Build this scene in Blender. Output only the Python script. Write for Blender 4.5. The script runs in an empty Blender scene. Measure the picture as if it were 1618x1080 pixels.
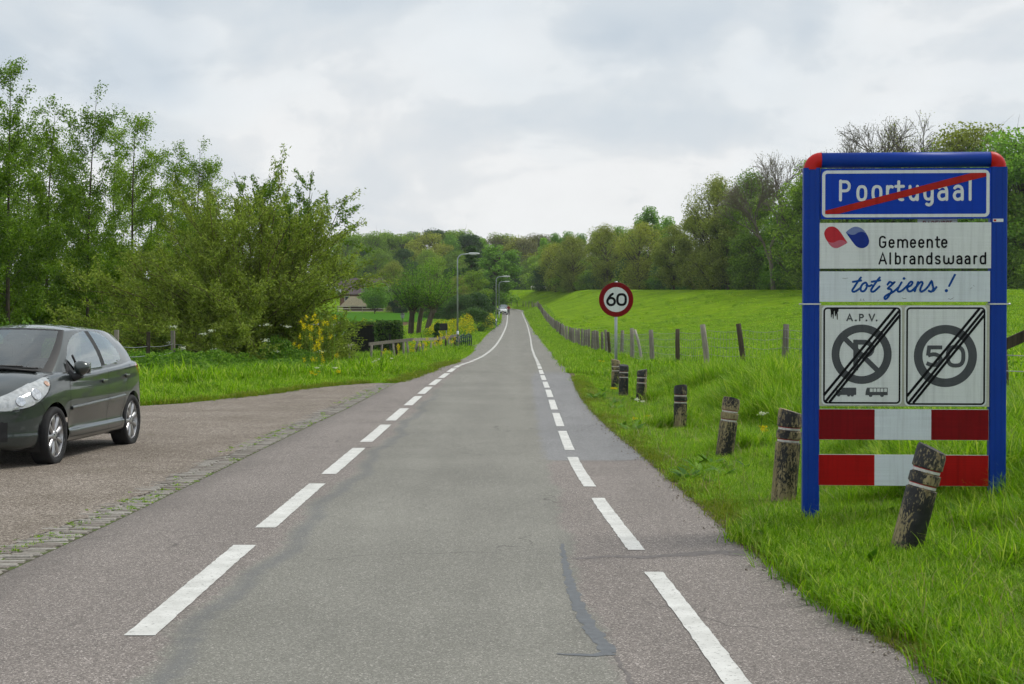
import bpy, bmesh, math, random
import numpy as np
from mathutils import Vector, Matrix

# ------------------------------------------------------------------ camera, sky, sun, exposure
scene = bpy.context.scene
COL = scene.collection
R = math.radians
rng = np.random.default_rng(7)
random.seed(7)

FPX, X0, YH, HC = 2472.0, 809.0, 496.0, 1.6        # focal length in photo pixels, vanishing column, horizon row, eye height

cam_d = bpy.data.cameras.new('camera')
cam_d.lens = 55.0
cam_d.sensor_width = 36.0
cam_d.clip_start = 0.1
cam_d.clip_end = 6000.0
cam = bpy.data.objects.new('camera', cam_d)
COL.objects.link(cam)
cam.location = (0, 0, HC)
cam.rotation_euler = (R(90 - 1.02), 0, 0)
scene.camera = cam

SUN_AZ, SUN_EL = R(62), R(54)
world = bpy.data.worlds.new('World')
scene.world = world
world.use_nodes = True
wt = world.node_tree
wt.nodes.clear()
wo = wt.nodes.new('ShaderNodeOutputWorld')
sky = wt.nodes.new('ShaderNodeTexSky')
sky.sky_type = 'NISHITA'
sky.sun_disc = False
sky.sun_elevation = SUN_EL
sky.sun_rotation = SUN_AZ
sky.air_density = 1.0
sky.dust_density = 2.0
bg1 = wt.nodes.new('ShaderNodeBackground')
bg1.inputs['Strength'].default_value = 0.10
wt.links.new(sky.outputs[0], bg1.inputs[0])
# cloud deck: direction projected on a high plane, so that the clouds flatten towards the horizon
tc = wt.nodes.new('ShaderNodeTexCoord')
sep = wt.nodes.new('ShaderNodeSeparateXYZ')
wt.links.new(tc.outputs['Generated'], sep.inputs[0])
def wmath(op, a, b=None):
    n = wt.nodes.new('ShaderNodeMath'); n.operation = op
    for i, v in enumerate((a, b)):
        if v is None: continue
        if isinstance(v, (int, float)): n.inputs[i].default_value = v
        else: wt.links.new(v, n.inputs[i])
    return n.outputs[0]
zz = wmath('ADD', wmath('MAXIMUM', sep.outputs[2], 0.0), 0.50)
cx = wmath('DIVIDE', sep.outputs[0], zz)
cy = wmath('DIVIDE', sep.outputs[1], zz)
comb = wt.nodes.new('ShaderNodeCombineXYZ')
wt.links.new(cx, comb.inputs[0]); wt.links.new(cy, comb.inputs[1])
def wnoise(scale, detail, rough, off, dist=0.0):
    mp = wt.nodes.new('ShaderNodeMapping')
    mp.inputs['Location'].default_value = off
    wt.links.new(comb.outputs[0], mp.inputs[0])
    n = wt.nodes.new('ShaderNodeTexNoise')
    n.inputs['Scale'].default_value = scale
    n.inputs['Detail'].default_value = detail
    n.inputs['Roughness'].default_value = rough
    n.inputs['Distortion'].default_value = dist
    wt.links.new(mp.outputs[0], n.inputs['Vector'])
    return n.outputs[0]
def wramp(fac, stops):
    r = wt.nodes.new('ShaderNodeValToRGB')
    e = r.color_ramp.elements
    while len(e) < len(stops): e.new(0.5)
    for el, (p, c) in zip(e, stops):
        el.position = p; el.color = (*c, 1)
    wt.links.new(fac, r.inputs[0])
    return r.outputs[0]
big = wramp(wnoise(1.95, 4.0, 0.5, (3.1, 7.7, 0.0), 0.3),
            [(0.36, (0.51, 0.58, 0.65)), (0.47, (0.68, 0.72, 0.75)), (0.60, (0.755, 0.77, 0.78))])
puff = wramp(wnoise(4.6, 7.0, 0.55, (1.3, 2.9, 0.0), 0.25),
             [(0.40, (0.87, 0.90, 0.93)), (0.49, (0.95, 0.96, 0.97)), (0.535, (1.045, 1.04, 1.035)), (0.66, (1.09, 1.085, 1.08))])
mulc = wt.nodes.new('ShaderNodeMix'); mulc.data_type = 'RGBA'; mulc.blend_type = 'MULTIPLY'
mulc.inputs['Factor'].default_value = 1.0
wt.links.new(big, mulc.inputs['A']); wt.links.new(puff, mulc.inputs['B'])
bg2 = wt.nodes.new('ShaderNodeBackground')
bg2.inputs['Strength'].default_value = 0.95
wt.links.new(mulc.outputs['Result'], bg2.inputs[0])
cov = wramp(wnoise(0.8, 2.0, 0.5, (9.0, 4.0, 0.0)), [(0.30, (0.80,)*3), (0.45, (0.97,)*3)])
mixs = wt.nodes.new('ShaderNodeMixShader')
wt.links.new(cov, mixs.inputs[0])
wt.links.new(bg1.outputs[0], mixs.inputs[1]); wt.links.new(bg2.outputs[0], mixs.inputs[2])
wt.links.new(mixs.outputs[0], wo.inputs[0])

sun_d = bpy.data.lights.new('sun', 'SUN')
sun_d.energy = 1.8
sun_d.angle = R(20)
sun_d.color = (1.0, 0.96, 0.88)
sun = bpy.data.objects.new('sun', sun_d)
COL.objects.link(sun)
sdir = Vector((math.sin(SUN_AZ) * math.cos(SUN_EL), math.cos(SUN_AZ) * math.cos(SUN_EL), math.sin(SUN_EL)))
sun.rotation_euler = sdir.to_track_quat('Z', 'Y').to_euler()
sun.location = (0, 0, 60)

vs = scene.view_settings
vs.view_transform = 'Standard'
vs.look = 'None'
vs.exposure = 0.24
vs.gamma = 1.0
vs.use_curve_mapping = False
scene.render.engine = 'CYCLES'
scene.cycles.use_denoising = True
scene.cycles.max_bounces = 5
scene.cycles.diffuse_bounces = 3
scene.cycles.glossy_bounces = 3
scene.cycles.transmission_bounces = 4
scene.cycles.transparent_max_bounces = 8
scene.cycles.caustics_reflective = False
scene.cycles.caustics_refractive = False
scene.cycles.use_adaptive_sampling = True
scene.cycles.adaptive_threshold = 0.03

# ------------------------------------------------------------------ helpers
def at(px, py, d):
    """point at depth d that the photograph shows at pixel (px, py)"""
    return Vector(((px - X0) / FPX * d, d, HC - (py - YH) / FPX * d))

def xat(px, d):
    return (px - X0) / FPX * d

def pch(pts):
    xs = np.array([p[0] for p in pts], float); ys = np.array([p[1] for p in pts], float)
    h = np.diff(xs); dl = np.diff(ys) / h
    m = np.zeros(len(xs)); m[0] = dl[0]; m[-1] = dl[-1]
    for i in range(1, len(xs) - 1):
        if dl[i-1] * dl[i] > 0:
            w1 = 2*h[i] + h[i-1]; w2 = h[i] + 2*h[i-1]
            m[i] = (w1 + w2) / (w1/dl[i-1] + w2/dl[i])
    def f(x):
        x = np.clip(np.asarray(x, float), xs[0], xs[-1])
        i = np.clip(np.searchsorted(xs, x) - 1, 0, len(xs) - 2)
        t = (x - xs[i]) / h[i]
        t2 = t*t; t3 = t2*t
        return (2*t3-3*t2+1)*ys[i] + (t3-2*t2+t)*h[i]*m[i] + (-2*t3+3*t2)*ys[i+1] + (t3-t2)*h[i]*m[i+1]
    return f

def smooth(a, b, x):
    t = np.clip((x - a) / (b - a), 0, 1)
    return t*t*(3 - 2*t)

def mesh_np(name, verts, faces, mat=None, smooth_sh=False):
    """verts (n,3), faces: array (m,k) or list of such arrays"""
    me = bpy.data.meshes.new(name)
    verts = np.asarray(verts, np.float32).reshape(-1, 3)
    if not isinstance(faces, (list, tuple)): faces = [faces]
    faces = [np.asarray(f, np.int32) for f in faces if len(f)]
    me.vertices.add(len(verts)); me.vertices.foreach_set('co', verts.ravel())
    nl = sum(f.size for f in faces); nf = sum(len(f) for f in faces)
    me.loops.add(nl); me.polygons.add(nf)
    me.loops.foreach_set('vertex_index', np.concatenate([f.ravel() for f in faces]))
    tot = np.concatenate([np.full(len(f), f.shape[1], np.int32) for f in faces])
    st = np.concatenate([[0], np.cumsum(tot)[:-1]]).astype(np.int32)
    me.polygons.foreach_set('loop_start', st)
    me.polygons.foreach_set('loop_total', tot)
    if smooth_sh: me.polygons.foreach_set('use_smooth', np.ones(nf, bool))
    me.update(calc_edges=True)
    me.validate()
    if mat: me.materials.append(mat)
    return me

def link(name, data, parent=None, loc=None, rot=None, scale=None):
    o = bpy.data.objects.new(name, data)
    COL.objects.link(o)
    if parent is not None: o.parent = parent
    if loc is not None: o.location = loc
    if rot is not None: o.rotation_euler = rot
    if scale is not None: o.scale = scale if hasattr(scale, '__len__') else (scale,)*3
    return o

def tag(o, label=None, cat=None, group=None, kind=None):
    if label: o['label'] = label
    if cat: o['category'] = cat
    if group: o['group'] = group
    if kind: o['kind'] = kind
    return o

def empty(name, loc=(0, 0, 0), rz=0.0):
    o = bpy.data.objects.new(name, None)
    COL.objects.link(o)
    o.location = loc; o.rotation_euler = (0, 0, rz)
    o.empty_display_size = 0.2
    return o

def copy_tree(o, parent=None):
    c = o.copy(); COL.objects.link(c); c.parent = parent
    for ch in list(o.children): copy_tree(ch, c)
    return c

class MB:
    """collects simple shapes; build() links them as ONE mesh object"""
    def __init__(s): s.v = []; s.f = []; s.sm = []
    def add(s, vs, fs, sm=False):
        b = len(s.v); s.v += [tuple(v) for v in vs]
        for f in fs: s.f.append(tuple(i + b for i in f)); s.sm.append(sm)
        return s
    def box(s, c, size, rot=None):
        x, y, z = [q/2 for q in size]
        vs = [Vector(p) for p in ((-x,-y,-z),(x,-y,-z),(x,y,-z),(-x,y,-z),(-x,-y,z),(x,-y,z),(x,y,z),(-x,y,z))]
        if rot is not None: vs = [rot @ v for v in vs]
        c = Vector(c)
        return s.add([v + c for v in vs], [(0,3,2,1),(4,5,6,7),(0,1,5,4),(1,2,6,5),(2,3,7,6),(3,0,4,7)])
    def tube(s, pts, rad, n=8, cap=True, sm=True, flat=1.0):
        pts = [Vector(p) for p in pts]
        if not hasattr(rad, '__len__'): rad = [rad]*len(pts)
        vs = []; ref = None
        for i, p in enumerate(pts):
            a = pts[max(i-1, 0)]; b = pts[min(i+1, len(pts)-1)]
            t = (b - a).normalized()
            if ref is None:
                ref = Vector((0, 0, 1)) if abs(t.z) < 0.9 else Vector((1, 0, 0))
            u = t.cross(ref)
            if u.length < 1e-5: u = t.orthogonal()
            u.normalize(); w = t.cross(u).normalized(); ref = -w if False else ref
            for k in range(n):
                a_ = 2*math.pi*k/n
                vs.append(p + u*(math.cos(a_)*rad[i]) + w*(math.sin(a_)*rad[i]*flat))
        fs = []
        m = len(pts)
        for i in range(m-1):
            for k in range(n):
                k2 = (k+1) % n
                fs.append((i*n+k, i*n+k2, (i+1)*n+k2, (i+1)*n+k))
        s.add(vs, fs, sm)
        if cap:
            b = len(s.v) - len(vs)
            s.f.append(tuple(b + k for k in range(n))[::-1]); s.sm.append(False)
            s.f.append(tuple(b + (m-1)*n + k for k in range(n))); s.sm.append(False)
        return s
    def lathe(s, prof, n=24, axis='z', cap=True, sm=True, c=(0, 0, 0)):
        vs = []
        for r_, h in prof:
            for k in range(n):
                a = 2*math.pi*k/n
                q = (r_*math.cos(a), r_*math.sin(a), h)
                if axis == 'y': q = (q[0], h, q[1])
                if axis == 'x': q = (h, q[0], q[1])
                vs.append((q[0]+c[0], q[1]+c[1], q[2]+c[2]))
        fs = []
        for i in range(len(prof)-1):
            for k in range(n):
                k2 = (k+1) % n
                fs.append((i*n+k, i*n+k2, (i+1)*n+k2, (i+1)*n+k))
        s.add(vs, fs, sm)
        if cap:
            b = len(s.v) - len(vs)
            s.f.append(tuple(b + k for k in range(n))[::-1]); s.sm.append(False)
            s.f.append(tuple(b + (len(prof)-1)*n + k for k in range(n))); s.sm.append(False)
        return s
    def mesh(s, name, mat):
        me = bpy.data.meshes.new(name)
        me.from_pydata(s.v, [], s.f)
        me.polygons.foreach_set('use_smooth', s.sm)
        if mat: me.materials.append(mat)
        me.update()
        return me
    def build(s, name, mat, parent=None, bevel=0.0, **kw):
        o = link(name, s.mesh(name, mat), parent, **kw)
        if bevel:
            b = o.modifiers.new('bevel', 'BEVEL'); b.width = bevel; b.segments = 2; b.limit_method = 'ANGLE'
        return o

# ------------------------------------------------------------------ materials
class NT:
    def __init__(s, name):
        s.m = bpy.data.materials.new(name); s.m.use_nodes = True
        s.t = s.m.node_tree; s.t.nodes.clear()
        s.out = s.t.nodes.new('ShaderNodeOutputMaterial')
        s._tc = None
    def n(s, typ, **kw):
        k = s.t.nodes.new(typ)
        for a, v in kw.items(): setattr(k, a, v)
        return k
    def l(s, a, b): s.t.links.new(a, b)
    def put(s, inp, v):
        if v is None: return
        if hasattr(v, 'is_output'): s.l(v, inp)
        elif isinstance(v, (tuple, list)) and len(v) == 3 and inp.type == 'RGBA': inp.default_value = (*v, 1)
        else: inp.default_value = v
    @property
    def obj(s):
        if s._tc is None: s._tc = s.n('ShaderNodeTexCoord')
        return s._tc.outputs['Object']
    def mapv(s, scale=(1, 1, 1), loc=(0, 0, 0), vec=None):
        k = s.n('ShaderNodeMapping'); k.inputs['Scale'].default_value = scale; k.inputs['Location'].default_value = loc
        s.l(vec or s.obj, k.inputs[0]); return k.outputs[0]
    def noise(s, scale, detail=3.0, rough=0.5, vec=None, dist=0.0):
        k = s.n('ShaderNodeTexNoise')
        k.inputs['Scale'].default_value = scale; k.inputs['Detail'].default_value = detail
        k.inputs['Roughness'].default_value = rough; k.inputs['Distortion'].default_value = dist
        s.l(vec or s.obj, k.inputs['Vector']); return k.outputs[0]
    def voro(s, scale, vec=None, out='Color', rnd=1.0):
        k = s.n('ShaderNodeTexVoronoi'); k.inputs['Scale'].default_value = scale
        k.inputs['Randomness'].default_value = rnd
        s.l(vec or s.obj, k.inputs['Vector']); return k.outputs[out]
    def ramp(s, fac, stops, interp='LINEAR'):
        k = s.n('ShaderNodeValToRGB'); e = k.color_ramp.elements; k.color_ramp.interpolation = interp
        while len(e) < len(stops): e.new(0.5)
        for el, (p, c) in zip(e, stops):
            el.position = p
            if not hasattr(c, '__len__'): c = (c, c, c)
            el.color = (*c, 1)
        s.l(fac, k.inputs[0]); return k.outputs[0]
    def mix(s, fac, a, b, mode='MIX'):
        k = s.n('ShaderNodeMix', data_type='RGBA', blend_type=mode)
        s.put(k.inputs['Factor'], fac); s.put(k.inputs['A'], a); s.put(k.inputs['B'], b)
        return k.outputs['Result']
    def math(s, op, a, b=0.5):
        k = s.n('ShaderNodeMath', operation=op); s.put(k.inputs[0], a); s.put(k.inputs[1], b); return k.outputs[0]
    def bump(s, h, strength=0.3, dist=0.01):
        k = s.n('ShaderNodeBump'); k.inputs['Strength'].default_value = strength; k.inputs['Distance'].default_value = dist
        s.l(h, k.inputs['Height']); return k.outputs[0]
    def bsdf(s, color, rough=0.6, metal=0.0, spec=0.5, normal=None, coat=0.0, trans=0.0, ior=1.45, alpha=None, coat_rough=0.03):
        k = s.n('ShaderNodeBsdfPrincipled')
        s.put(k.inputs['Base Color'], color); s.put(k.inputs['Roughness'], rough); s.put(k.inputs['Metallic'], metal)
        s.put(k.inputs['Specular IOR Level'], spec); s.put(k.inputs['Coat Weight'], coat)
        s.put(k.inputs['Coat Roughness'], coat_rough)
        s.put(k.inputs['Transmission Weight'], trans); s.put(k.inputs['IOR'], ior)
        if normal is not None: s.l(normal, k.inputs['Normal'])
        if alpha is not None: s.put(k.inputs['Alpha'], alpha)
        return k.outputs[0]
    def done(s, sh):
        s.l(sh, s.out.inputs[0]); return s.m

def plain(name, color, rough=0.5, metal=0.0, vary=0.12, scale=6.0, spec=0.5, coat=0.0, bump=0.0):
    t = NT(name)
    c2 = tuple(min(1, c*(1+vary)) for c in color); c1 = tuple(c*(1-vary) for c in color)
    col = t.ramp(t.noise(scale, 4.0, 0.6), [(0.3, c1), (0.7, c2)])
    nm = t.bump(t.noise(scale*6, 4.0), bump, 0.01) if bump else None
    return t.done(t.bsdf(col, rough, metal, spec, nm, coat))

def leaf_mat(name, stops, trans=0.35, rough=0.55, objvar=0.25, gain=1.0):
    t = NT(name)
    stops = [(p, tuple(min(.9, v*gain) for v in c)) for p, c in stops]
    g = t.n('ShaderNodeNewGeometry'); oi = t.n('ShaderNodeObjectInfo')
    col = t.ramp(g.outputs['Random Per Island'], stops)
    k = t.ramp(oi.outputs['Random'], [(0.0, (1-objvar, 1-objvar*0.8, 1-objvar*0.4)), (1.0, (1+objvar*0.5, 1+objvar*0.4, 1.0))])
    col = t.mix(1.0, col, k, 'MULTIPLY')
    b = t.bsdf(col, rough, 0, 0.10)
    tr = t.n('ShaderNodeBsdfTranslucent')
    t.l(t.mix(1.0, col, (1.15, 1.25, 0.6), 'MULTIPLY'), tr.inputs[0])
    ms = t.n('ShaderNodeMixShader'); ms.inputs[0].default_value = trans
    t.l(b, ms.inputs[1]); t.l(tr.outputs[0], ms.inputs[2])
    return t.done(ms.outputs[0])

M = {}
def asphalt(name, c_lo, c_hi, speck, blotch, sc=1.0):
    t = NT(name)
    cell = t.voro(150*sc)
    g = t.n('ShaderNodeSeparateColor'); t.l(cell, g.inputs[0])
    base = t.ramp(g.outputs[0], [(0.0, c_lo), (0.55, tuple((a+b)/2 for a, b in zip(c_lo, c_hi))), (0.9, c_hi), (1.0, speck)])
    fine = t.ramp(t.noise(210*sc, 2.0), [(0.35, 0.80), (0.65, 1.16)])
    col = t.mix(1.0, base, fine, 'MULTIPLY')
    b1 = t.ramp(t.noise(0.55, 5.0, 0.6), [(0.3, 1-blotch), (0.7, 1+blotch*0.7)])
    col = t.mix(1.0, col, b1, 'MULTIPLY')
    b2 = t.ramp(t.noise(1.6, 6.0, 0.65, t.mapv((1.0, 0.12, 1.0), (4, 2, 0))), [(0.35, 1-blotch*0.8), (0.65, 1+blotch*0.5)])
    col = t.mix(1.0, col, b2, 'MULTIPLY')
    nm = t.bump(t.noise(140*sc, 3.0, 0.6), 0.5, 0.004)
    return t.done(t.bsdf(col, 0.85, 0, 0.35, nm))
def road_mat():
    t = NT('road_asphalt')
    def attr(nm):
        a = t.n('ShaderNodeAttribute'); a.attribute_name = nm; return a.outputs['Fac']
    cell = t.voro(135); g = t.n('ShaderNodeSeparateColor'); t.l(cell, g.inputs[0])
    def tone(lo, hi, sp): return t.ramp(g.outputs[0], [(0.0, lo), (0.55, tuple((a+b)/2 for a, b in zip(lo, hi))), (0.9, hi), (1.0, sp)])
    grey = tone((0.150, 0.147, 0.127), (0.262, 0.256, 0.226), (0.42, 0.40, 0.36))
    pink = tone((0.118, 0.105, 0.096), (0.305, 0.270, 0.246), (0.54, 0.49, 0.455))
    blue = tone((0.135, 0.136, 0.138), (0.285, 0.284, 0.284), (0.46, 0.46, 0.46))
    brk = t.math('MULTIPLY', t.math('SUBTRACT', t.noise(7.0, 6.0, 0.7), 0.5), 1.1)
    def edge(nm, lo=.40, hi=.60): return t.ramp(t.math('ADD', attr(nm), brk), [(lo, 0.0), (hi, 1.0)])
    col = t.mix(edge('pink', .36, .64), grey, pink)
    col = t.mix(edge('blue', .36, .64), col, blue)
    col = t.mix(t.math('MULTIPLY', edge('band', .35, .8), .55), col, (0.135, 0.139, 0.145))
    col = t.mix(t.math('MULTIPLY', edge('stain', .3, .9), .5), col, (0.105, 0.096, 0.088))
    fine = t.ramp(t.noise(200, 2.0), [(0.35, 0.80), (0.65, 1.16)])
    col = t.mix(1.0, col, fine, 'MULTIPLY')
    b1 = t.ramp(t.noise(0.55, 5.0, 0.6), [(0.3, 0.89), (0.7, 1.07)])
    col = t.mix(1.0, col, b1, 'MULTIPLY')
    b2 = t.ramp(t.noise(1.6, 6.0, 0.65, t.mapv((1.0, 0.12, 1.0), (4, 2, 0))), [(0.35, 0.92), (0.65, 1.05)])
    col = t.mix(1.0, col, b2, 'MULTIPLY')
    whl = t.ramp(attr('wheel'), [(0, 1.0), (1, 1.07)])
    col = t.mix(1.0, col, whl, 'MULTIPLY')
    crk = t.n('ShaderNodeTexVoronoi', feature='DISTANCE_TO_EDGE'); crk.inputs['Scale'].default_value = .55
    wv = t.n('ShaderNodeVectorMath', operation='MULTIPLY_ADD'); nz = t.n('ShaderNodeTexNoise'); nz.inputs['Scale'].default_value = 2.5; t.l(t.obj, nz.inputs['Vector'])
    t.l(nz.outputs['Color'], wv.inputs[0]); wv.inputs[1].default_value = (.7, .7, 0); t.l(t.obj, wv.inputs[2]); t.l(wv.outputs[0], crk.inputs['Vector'])
    cm = t.math('MULTIPLY', t.ramp(crk.outputs['Distance'], [(0.0, 1.0), (0.006, 0.0)]), t.ramp(t.noise(.35, 2.0), [(.50, 0.0), (.60, .7)]))
    col = t.mix(cm, col, (0.055, 0.050, 0.047))
    nm = t.bump(t.noise(130, 3.0, 0.6), 0.5, 0.004)
    return t.done(t.bsdf(col, 0.85, 0, 0.30, nm))
M['asphalt'] = road_mat()
M['tar'] = plain('tar_seal', (0.112, 0.120, 0.128), 0.6, vary=0.2, scale=20)
M['crack'] = plain('dark_joint_asphalt', (0.15, 0.135, 0.128), 0.85, vary=0.35, scale=25)

def gravel():
    t = NT('gravel')
    cell = t.voro(78); g = t.n('ShaderNodeSeparateColor'); t.l(cell, g.inputs[0])
    col = t.ramp(g.outputs[0], [(0.0, (0.115, 0.098, 0.083)), (0.4, (0.198, 0.173, 0.149)), (0.8, (0.288, 0.256, 0.225)), (1.0, (0.50, 0.465, 0.425))])
    f = t.ramp(t.noise(140, 2.0), [(0.35, 0.7), (0.65, 1.25)])
    col = t.mix(1.0, col, f, 'MULTIPLY')
    b1 = t.ramp(t.noise(0.9, 6.0, 0.65), [(0.3, (0.78, 0.74, 0.68)), (0.7, (1.15, 1.12, 1.08))])
    col = t.mix(1.0, col, b1, 'MULTIPLY')
    moss = t.ramp(t.noise(1.4, 5.0, 0.7, t.mapv((1, 1, 1), (8, 3, 1))), [(0.66, 0.0), (0.78, 0.5)])
    col = t.mix(moss, col, (0.085, 0.10, 0.03))
    nm = t.bump(t.voro(60, out='Distance'), 0.8, 0.012)
    return t.done(t.bsdf(col, 0.9, 0, 0.3, nm))
M['gravel'] = gravel()

def white_paint():
    t = NT('road_paint')
    wear = t.ramp(t.noise(38, 6.0, 0.7), [(0.36, 0.9), (0.42, 0.0)])
    col = t.ramp(t.noise(5, 5.0, 0.6), [(0.3, (0.50, 0.50, 0.47)), (0.7, (0.70, 0.70, 0.67))])
    col = t.mix(wear, col, (0.25, 0.24, 0.225))
    return t.done(t.bsdf(col, 0.7, 0, 0.4, t.bump(t.noise(150, 2.0), 0.3, 0.003)))
M['paint'] = white_paint()

def grass_ground():
    t = NT('grass_ground')
    a = t.ramp(t.noise(0.35, 6.0, 0.6), [(0.30, (0.118, 0.225, 0.004)), (0.5, (0.165, 0.295, 0.005)), (0.72, (0.220, 0.350, 0.007))])
    b = t.ramp(t.noise(9.0, 6.0, 0.75), [(0.30, 0.72), (0.5, 1.0), (0.70, 1.2)])
    col = t.mix(1.0, a, b, 'MULTIPLY')
    c = t.ramp(t.noise(2.2, 5.0, 0.7, t.mapv((1, 1, 1), (5, 9, 2))), [(0.38, 0.74), (0.62, 1.16)])
    col = t.mix(1.0, col, c, 'MULTIPLY')
    e = t.ramp(t.noise(0.9, 6.0, 0.75, t.mapv((1, .35, 1), (2, 5, 7))), [(0.36, (0.70, 0.80, 0.8)), (0.5, (1, 1, 1)), (0.68, (1.12, 1.05, 1.0))])
    col = t.mix(1.0, col, e, 'MULTIPLY')
    nm = t.bump(t.noise(24.0, 6.0, 0.8), 1.0, 0.08)
    return t.done(t.bsdf(col, 0.95, 0, 0.04, nm))
M['ground'] = grass_ground()
M['soil'] = plain('ploughed_soil', (0.12, 0.085, 0.045), 0.95, vary=0.4, scale=1.2, bump=0.4, spec=.05)
M['crop'] = plain('green_crop', (0.050, 0.155, 0.004), 0.95, vary=0.3, scale=0.8, bump=0.4, spec=.03)
M['path'] = plain('pale_path', (0.33, 0.31, 0.27), 0.9, vary=0.15, scale=2.0)

def wood(name, lo, hi, sx=28.0, sz=2.2):
    t = NT(name)
    oi = t.n('ShaderNodeObjectInfo')
    grain = t.noise(1.0, 6.0, 0.65, t.mapv((sx, sx, sz)))
    col = t.ramp(grain, [(0.3, lo), (0.7, hi)])
    k = t.ramp(oi.outputs['Random'], [(0, 0.62), (1, 1.25)])
    col = t.mix(1.0, col, k, 'MULTIPLY')
    return t.done(t.bsdf(col, 0.85, 0, 0.25, t.bump(grain, 0.5, 0.01)))
M['wood_grey'] = wood('weathered_wood', (0.13, 0.115, 0.094), (0.33, 0.30, 0.255))
M['wood_pale'] = wood('pale_stripped_wood', (0.34, 0.31, 0.26), (0.55, 0.51, 0.45))
M['wood_dark'] = wood('dark_wood', (0.03, 0.024, 0.017), (0.10, 0.08, 0.055))
M['bark'] = wood('bark', (0.045, 0.036, 0.026), (0.15, 0.125, 0.09), 9.0, 1.5)
M['bark_willow'] = wood('willow_bark', (0.10, 0.075, 0.035), (0.21, 0.165, 0.085), 14.0, 1.5)
M['twig'] = wood('twig_bark', (0.10, 0.082, 0.066), (0.20, 0.17, 0.14), 9.0, 1.5)
M['galv'] = plain('galvanised_steel', (0.36, 0.39, 0.41), 0.45, 0.55, vary=0.12, scale=9)
M['wire'] = plain('wire', (0.26, 0.27, 0.27), 0.5, 0.5)

def peeling():
    t = NT('peeling_black_paint')
    oi = t.n('ShaderNodeObjectInfo')
    v = t.n('ShaderNodeVectorMath', operation='MULTIPLY_ADD')
    cm = t.n('ShaderNodeCombineXYZ')
    for i in range(3): t.l(oi.outputs['Random'], cm.inputs[i])
    t.l(cm.outputs[0], v.inputs[0]); v.inputs[1].default_value = (37, 53, 11); t.l(t.obj, v.inputs[2])
    p = v.outputs[0]
    big = t.noise(4.0, 3.0, 0.6, t.mapv((1, 1, 0.45), vec=p))
    fine = t.noise(60.0, 6.0, 0.75, t.mapv((1.2, 1.2, 0.5), vec=p))
    s = t.math('ADD', t.math('MULTIPLY', big, 0.9), t.math('MULTIPLY', fine, 0.85))
    oc = t.n('ShaderNodeSeparateColor'); t.l(oi.outputs['Color'], oc.inputs[0])
    s = t.math('ADD', s, t.math('MULTIPLY', t.math('SUBTRACT', oc.outputs[0], .5), .30))
    mask = t.ramp(s, [(0.872, 0.0), (0.892, 1.0)])
    woodc = t.ramp(t.noise(1.0, 5.0, 0.6, t.mapv((40, 40, 3), vec=p)), [(0.3, (0.16, 0.125, 0.06)), (0.7, (0.40, 0.33, 0.19))])
    blk = t.ramp(t.noise(20, 4.0), [(0.3, (0.010, 0.010, 0.011)), (0.7, (0.028, 0.028, 0.030))])
    col = t.mix(mask, blk, woodc)
    return t.done(t.bsdf(col, t.ramp(mask, [(0, 0.5), (1, 0.9)]), 0, 0.4, t.bump(mask, -0.5, 0.004)))
M['peel'] = peeling()
M['band_white'] = plain('white_band', (0.62, 0.60, 0.57), 0.5, vary=0.25, scale=40)
M['band_red'] = plain('red_band', (0.35, 0.03, 0.03), 0.5, vary=0.3, scale=40)

# leaves
G = lambda *cs: [(i/(len(cs)-1), c) for i, c in enumerate(cs)]
M['leaf_willow'] = leaf_mat('willow_leaves', G((0.050, 0.074, 0.012), (0.096, 0.128, 0.022), (0.165, 0.200, 0.042)), 0.40, gain=2.2)
M['leaf_alder'] = leaf_mat('alder_leaves', G((0.045, 0.082, 0.008), (0.085, 0.140, 0.013), (0.140, 0.205, 0.024)), 0.40, gain=2.05)
M['leaf_fresh'] = leaf_mat('fresh_leaves', G((0.060, 0.120, 0.018), (0.105, 0.190, 0.030), (0.165, 0.270, 0.050)), 0.40, gain=2.0)
M['leaf_mid'] = leaf_mat('green_leaves', G((0.036, 0.062, 0.010), (0.070, 0.108, 0.017), (0.115, 0.160, 0.026)), 0.35, gain=3.1)
M['leaf_dark'] = leaf_mat('dark_leaves', G((0.014, 0.034, 0.012), (0.028, 0.058, 0.018), (0.050, 0.088, 0.026)), 0.25, gain=2.3)
M['leaf_olive'] = leaf_mat('olive_leaves', G((0.075, 0.085, 0.016), (0.125, 0.138, 0.030), (0.185, 0.195, 0.050)), 0.40, gain=2.5)
M['leaf_brown'] = leaf_mat('budding_leaves', G((0.080, 0.075, 0.045), (0.130, 0.120, 0.075), (0.150, 0.170, 0.075)), 0.30, gain=1.8)
M['leaf_ivy'] = leaf_mat('ivy_leaves', G((0.020, 0.050, 0.010), (0.055, 0.110, 0.020), (0.110, 0.165, 0.035)), 0.25, gain=1.5)
M['leaf_bush'] = leaf_mat('bush_leaves', G((0.030, 0.075, 0.010), (0.065, 0.130, 0.018), (0.115, 0.190, 0.030)), 0.40, gain=2.1)
M['yellow'] = leaf_mat('yellow_petals', G((0.55, 0.42, 0.005), (0.72, 0.58, 0.01), (0.80, 0.68, 0.02)), 0.3, objvar=0.05)
M['petal_white'] = leaf_mat('white_petals', G((0.55, 0.58, 0.50), (0.72, 0.74, 0.68), (0.80, 0.80, 0.76)), 0.3, objvar=0.05)
M['grass_a'] = leaf_mat('grass_blades', G((0.066, 0.145, 0.004), (0.110, 0.210, 0.007), (0.180, 0.295, 0.014), (0.33, 0.35, 0.10)), 0.45, 0.45, 0.42, gain=1.65)
M['grass_dry'] = leaf_mat('mossy_edge_grass', G((0.085, 0.140, 0.008), (0.140, 0.195, 0.014), (0.225, 0.215, 0.05)), 0.35, 0.6, 0.3, gain=1.35)
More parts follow.
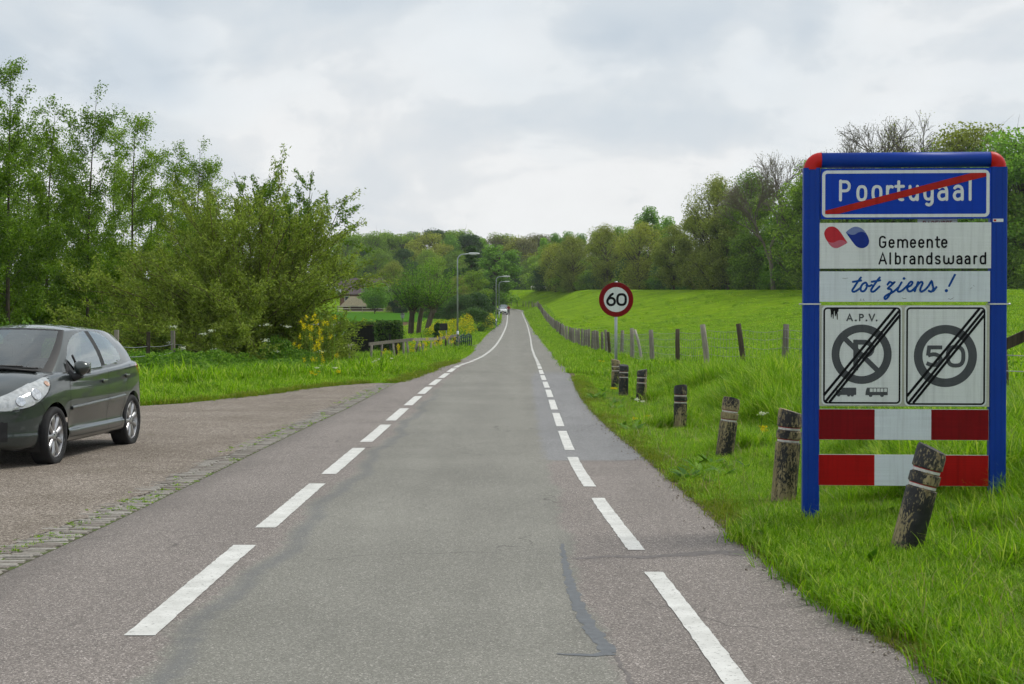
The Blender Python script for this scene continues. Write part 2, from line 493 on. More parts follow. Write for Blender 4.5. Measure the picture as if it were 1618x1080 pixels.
M['blackp'] = plain('black_metal', (0.012, 0.013, 0.014), .5, vary=.2)
M['dirt'] = plain('edge_soil', (0.13, 0.098, 0.062), .95, vary=.5, scale=16, bump=.6, spec=.1)
# ------------------------------------------------------------------ the lie of the land
zr = pch([(-60,0),(0,0),(45,0),(61,-.23),(82,-.5),(105,-.62),(141,-.34),(203,.45),(281,1.94),(303,2.65),(321,3.0),(335,3.2),(400,3.4),(3000,3.5)])
XL = pch([(-60,-1.93),(7.7,-1.93),(21,-1.9),(32,-1.9),(45,-1.8),(61,-1.63),(105,-1.28),(141,-.98),(203,-.74),(281,-.85)])
XR = pch([(-60,1.05),(0,1.05),(7.7,.89),(9.67,.82),(13.5,.69),(17.3,.62),(21.3,.63),(32.7,.7),(45,.76),(61,.92),(105,1.27),(141,1.56),(203,1.81),(281,1.72)])
EL = pch([(-60,-3.2),(0,-3.2),(9.6,-3.15),(12,-3.08),(22,-2.91),(27,-2.8),(35,-2.72),(45,-2.25),(60,-2.1),(88,-2.2),(105,-2.45),(148,-2.3),(207,-1.5),(281,-1.8),(300,-2.5)])
ER = pch([(-60,2.0),(0,2.0),(6.8,1.9),(8.3,1.79),(10.8,1.63),(13,1.59),(18,1.49),(23,1.37),(27,1.34),(44,1.62),(105,2.43),(175,2.45),(285,2.3),(300,2.0)])
XG = pch([(-60,-15),(24,-14),(26,-8.5),(27.5,-6.4),(30.7,-5.07),(34.7,-4.07),(36.5,-3.2),(37,-2.7)])   # left limit of the gravel
XF = pch([(-60,6.2),(0,6.2),(33,5.7),(41.2,4.4),(52,4.0),(108,4.0),(235,4.3),(300,4.6)])                 # pasture fence
ZF = pch([(-60,.30),(0,.30),(33,.25),(41,.12),(52,-.05),(64,-.2),(108,-.45),(141,-.1),(203,1.0),(235,1.9),(281,2.9),(320,3.8)])
XC = pch([(-60,52),(0,52),(100,45),(130,42.5),(160,40),(200,28),(250,17),(300,7),(340,-2),(370,-12)])    # crest of the dike
ZL = pch([(-60,0),(34,0),(50,-.25),(62,-.75),(75,-1.1),(90,-1.05),(105,-.8),(115,-.5),(130,-.2),(150,.1),(200,.8),(290,1.85),(340,2.6),(400,3.2)])

BEND = [(0.44,281,1.94),(0.25,290,2.22),(-0.5,299,2.5),(-2.2,307,2.72),(-5.5,314,2.9),(-11,320,3.03),(-20,325.5,3.1),(-34,331,3.15),(-60,338,3.2)]

def zg(X, d):
    """height of the bare ground"""
    X = np.asarray(X, float); d = np.asarray(d, float)
    X, d = np.broadcast_arrays(X, d)
    r = zr(d)
    el = EL(d); er = ER(d); xf = XF(d)
    gl = np.where(d < 36.5, np.minimum(XG(d), el), el)
    z = r.copy()
    # left: verge falls to the lower land
    lw = np.where(d > 150, 12.0, 4.5)
    tl = np.clip((el - 0.6 - X) / lw, 0, 1); tl = tl*tl*(3-2*tl)
    z = np.where(X < el, r + (np.maximum(ZL(d), -2) - r) * tl, z)
    # right: verge to the fence, then the dike
    tr = np.clip((X - er) / np.maximum(xf - er, .1), 0, 1)
    zf = ZF(d)
    zc = HC + 0.0156 * np.maximum(d, 60)
    xc = XC(d)
    u = np.clip((X - xf) / np.maximum(xc - xf, 4.0), 0, 1)
    su = 0.55*u + 0.45*u*u*(3-2*u)
    zd = zf + (np.maximum(zc, zf + .5) - zf) * su
    z = np.where(X > er, np.where(X < xf, r + (zf - r)*(tr*tr*(3-2*tr)), zd), z)
    z = z - (0.05*smooth(13, 16, d) + 0.09*smooth(18, 23, d))*(1-smooth(40, 55, d))*smooth(0.1, 0.8, X-er)*(1-smooth(3.2, 4.2, X))
    # round the bend the dike follows the outer side of the road
    far = smooth(268, 296, d)
    if np.any(far > 0):
        P = np.array([(.44, 230, .95)] + BEND + [(-200, 365, 3.3)])
        bw = np.full(X.shape, 1e9); sw = np.zeros(X.shape); zw_ = np.zeros(X.shape)
        for a, b in zip(P[:-1], P[1:]):
            ab = b[:2]-a[:2]; L2 = ab@ab
            t = np.clip(((X-a[0])*ab[0]+(d-a[1])*ab[1])/L2, 0, 1)
            qx, qy = a[0]+t*ab[0], a[1]+t*ab[1]
            r2 = np.hypot(X-qx, d-qy); m = r2 < bw
            side = np.sign(ab[1]*(X-qx)-ab[0]*(d-qy))
            bw = np.where(m, r2, bw); sw = np.where(m, side, sw); zw_ = np.where(m, a[2]+t*(b[2]-a[2]), zw_)
        w = bw*sw
        crest = HC + 0.0156*np.minimum(d, 352)
        u2 = np.clip((w-4.0)/9.5, 0, 1); su2 = .55*u2+.45*u2*u2*(3-2*u2)
        zo = zw_ + .35*smooth(2.3, 4.0, w) + (np.maximum(crest, zw_+.6) - zw_ - .35)*su2
        zi = zw_ + (np.maximum(ZL(d), 0) - zw_)*smooth(2.6, 14, -w)
        zb_ = np.where(w > 0, zo, zi) - .10*(np.abs(w) < 2.4)
        z = z*(1-far) + zb_*far
    # dished under the road and the gravel
    inside = smooth(0.0, 0.25, X - gl) * smooth(0.0, 0.25, er - X) * (d < 300)
    return z - 0.07*inside*(d < 296)

def grid_sheet(name, xs, ds, zfun, mat, off=0.0):
    XX, DD = np.meshgrid(xs, ds)
    ZZ = zfun(XX, DD) + off
    v = np.stack([XX, DD, ZZ], -1).reshape(-1, 3)
    nx, ny = len(xs), len(ds)
    i = np.arange(nx-1)[None, :] + np.arange(ny-1)[:, None]*nx
    f = np.stack([i, i+1, i+1+nx, i+nx], -1).reshape(-1, 4)
    return mesh_np(name, v, f, mat, True)

xs = np.concatenate([-np.geomspace(1600, 62, 14), np.arange(-60, -14, 2.0), np.arange(-14, -4, .4), np.arange(-4, 4, .16),
                     np.arange(4, 12, .4), np.arange(12, 60, 2.0), np.geomspace(62, 1600, 14)])
ds = np.concatenate([np.arange(-12, 60, .5), np.arange(60, 150, 1.5), np.arange(150, 400, 4.0), np.geomspace(405, 3200, 16)])
ground = link('ground', grid_sheet('ground', xs, ds, zg, M['ground']))
tag(ground, 'grass ground with the green dike slope and low fields', kind='structure')

# ------------------------------------------------------------------ road, strips, patches, paint
def strip_rows(d0, d1):
    a = np.concatenate([np.arange(-12, 60, .5), np.arange(60, 281, 2.0), [281.0]])
    return np.concatenate([[d0], a[(a > d0+.01) & (a < d1-.01)], [d1]])

def ribbon_sheet(name, rows, mat, cols=9):
    """rows: list of (L point, R point) -> sheet"""
    L = np.array([r[0] for r in rows]); Rr = np.array([r[1] for r in rows])
    t = np.linspace(0, 1, cols)[None, :, None]
    v = (L[:, None, :]*(1-t) + Rr[:, None, :]*t).reshape(-1, 3)
    n = len(rows)
    i = np.arange(cols-1)[None, :] + np.arange(n-1)[:, None]*cols
    f = np.stack([i, i+1, i+1+cols, i+cols], -1).reshape(-1, 4)
    return mesh_np(name, v, f, mat, True)

def jag(d, amp, seed, sc=1.0):
    d = np.asarray(d, float)
    return amp*.75*(1.6*(np.modf(np.abs(np.sin(d*311.7+seed*17.3)*4373.1))[0]-.5) + np.sin(d*2.1*sc+seed) + .6*np.sin(d*5.3*sc+2.2*seed) + .45*np.sin(d*11.7*sc+seed*3.1) + .35*np.sin(d*23*sc+seed))

dd = np.concatenate([np.arange(-12, 3, .5), np.arange(3, 24, .09), np.arange(24, 70, .25), np.arange(70, 281, 2.0), [281.0]])
rows = []
for d in dd:
    z = float(zr(d))
    rows.append(((float(EL(d)) + float(jag(d, .012, 1.0)), d, z), (float(ER(d)) + float(jag(d, .02, 2.0)), d, z)))
bc = [Vector(b) for b in BEND]
bend_frames = []
for i, c in enumerate(bc):
    if i == 0: continue
    t = (bc[min(i+1, len(bc)-1)] - bc[i-1]); t.z = 0; t.normalize()
    nrm = Vector((t.y, -t.x, 0))
    bend_frames.append((c, nrm))
    rows.append((tuple(c - nrm*2.2), tuple(c + nrm*1.95)))
rme = ribbon_sheet('road', rows, M['asphalt'], 72)
co = np.empty(len(rme.vertices)*3, np.float32); rme.vertices.foreach_get('co', co); co = co.reshape(-1, 3)
RX, RD = co[:, 0], co[:, 1]
xb = XL(RD) + .27 + .05*np.sin(RD*1.3) + .03*np.sin(RD*3.7)
xr_b = .40 + .035*np.maximum(9-RD, 0)**.9 + .03*np.sin(RD*1.9) + .02*np.sin(RD*4.1)
pk = np.clip(.5+(xb-RX)/.34, 0, 1)*(1-smooth(52, 78, RD)) + np.clip(.5+(RX-xr_b)/.26, 0, 1)*np.clip(.5+(17.1-RD)/.14, 0, 1)
bl = np.clip(.5+(RX-(XR(RD)-.26))/.34, 0, 1)*np.clip(.5+(RD-17.1)/.14, 0, 1)*(1-smooth(34, 52, RD))
bd_ = np.exp(-((RX-xb-.10)/.10)**2)*(1-smooth(25, 45, RD))*.8
stn = np.clip(1-(RX-EL(RD))/.55, 0, 1)*(1-smooth(30, 45, RD))*.8 + np.clip(1-(ER(RD)-RX)/.22, 0, 1)*.7*(1-smooth(30, 60, RD))
for nm_, arr in (('pink', pk), ('blue', bl), ('band', bd_), ('stain', stn), ('wheel', np.exp(-((RX+1.05)/.28)**2)+np.exp(-((RX-.02)/.28)**2))):
    a = rme.attributes.new(nm_, 'FLOAT', 'POINT'); a.data.foreach_set('value', arr.astype(np.float32))
road = link('road', rme)
tag(road, 'long straight grey asphalt country road with a bend far off', kind='structure')

def road_part(name, xl, xr, d0, d1, mat, off, step=.25, cols=5):
    dd = np.arange(d0, d1 + 1e-6, step)
    rw = [((float(xl(d)), d, float(zr(d)) + off), (float(xr(d)), d, float(zr(d)) + off)) for d in dd]
    return link(name, ribbon_sheet(name, rw, mat, cols), road)

# poured tar seam and a cross joint
def flat_ribbon(name, pts, widths, mat, z, parent):
    pts = np.array(pts, float)
    if not hasattr(widths, '__len__'): widths = [widths]*len(pts)
    L_ = np.concatenate([[0], np.cumsum(np.linalg.norm(np.diff(pts, axis=0), axis=1))]); q = np.arange(0, L_[-1], .03)
    pts = np.stack([np.interp(q, L_, pts[:, 0]), np.interp(q, L_, pts[:, 1])], 1) + np.stack([.006*np.sin(q*23)+.004*np.sin(q*51+1), .006*np.sin(q*19+2)+.004*np.sin(q*47)], 1)
    widths = list(np.interp(q, L_, widths)*(1+.16*np.sin(q*17)+.12*np.sin(q*39+1)+.08*np.sin(q*83))); n = len(pts)
    if not hasattr(widths, '__len__'): widths = [widths]*n
    rows = []
    for i in range(n):
        t = pts[min(i+1, n-1)] - pts[max(i-1, 0)]; t /= np.linalg.norm(t)
        nn = np.array([t[1], -t[0]])
        a = pts[i] - nn*widths[i]/2; b = pts[i] + nn*widths[i]/2
        rows.append(((a[0], a[1], float(zr(a[1]))+z), (b[0], b[1], float(zr(b[1]))+z)))
    return link(name, ribbon_sheet(name, rows, mat, 3), parent)
def gp(px, py):
    d = FPX*HC/(py-YH); return (xat(px, d), d)
seam = [gp(888, 860), gp(893, 890), gp(903, 930), gp(917, 965), gp(934, 995), gp(952, 1018), gp(966, 1034)]
flat_ribbon('tar_seam', seam, [.02, .04, .06, .07, .075, .08, .07], M['tar'], .0016, road)
flat_ribbon('tar_seam', [gp(966, 1034), gp(940, 1037), gp(905, 1036), gp(872, 1035)], [.09, .05, .035, .02], M['tar'], .0022, road)
flat_ribbon('crack', [gp(973, 1040), gp(985, 1058), gp(1000, 1082), gp(1010, 1110)], [.02, .015, .02, .01], M['crack'], .0014, road)
flat_ribbon('joint', [gp(905, 884), gp(960, 880), gp(1020, 881), gp(1080, 877), gp(1140, 873), gp(1192, 876)], [.05, .08, .10, .13, .18, .20], M['crack'], .0012, road)
flat_ribbon('joint', [gp(846, 729), gp(900, 728), gp(960, 729), gp(1018, 726)], [.03, .05, .05, .08], M['crack'], .0012, road)

def dash(xf, w, d0, d1, side):
    dd = np.linspace(d0, d1, 46 if d1 < 60 else 5)
    rw = []
    for k, d in enumerate(dd):
        z = float(zr(d)) + .004
        e, e2 = random.gauss(0, .0022), random.gauss(0, .0022)
        rw.append(((float(xf(d)) + e, d, z), (float(xf(d)) + w + e2, d, z)))
    return link('lane_dash', ribbon_sheet('lane_dash', rw, M['paint'], 2), road)
for k in range(0, 70):
    f = 10.8 + 3.93*k
    if f - 3.05 < -6 or f > 281: continue
    dash(XL, .155, f-3.05, f, 'l')
for k in range(-3, 71):
    f = 9.67 + 3.9*k
    if f - 3.0 < -6 or f > 281: continue
    dash(XR, .115, f-3.0, f, 'r')
for s_, w_ in ((-1, .15), (1, .12)):
    rw = []
    for c, nrm in bend_frames:
        a = c + nrm*(1.25*s_); b = c + nrm*(1.25*s_ + w_)
        rw.append(((a.x, a.y, a.z+.02), (b.x, b.y, b.z+.02)))
    link('edge_line', ribbon_sheet('edge_line', rw, M['paint'], 2), road)

# gravel lay-by
BL = lambda d: EL(d) - .40
rows = []
for d in np.arange(-12, 36.4, .2):
    xl = float(XG(d)) + float(jag(d, .05, 5.0, .8)); xr = float(BL(d)) + .12 + float(jag(d, .045, 3.3, .6))
    rows.append(((min(xl, xr-.02), d, -.002), (xr, d, .0085)))
gravel_o = link('gravel_lay_by', ribbon_sheet('gravel_lay_by', rows, M['gravel'], 24))
tag(gravel_o, 'stony brown gravel lay-by under the dark parked car', kind='structure')

# brick gutter between gravel and asphalt: bricks on edge laid across
bed = []
for d in np.arange(4, 36.3, .25):
    bed.append(((float(BL(d)) - .01, d, -.004), (float(EL(d)) + .02, d, .0015)))
def joint_mat():
    t = NT('mossy_joint')
    k = t.ramp(t.noise(5, 5.0, .7), [(0.42, (0.085, 0.074, 0.060)), (0.55, (0.085, 0.12, 0.03)), (0.7, (0.10, 0.18, 0.02))])
    return t.done(t.bsdf(k, .95, 0, .2, t.bump(t.noise(60, 4.0), .6, .01)))
M['joint'] = joint_mat()
gutter = link('brick_gutter', ribbon_sheet('brick_gutter', bed, M['joint'], 3))
tag(gutter, 'strip of worn mossy bricks between gravel and asphalt', kind='structure')
def brick_mat():
    t = NT('worn_brick')
    oi = t.n('ShaderNodeObjectInfo'); g = t.n('ShaderNodeNewGeometry')
    rnd = t.math('FRACT', t.math('ADD', oi.outputs['Random'], g.outputs['Random Per Island']))
    c = t.ramp(rnd, [(0, (0.19, 0.168, 0.145)), (.5, (0.25, 0.232, 0.205)), (1, (0.33, 0.312, 0.28))])
    n = t.ramp(t.noise(40, 5.0, .7), [(.3, .65), (.7, 1.25)])
    return t.done(t.bsdf(t.mix(1.0, c, n, 'MULTIPLY'), .9, 0, .3, t.bump(t.noise(90, 3.0), .5, .004)))
M['brick'] = brick_mat()
def brick_geo(lx, ly, h, ch=.007):
    v = []; f = []
    x, y = lx/2, ly/2
    for z, k in ((-.05, 0), (h-ch, 0), (h, ch)):
        v += [(-x+k, -y+k, z), (x-k, -y+k, z), (x-k, y-k, z), (-x+k, y-k, z)]
    for a in (0, 4):
        for q in range(4):
            f.append((a+q, a+(q+1) % 4, a+4+(q+1) % 4, a+4+q))
    f.append((8, 9, 10, 11))
    return v, f
bm_ = []
for k in range(5):
    v, f = brick_geo(.185 + .006*(k-2), .060 + .002*((k*3) % 5 - 2), .007)
    me = bpy.data.meshes.new('brick'); me.from_pydata(v, [], f); me.materials.append(M['brick']); bm_.append(me)
rest_v = []; rest_f = []
d = 8.8; nb = 0; rowi = 0
rb = random.Random(3)
while d < 36.0:
    x0 = float(EL(d)) - .395
    slope = (float(EL(d+.5)) - float(EL(d-.5)))
    sh = .04 if rowi % 2 else -.02
    for q in range(2):
        cxp = x0 + .095 + q*.197 + sh*.5 + rb.uniform(-.006, .006)
        zb = rb.uniform(-.006, .005)
        rot = (rb.uniform(-.03, .03), rb.uniform(-.03, .03), -math.atan(slope)*.3 + rb.uniform(-.05, .05))
        if nb < 300:
            link('brick', bm_[rb.randrange(5)], gutter, (cxp, d + rb.uniform(-.004, .004), zb), rot)
        else:
            v, f = brick_geo(.185, .060, .007)
            b0 = len(rest_v); ca, sa = math.cos(rot[2]), math.sin(rot[2])
            rest_v += [(cxp + p[0]*ca - p[1]*sa, d + p[0]*sa + p[1]*ca, zb + p[2]) for p in v]
            rest_f += [tuple(i+b0 for i in q_) for q_ in f]
        nb += 1
    d += .0735; rowi += 1
me = bpy.data.meshes.new('distant_bricks'); me.from_pydata(rest_v, [], rest_f); me.materials.append(M['brick'])
tag(link('distant_bricks', me, gutter), kind='stuff')

# fields and drive on the lower land beyond the left verge
fld = link('crop_field', grid_sheet('crop_field', np.arange(-75, -4.9, 2.5), np.arange(188, 291, 4.0), zg, M['crop'], .10))
tag(fld, 'flat bright green crop field beyond the pollard willows', kind='structure')
soil = link('ploughed_field', grid_sheet('ploughed_field', np.arange(-70, -5.9, 2.0), np.arange(138, 189, 3.0), zg, M['soil'], .06))
tag(soil, 'brown bare soil strip in front of the green crop field', kind='structure')
drive = link('driveway', grid_sheet('driveway', np.arange(-34, -2.2, .8), np.array([108, 110, 112.0]), zg, M['path'], .05))
tag(drive, 'pale driveway leading off behind the old timber fence', kind='structure')
apron = road_part('asphalt_apron', lambda d: EL(d) - .05 - 1.5*np.clip(1-np.abs(d-111)/9, 0, 1), lambda d: EL(d) + .05, 102, 120, M['asphalt'], .006, 1.0, 3)

def EDGE(d):
    d = np.asarray(d, float)
    return .16*np.clip(.35+.6*np.sin(d*1.1+1)+.5*np.sin(d*2.7)+.3*np.sin(d*5.9+2), 0, 1.4)*(1-smooth(28, 40, d))
# strip of bare soil and crumbs where the asphalt meets the grass
rows = []
for d in np.arange(3, 46, .06):
    w = .07 + abs(float(jag(d, .05, 9.0))) + float(EDGE(d))
    e = float(ER(d))
    rows.append(((e - .02 - abs(float(jag(d, .022, 8.0))), d, float(zr(d)) + .0030), (e + w, d, float(zg(e + w, d)) + .012)))
edge_soil = link('soil_edge', ribbon_sheet('soil_edge', rows, M['dirt'], 4)); tag(edge_soil, 'bare brown soil strip between the asphalt and the verge grass', kind='structure')
g_ = np.random.default_rng(12); cv = []; cf = []
for k in range(900):
    d = 4 + 26*g_.uniform()**1.6; x = float(ER(d)) - abs(g_.normal())*.10 + .03; r_ = g_.uniform(.004, .014); z = float(zr(d)) + .003
    b = len(cv); q = g_.uniform(.6, 1.3, 6)*r_
    cv += [(x-q[0], d, z), (x, d-q[1], z), (x+q[2], d, z), (x, d+q[3], z), (x, d, z+q[4]*.9)]
    cf += [(b, b+1, b+4), (b+1, b+2, b+4), (b+2, b+3, b+4), (b+3, b, b+4)]
me = bpy.data.meshes.new('crumbs'); me.from_pydata(cv, [], cf); me.materials.append(M['gravel']); tag(link('crumbs', me), 'loose grit and crumbs along the asphalt edge', kind='stuff')

# trodden bare patch where a track crosses the verge
g_ = np.random.default_rng(31); rows = []
for d in np.arange(19.3, 21.9, .08):
    w = math.sin(math.pi*(d-19.3)/2.6)
    a = 1.38 + .05*g_.uniform(); b = 1.6 + 1.9*w*(.8+.2*math.sin(d*7)) + .1*g_.uniform()
    rows.append(((a, d, float(zg(a, d))+.015), (b, d, float(zg(b, d))+.015)))
L = np.array([r[0] for r in rows]); Rr = np.array([r[1] for r in rows]); t_ = np.linspace(0, 1, 12)[None, :, None]
v = (L[:, None, :]*(1-t_)+Rr[:, None, :]*t_).reshape(-1, 3); v[:, 2] = zg(v[:, 0], v[:, 1]) + .012
i_ = np.arange(11)[None, :]+np.arange(len(rows)-1)[:, None]*12
M['track'] = plain('trodden_earth', (0.20, 0.20, 0.095), .95, vary=.45, scale=5, bump=.5, spec=.1)
tag(link('trodden_track', mesh_np('trodden_track', v, np.stack([i_, i_+1, i_+13, i_+12], -1).reshape(-1, 4), M['track'], True)), 'bare trodden track crossing the verge past the third bollard', kind='structure')
# ------------------------------------------------------------------ lettering as flat strokes
def stroke_mesh(strokes, width, cap=True):
    """strokes: list of polylines (2-D, y up); returns verts (x, layer, y) and faces, no overlaps inside a stroke"""
    V = []; F = []
    for li, st in enumerate(strokes):
        w = width
        if isinstance(st, tuple) and len(st) == 2 and isinstance(st[1], (int, float)) and isinstance(st[0], list): st, w = st
        p = np.array(st, float)
        p = p[np.concatenate([[True], np.linalg.norm(np.diff(p, axis=0), axis=1) > 1e-6])]
        closed = np.allclose(p[0], p[-1]) and len(p) > 3
        n = len(p); b = len(V); lay = li
        for i in range(n):
            if closed:
                a = p[i-1] if i > 0 else p[-2]; c = p[i+1] if i < n-1 else p[1]
            else:
                a = p[max(i-1, 0)]; c = p[min(i+1, n-1)]
            t1 = p[i]-a; t2 = c-p[i]
            l1 = np.linalg.norm(t1); l2 = np.linalg.norm(t2)
            t = (t1/l1 if l1 > 1e-9 else 0) + (t2/l2 if l2 > 1e-9 else 0)
            t = t/max(np.linalg.norm(t), 1e-9)
            nn = np.array([-t[1], t[0]])
            k = 1.0
            if l1 > 1e-9 and l2 > 1e-9:
                cs = abs(np.dot(nn, np.array([-t1[1], t1[0]])/l1)); k = 1/max(cs, .55)
            V.append((*(p[i]+nn*w/2*k), lay)); V.append((*(p[i]-nn*w/2*k), lay))
        for i in range(n-1): F.append((b+2*i, b+2*i+1, b+2*i+3, b+2*i+2))
        if cap and not closed:
            for e, s in ((0, -1), (n-1, 1)):
                q = p[e]; t = (p[1]-p[0]) if e == 0 else (p[-1]-p[-2])
                t = t/np.linalg.norm(t)*s; a0 = math.atan2(t[1], t[0])
                idx = [len(V)+i for i in range(7)]
                for i in range(7):
                    a = a0 - math.pi/2 + math.pi*i/6
                    V.append((q[0]+math.cos(a)*w/2, q[1]+math.sin(a)*w/2, lay))
                F.append(tuple(idx))
    return V, F

def arc(cx, cy, rx, ry, a0, a1, n=9):
    return [(cx+rx*math.cos(R(a0+(a1-a0)*i/(n-1))), cy+ry*math.sin(R(a0+(a1-a0)*i/(n-1)))) for i in range(n)]
def ring(cx, cy, rx, ry, n=24):
    """closed stadium-like loop"""
    out = []
    for i in range(n+1):
        a = 2*math.pi*i/n
        c, s = math.cos(a), math.sin(a)
        out.append((cx + rx*math.copysign(abs(c)**.75, c), cy + ry*math.copysign(abs(s)**.75, s)))
    return out
XH = .70
GLY = {
 'P': (.52, [[(0,0),(0,1)], [(0,.96),(.28,.96)] + arc(.28,.72,.22,.24,90,-90) + [(0,.48)]]),
 'o': (.50, [ring(.25,.35,.25,.35)]),
 'r': (.36, [[(0,0),(0,XH)], [(0,.42)] + arc(.24,.42,.24,.28,170,62,7)]),
 't': (.36, [[(.12,.95),(.12,.2)] + arc(.27,.17,.15,.17,180,285,6), [(-.02,XH),(.34,XH)]]),
 'u': (.50, [[(0,XH),(0,.26)] + arc(.24,.26,.24,.26,180,340,8), [(.5,0),(.5,XH)]]),
 'g': (.50, [ring(.25,.36,.25,.34), [(.5,XH),(.5,-.08)] + arc(.27,-.08,.23,.2,0,-130,7)]),
 'a': (.48, [arc(.22,.50,.22,.20,150,0,8)[:-1] + [(.46,.46),(.46,0)], [(.46,.41),(.2,.41)] + arc(.2,.205,.2,.205,90,270,9) + [(.30,.02),(.46,.10)]]),
 'l': (.06, [[(0,1),(0,.0)]]),
 'G': (.58, [arc(.28,.72,.28,.28,35,180,8) + arc(.28,.27,.28,.27,180,360,10) + [(.56,.48),(.33,.48)]]),
 'e': (.52, [[(.02,.37),(.50,.37)] + arc(.26,.44,.25,.26,0,180,9) + arc(.26,.26,.25,.26,180,325,9)]),
 'm': (.84, [[(0,0),(0,XH)], [(0,.42)] + arc(.21,.46,.21,.24,165,0,8) + [(.42,0)], [(.42,.42)] + arc(.63,.46,.21,.24,165,0,8) + [(.84,0)]]),
 'n': (.48, [[(0,0),(0,XH)], [(0,.42)] + arc(.24,.44,.24,.26,165,0,8) + [(.48,0)]]),
 'A': (.62, [[(0,0),(.31,1),(.62,0)], [(.11,.30),(.51,.30)]]),
 'b': (.50, [[(0,0),(0,1)], ring(.25,.35,.25,.35)]),
 'd': (.50, [[(.5,0),(.5,1)], ring(.25,.35,.25,.35)]),
 's': (.44, [arc(.22,.53,.20,.17,30,200,8) + [(.10,.40),(.34,.32)] + arc(.22,.175,.21,.175,20,-150,9)]),
 'w': (.84, [[(0,XH),(0,.24)] + arc(.21,.24,.21,.24,190,350,8) + [(.42,.30),(.42,.5)], [(.42,.28)] + arc(.63,.24,.21,.24,190,350,8) + [(.84,XH)]]),
 'V': (.60, [[(0,1),(.30,0),(.60,1)]]),
 '.': (.06, [arc(.03,.03,.025,.025,0,360,9)]),
 '5': (.70, [[(.64,.95),(.10,.95),(.07,.55)] + arc(.32,.33,.36,.31,125,-140,14)]),
 '0': (.84, [ring(.42,.5,.37,.46)]),
 '6': (.72, [[(.50,1.0),(.30,.85)] + arc(.36,.34,.33,.32,145,180,4), [(x, y) for x, y in arc(.36,.33,.33,.31,0,360,25)]]),
 'B': (.5, [[(0,0),(0,1)], [(0,1),(.3,1)] + arc(.3,.76,.2,.24,90,-90) + [(0,.52)], [(.3,.52)] + arc(.3,.26,.2,.26,90,-90) + [(0,0)]]),
 'R': (.5, [[(0,0),(0,1)], [(0,1),(.3,1)] + arc(.3,.76,.2,.24,90,-90) + [(0,.52)], [(.25,.52),(.5,0)]]),
 'E': (.45, [[(.45,1),(0,1),(0,0),(.45,0)], [(0,.52),(.4,.52)]]),
 'N': (.5, [[(0,0),(0,1),(.5,0),(.5,1)]]),
 'D': (.5, [[(0,0),(0,1),(.22,1)] + arc(.22,.5,.28,.5,90,-90) + [(0,0)]]),
 'S': (.45, [arc(.22,.75,.21,.25,30,230,8) + arc(.22,.25,.22,.25,50,-150,9)]),
}

# ------------------------------------------------------------------ the big town sign
def sheeting(name, c, vary=.06, rough=.35):
    """retroreflective film with faint horizontal bands and grime"""
    t = NT(name)
    band = t.ramp(t.noise(1.0, 1.0, .5, t.mapv((2, 2, 190))), [(.3, 1-vary), (.7, 1+vary*.6)])
    dirt = t.ramp(t.noise(4.0, 6.0, .7), [(.3, 1-vary*1.4), (.65, 1.0)])
    streak = t.ramp(t.noise(1.0, 5.0, .65, t.mapv((26, 26, 1.3))), [(.34, 1-vary*2.2), (.52, 1.0)])
    col = t.mix(1.0, t.mix(1.0, t.mix(1.0, c, band, 'MULTIPLY'), dirt, 'MULTIPLY'), streak, 'MULTIPLY')
    return t.done(t.bsdf(col, rough, 0, .15))
M['s_blue'] = sheeting('sign_blue', (0.002, 0.045, 0.42))
M['s_white'] = sheeting('sign_white', (0.70, 0.735, 0.73))
M['s_white2'] = sheeting('sign_white_bluish', (0.66, 0.72, 0.76))
M['s_red'] = sheeting('sign_red', (0.44, 0.018, 0.012), .12)
M['s_darkred'] = sheeting('sign_dark_red', (0.215, 0.004, 0.008), .12)
M['s_red2'] = sheeting('sign_red_bar', (0.40, 0.006, 0.006), .12)
M['s_black'] = sheeting('sign_black', (0.006, 0.006, 0.008), .1)
M['s_grey'] = sheeting('sign_grey', (0.085, 0.092, 0.10), .08)
M['s_script'] = sheeting('script_blue', (0.006, 0.068, 0.30))
M['s_pink'] = sheeting('logo_pink', (0.50, 0.13, 0.18))
M['s_logored'] = sheeting('logo_red', (0.50, 0.028, 0.04))
M['s_logoblue'] = sheeting('logo_blue', (0.012, 0.035, 0.26))
M['s_logolight'] = sheeting('logo_light_blue', (0.17, 0.22, 0.42))
M['s_cream'] = sheeting('backing_plate', (0.50, 0.51, 0.42), .1)
M['p_blue'] = plain('post_blue', (0.003, 0.040, 0.30), .42, vary=.08, scale=3, spec=.2)
M['p_red'] = plain('elbow_red', (0.46, 0.010, 0.008), .42, vary=.10, scale=5, spec=.25)
M['alu'] = plain('aluminium', (0.55, 0.56, 0.57), .35, .7, vary=.08)

SD = 11.6; SS = FPX/SD; SC = 1428.5
def su(px): return (px - SC)/SS
def sz(py): return HC + (YH - py)/SS
town = empty('town_sign', (xat(SC, SD), SD, 0), R(-3.6))
tag(town, 'tall blue framed town limit sign with white panels and red-white bars', 'sign')

def plate(name, x0, y0, x1, y1, mat, parent, yf, th=.004, rad=0.0):
    """flat plate given by photo pixel box; front face at local y = yf"""
    a, b, c, d = su(x0), su(x1), sz(y1), sz(y0)
    pts = []
    if rad:
        r_ = rad/SS
        for cx_, cy_, a0 in ((b-r_, d-r_, 0), (a+r_, d-r_, 90), (a+r_, c+r_, 180), (b-r_, c+r_, 270)):
            pts += arc(cx_, cy_, r_, r_, a0, a0+90, 6)
    else: pts = [(b, d), (a, d), (a, c), (b, c)]
    n = len(pts); mb = MB()
    vs = [(p[0], yf, p[1]) for p in pts] + [(p[0], yf+th, p[1]) for p in pts]
    fs = [tuple(range(n)), tuple(range(2*n-1, n-1, -1))] + [(i, n+i, n+(i+1) % n, (i+1) % n) for i in range(n)]
    mb.add(vs, fs)
    return mb.build(name, mat, parent)

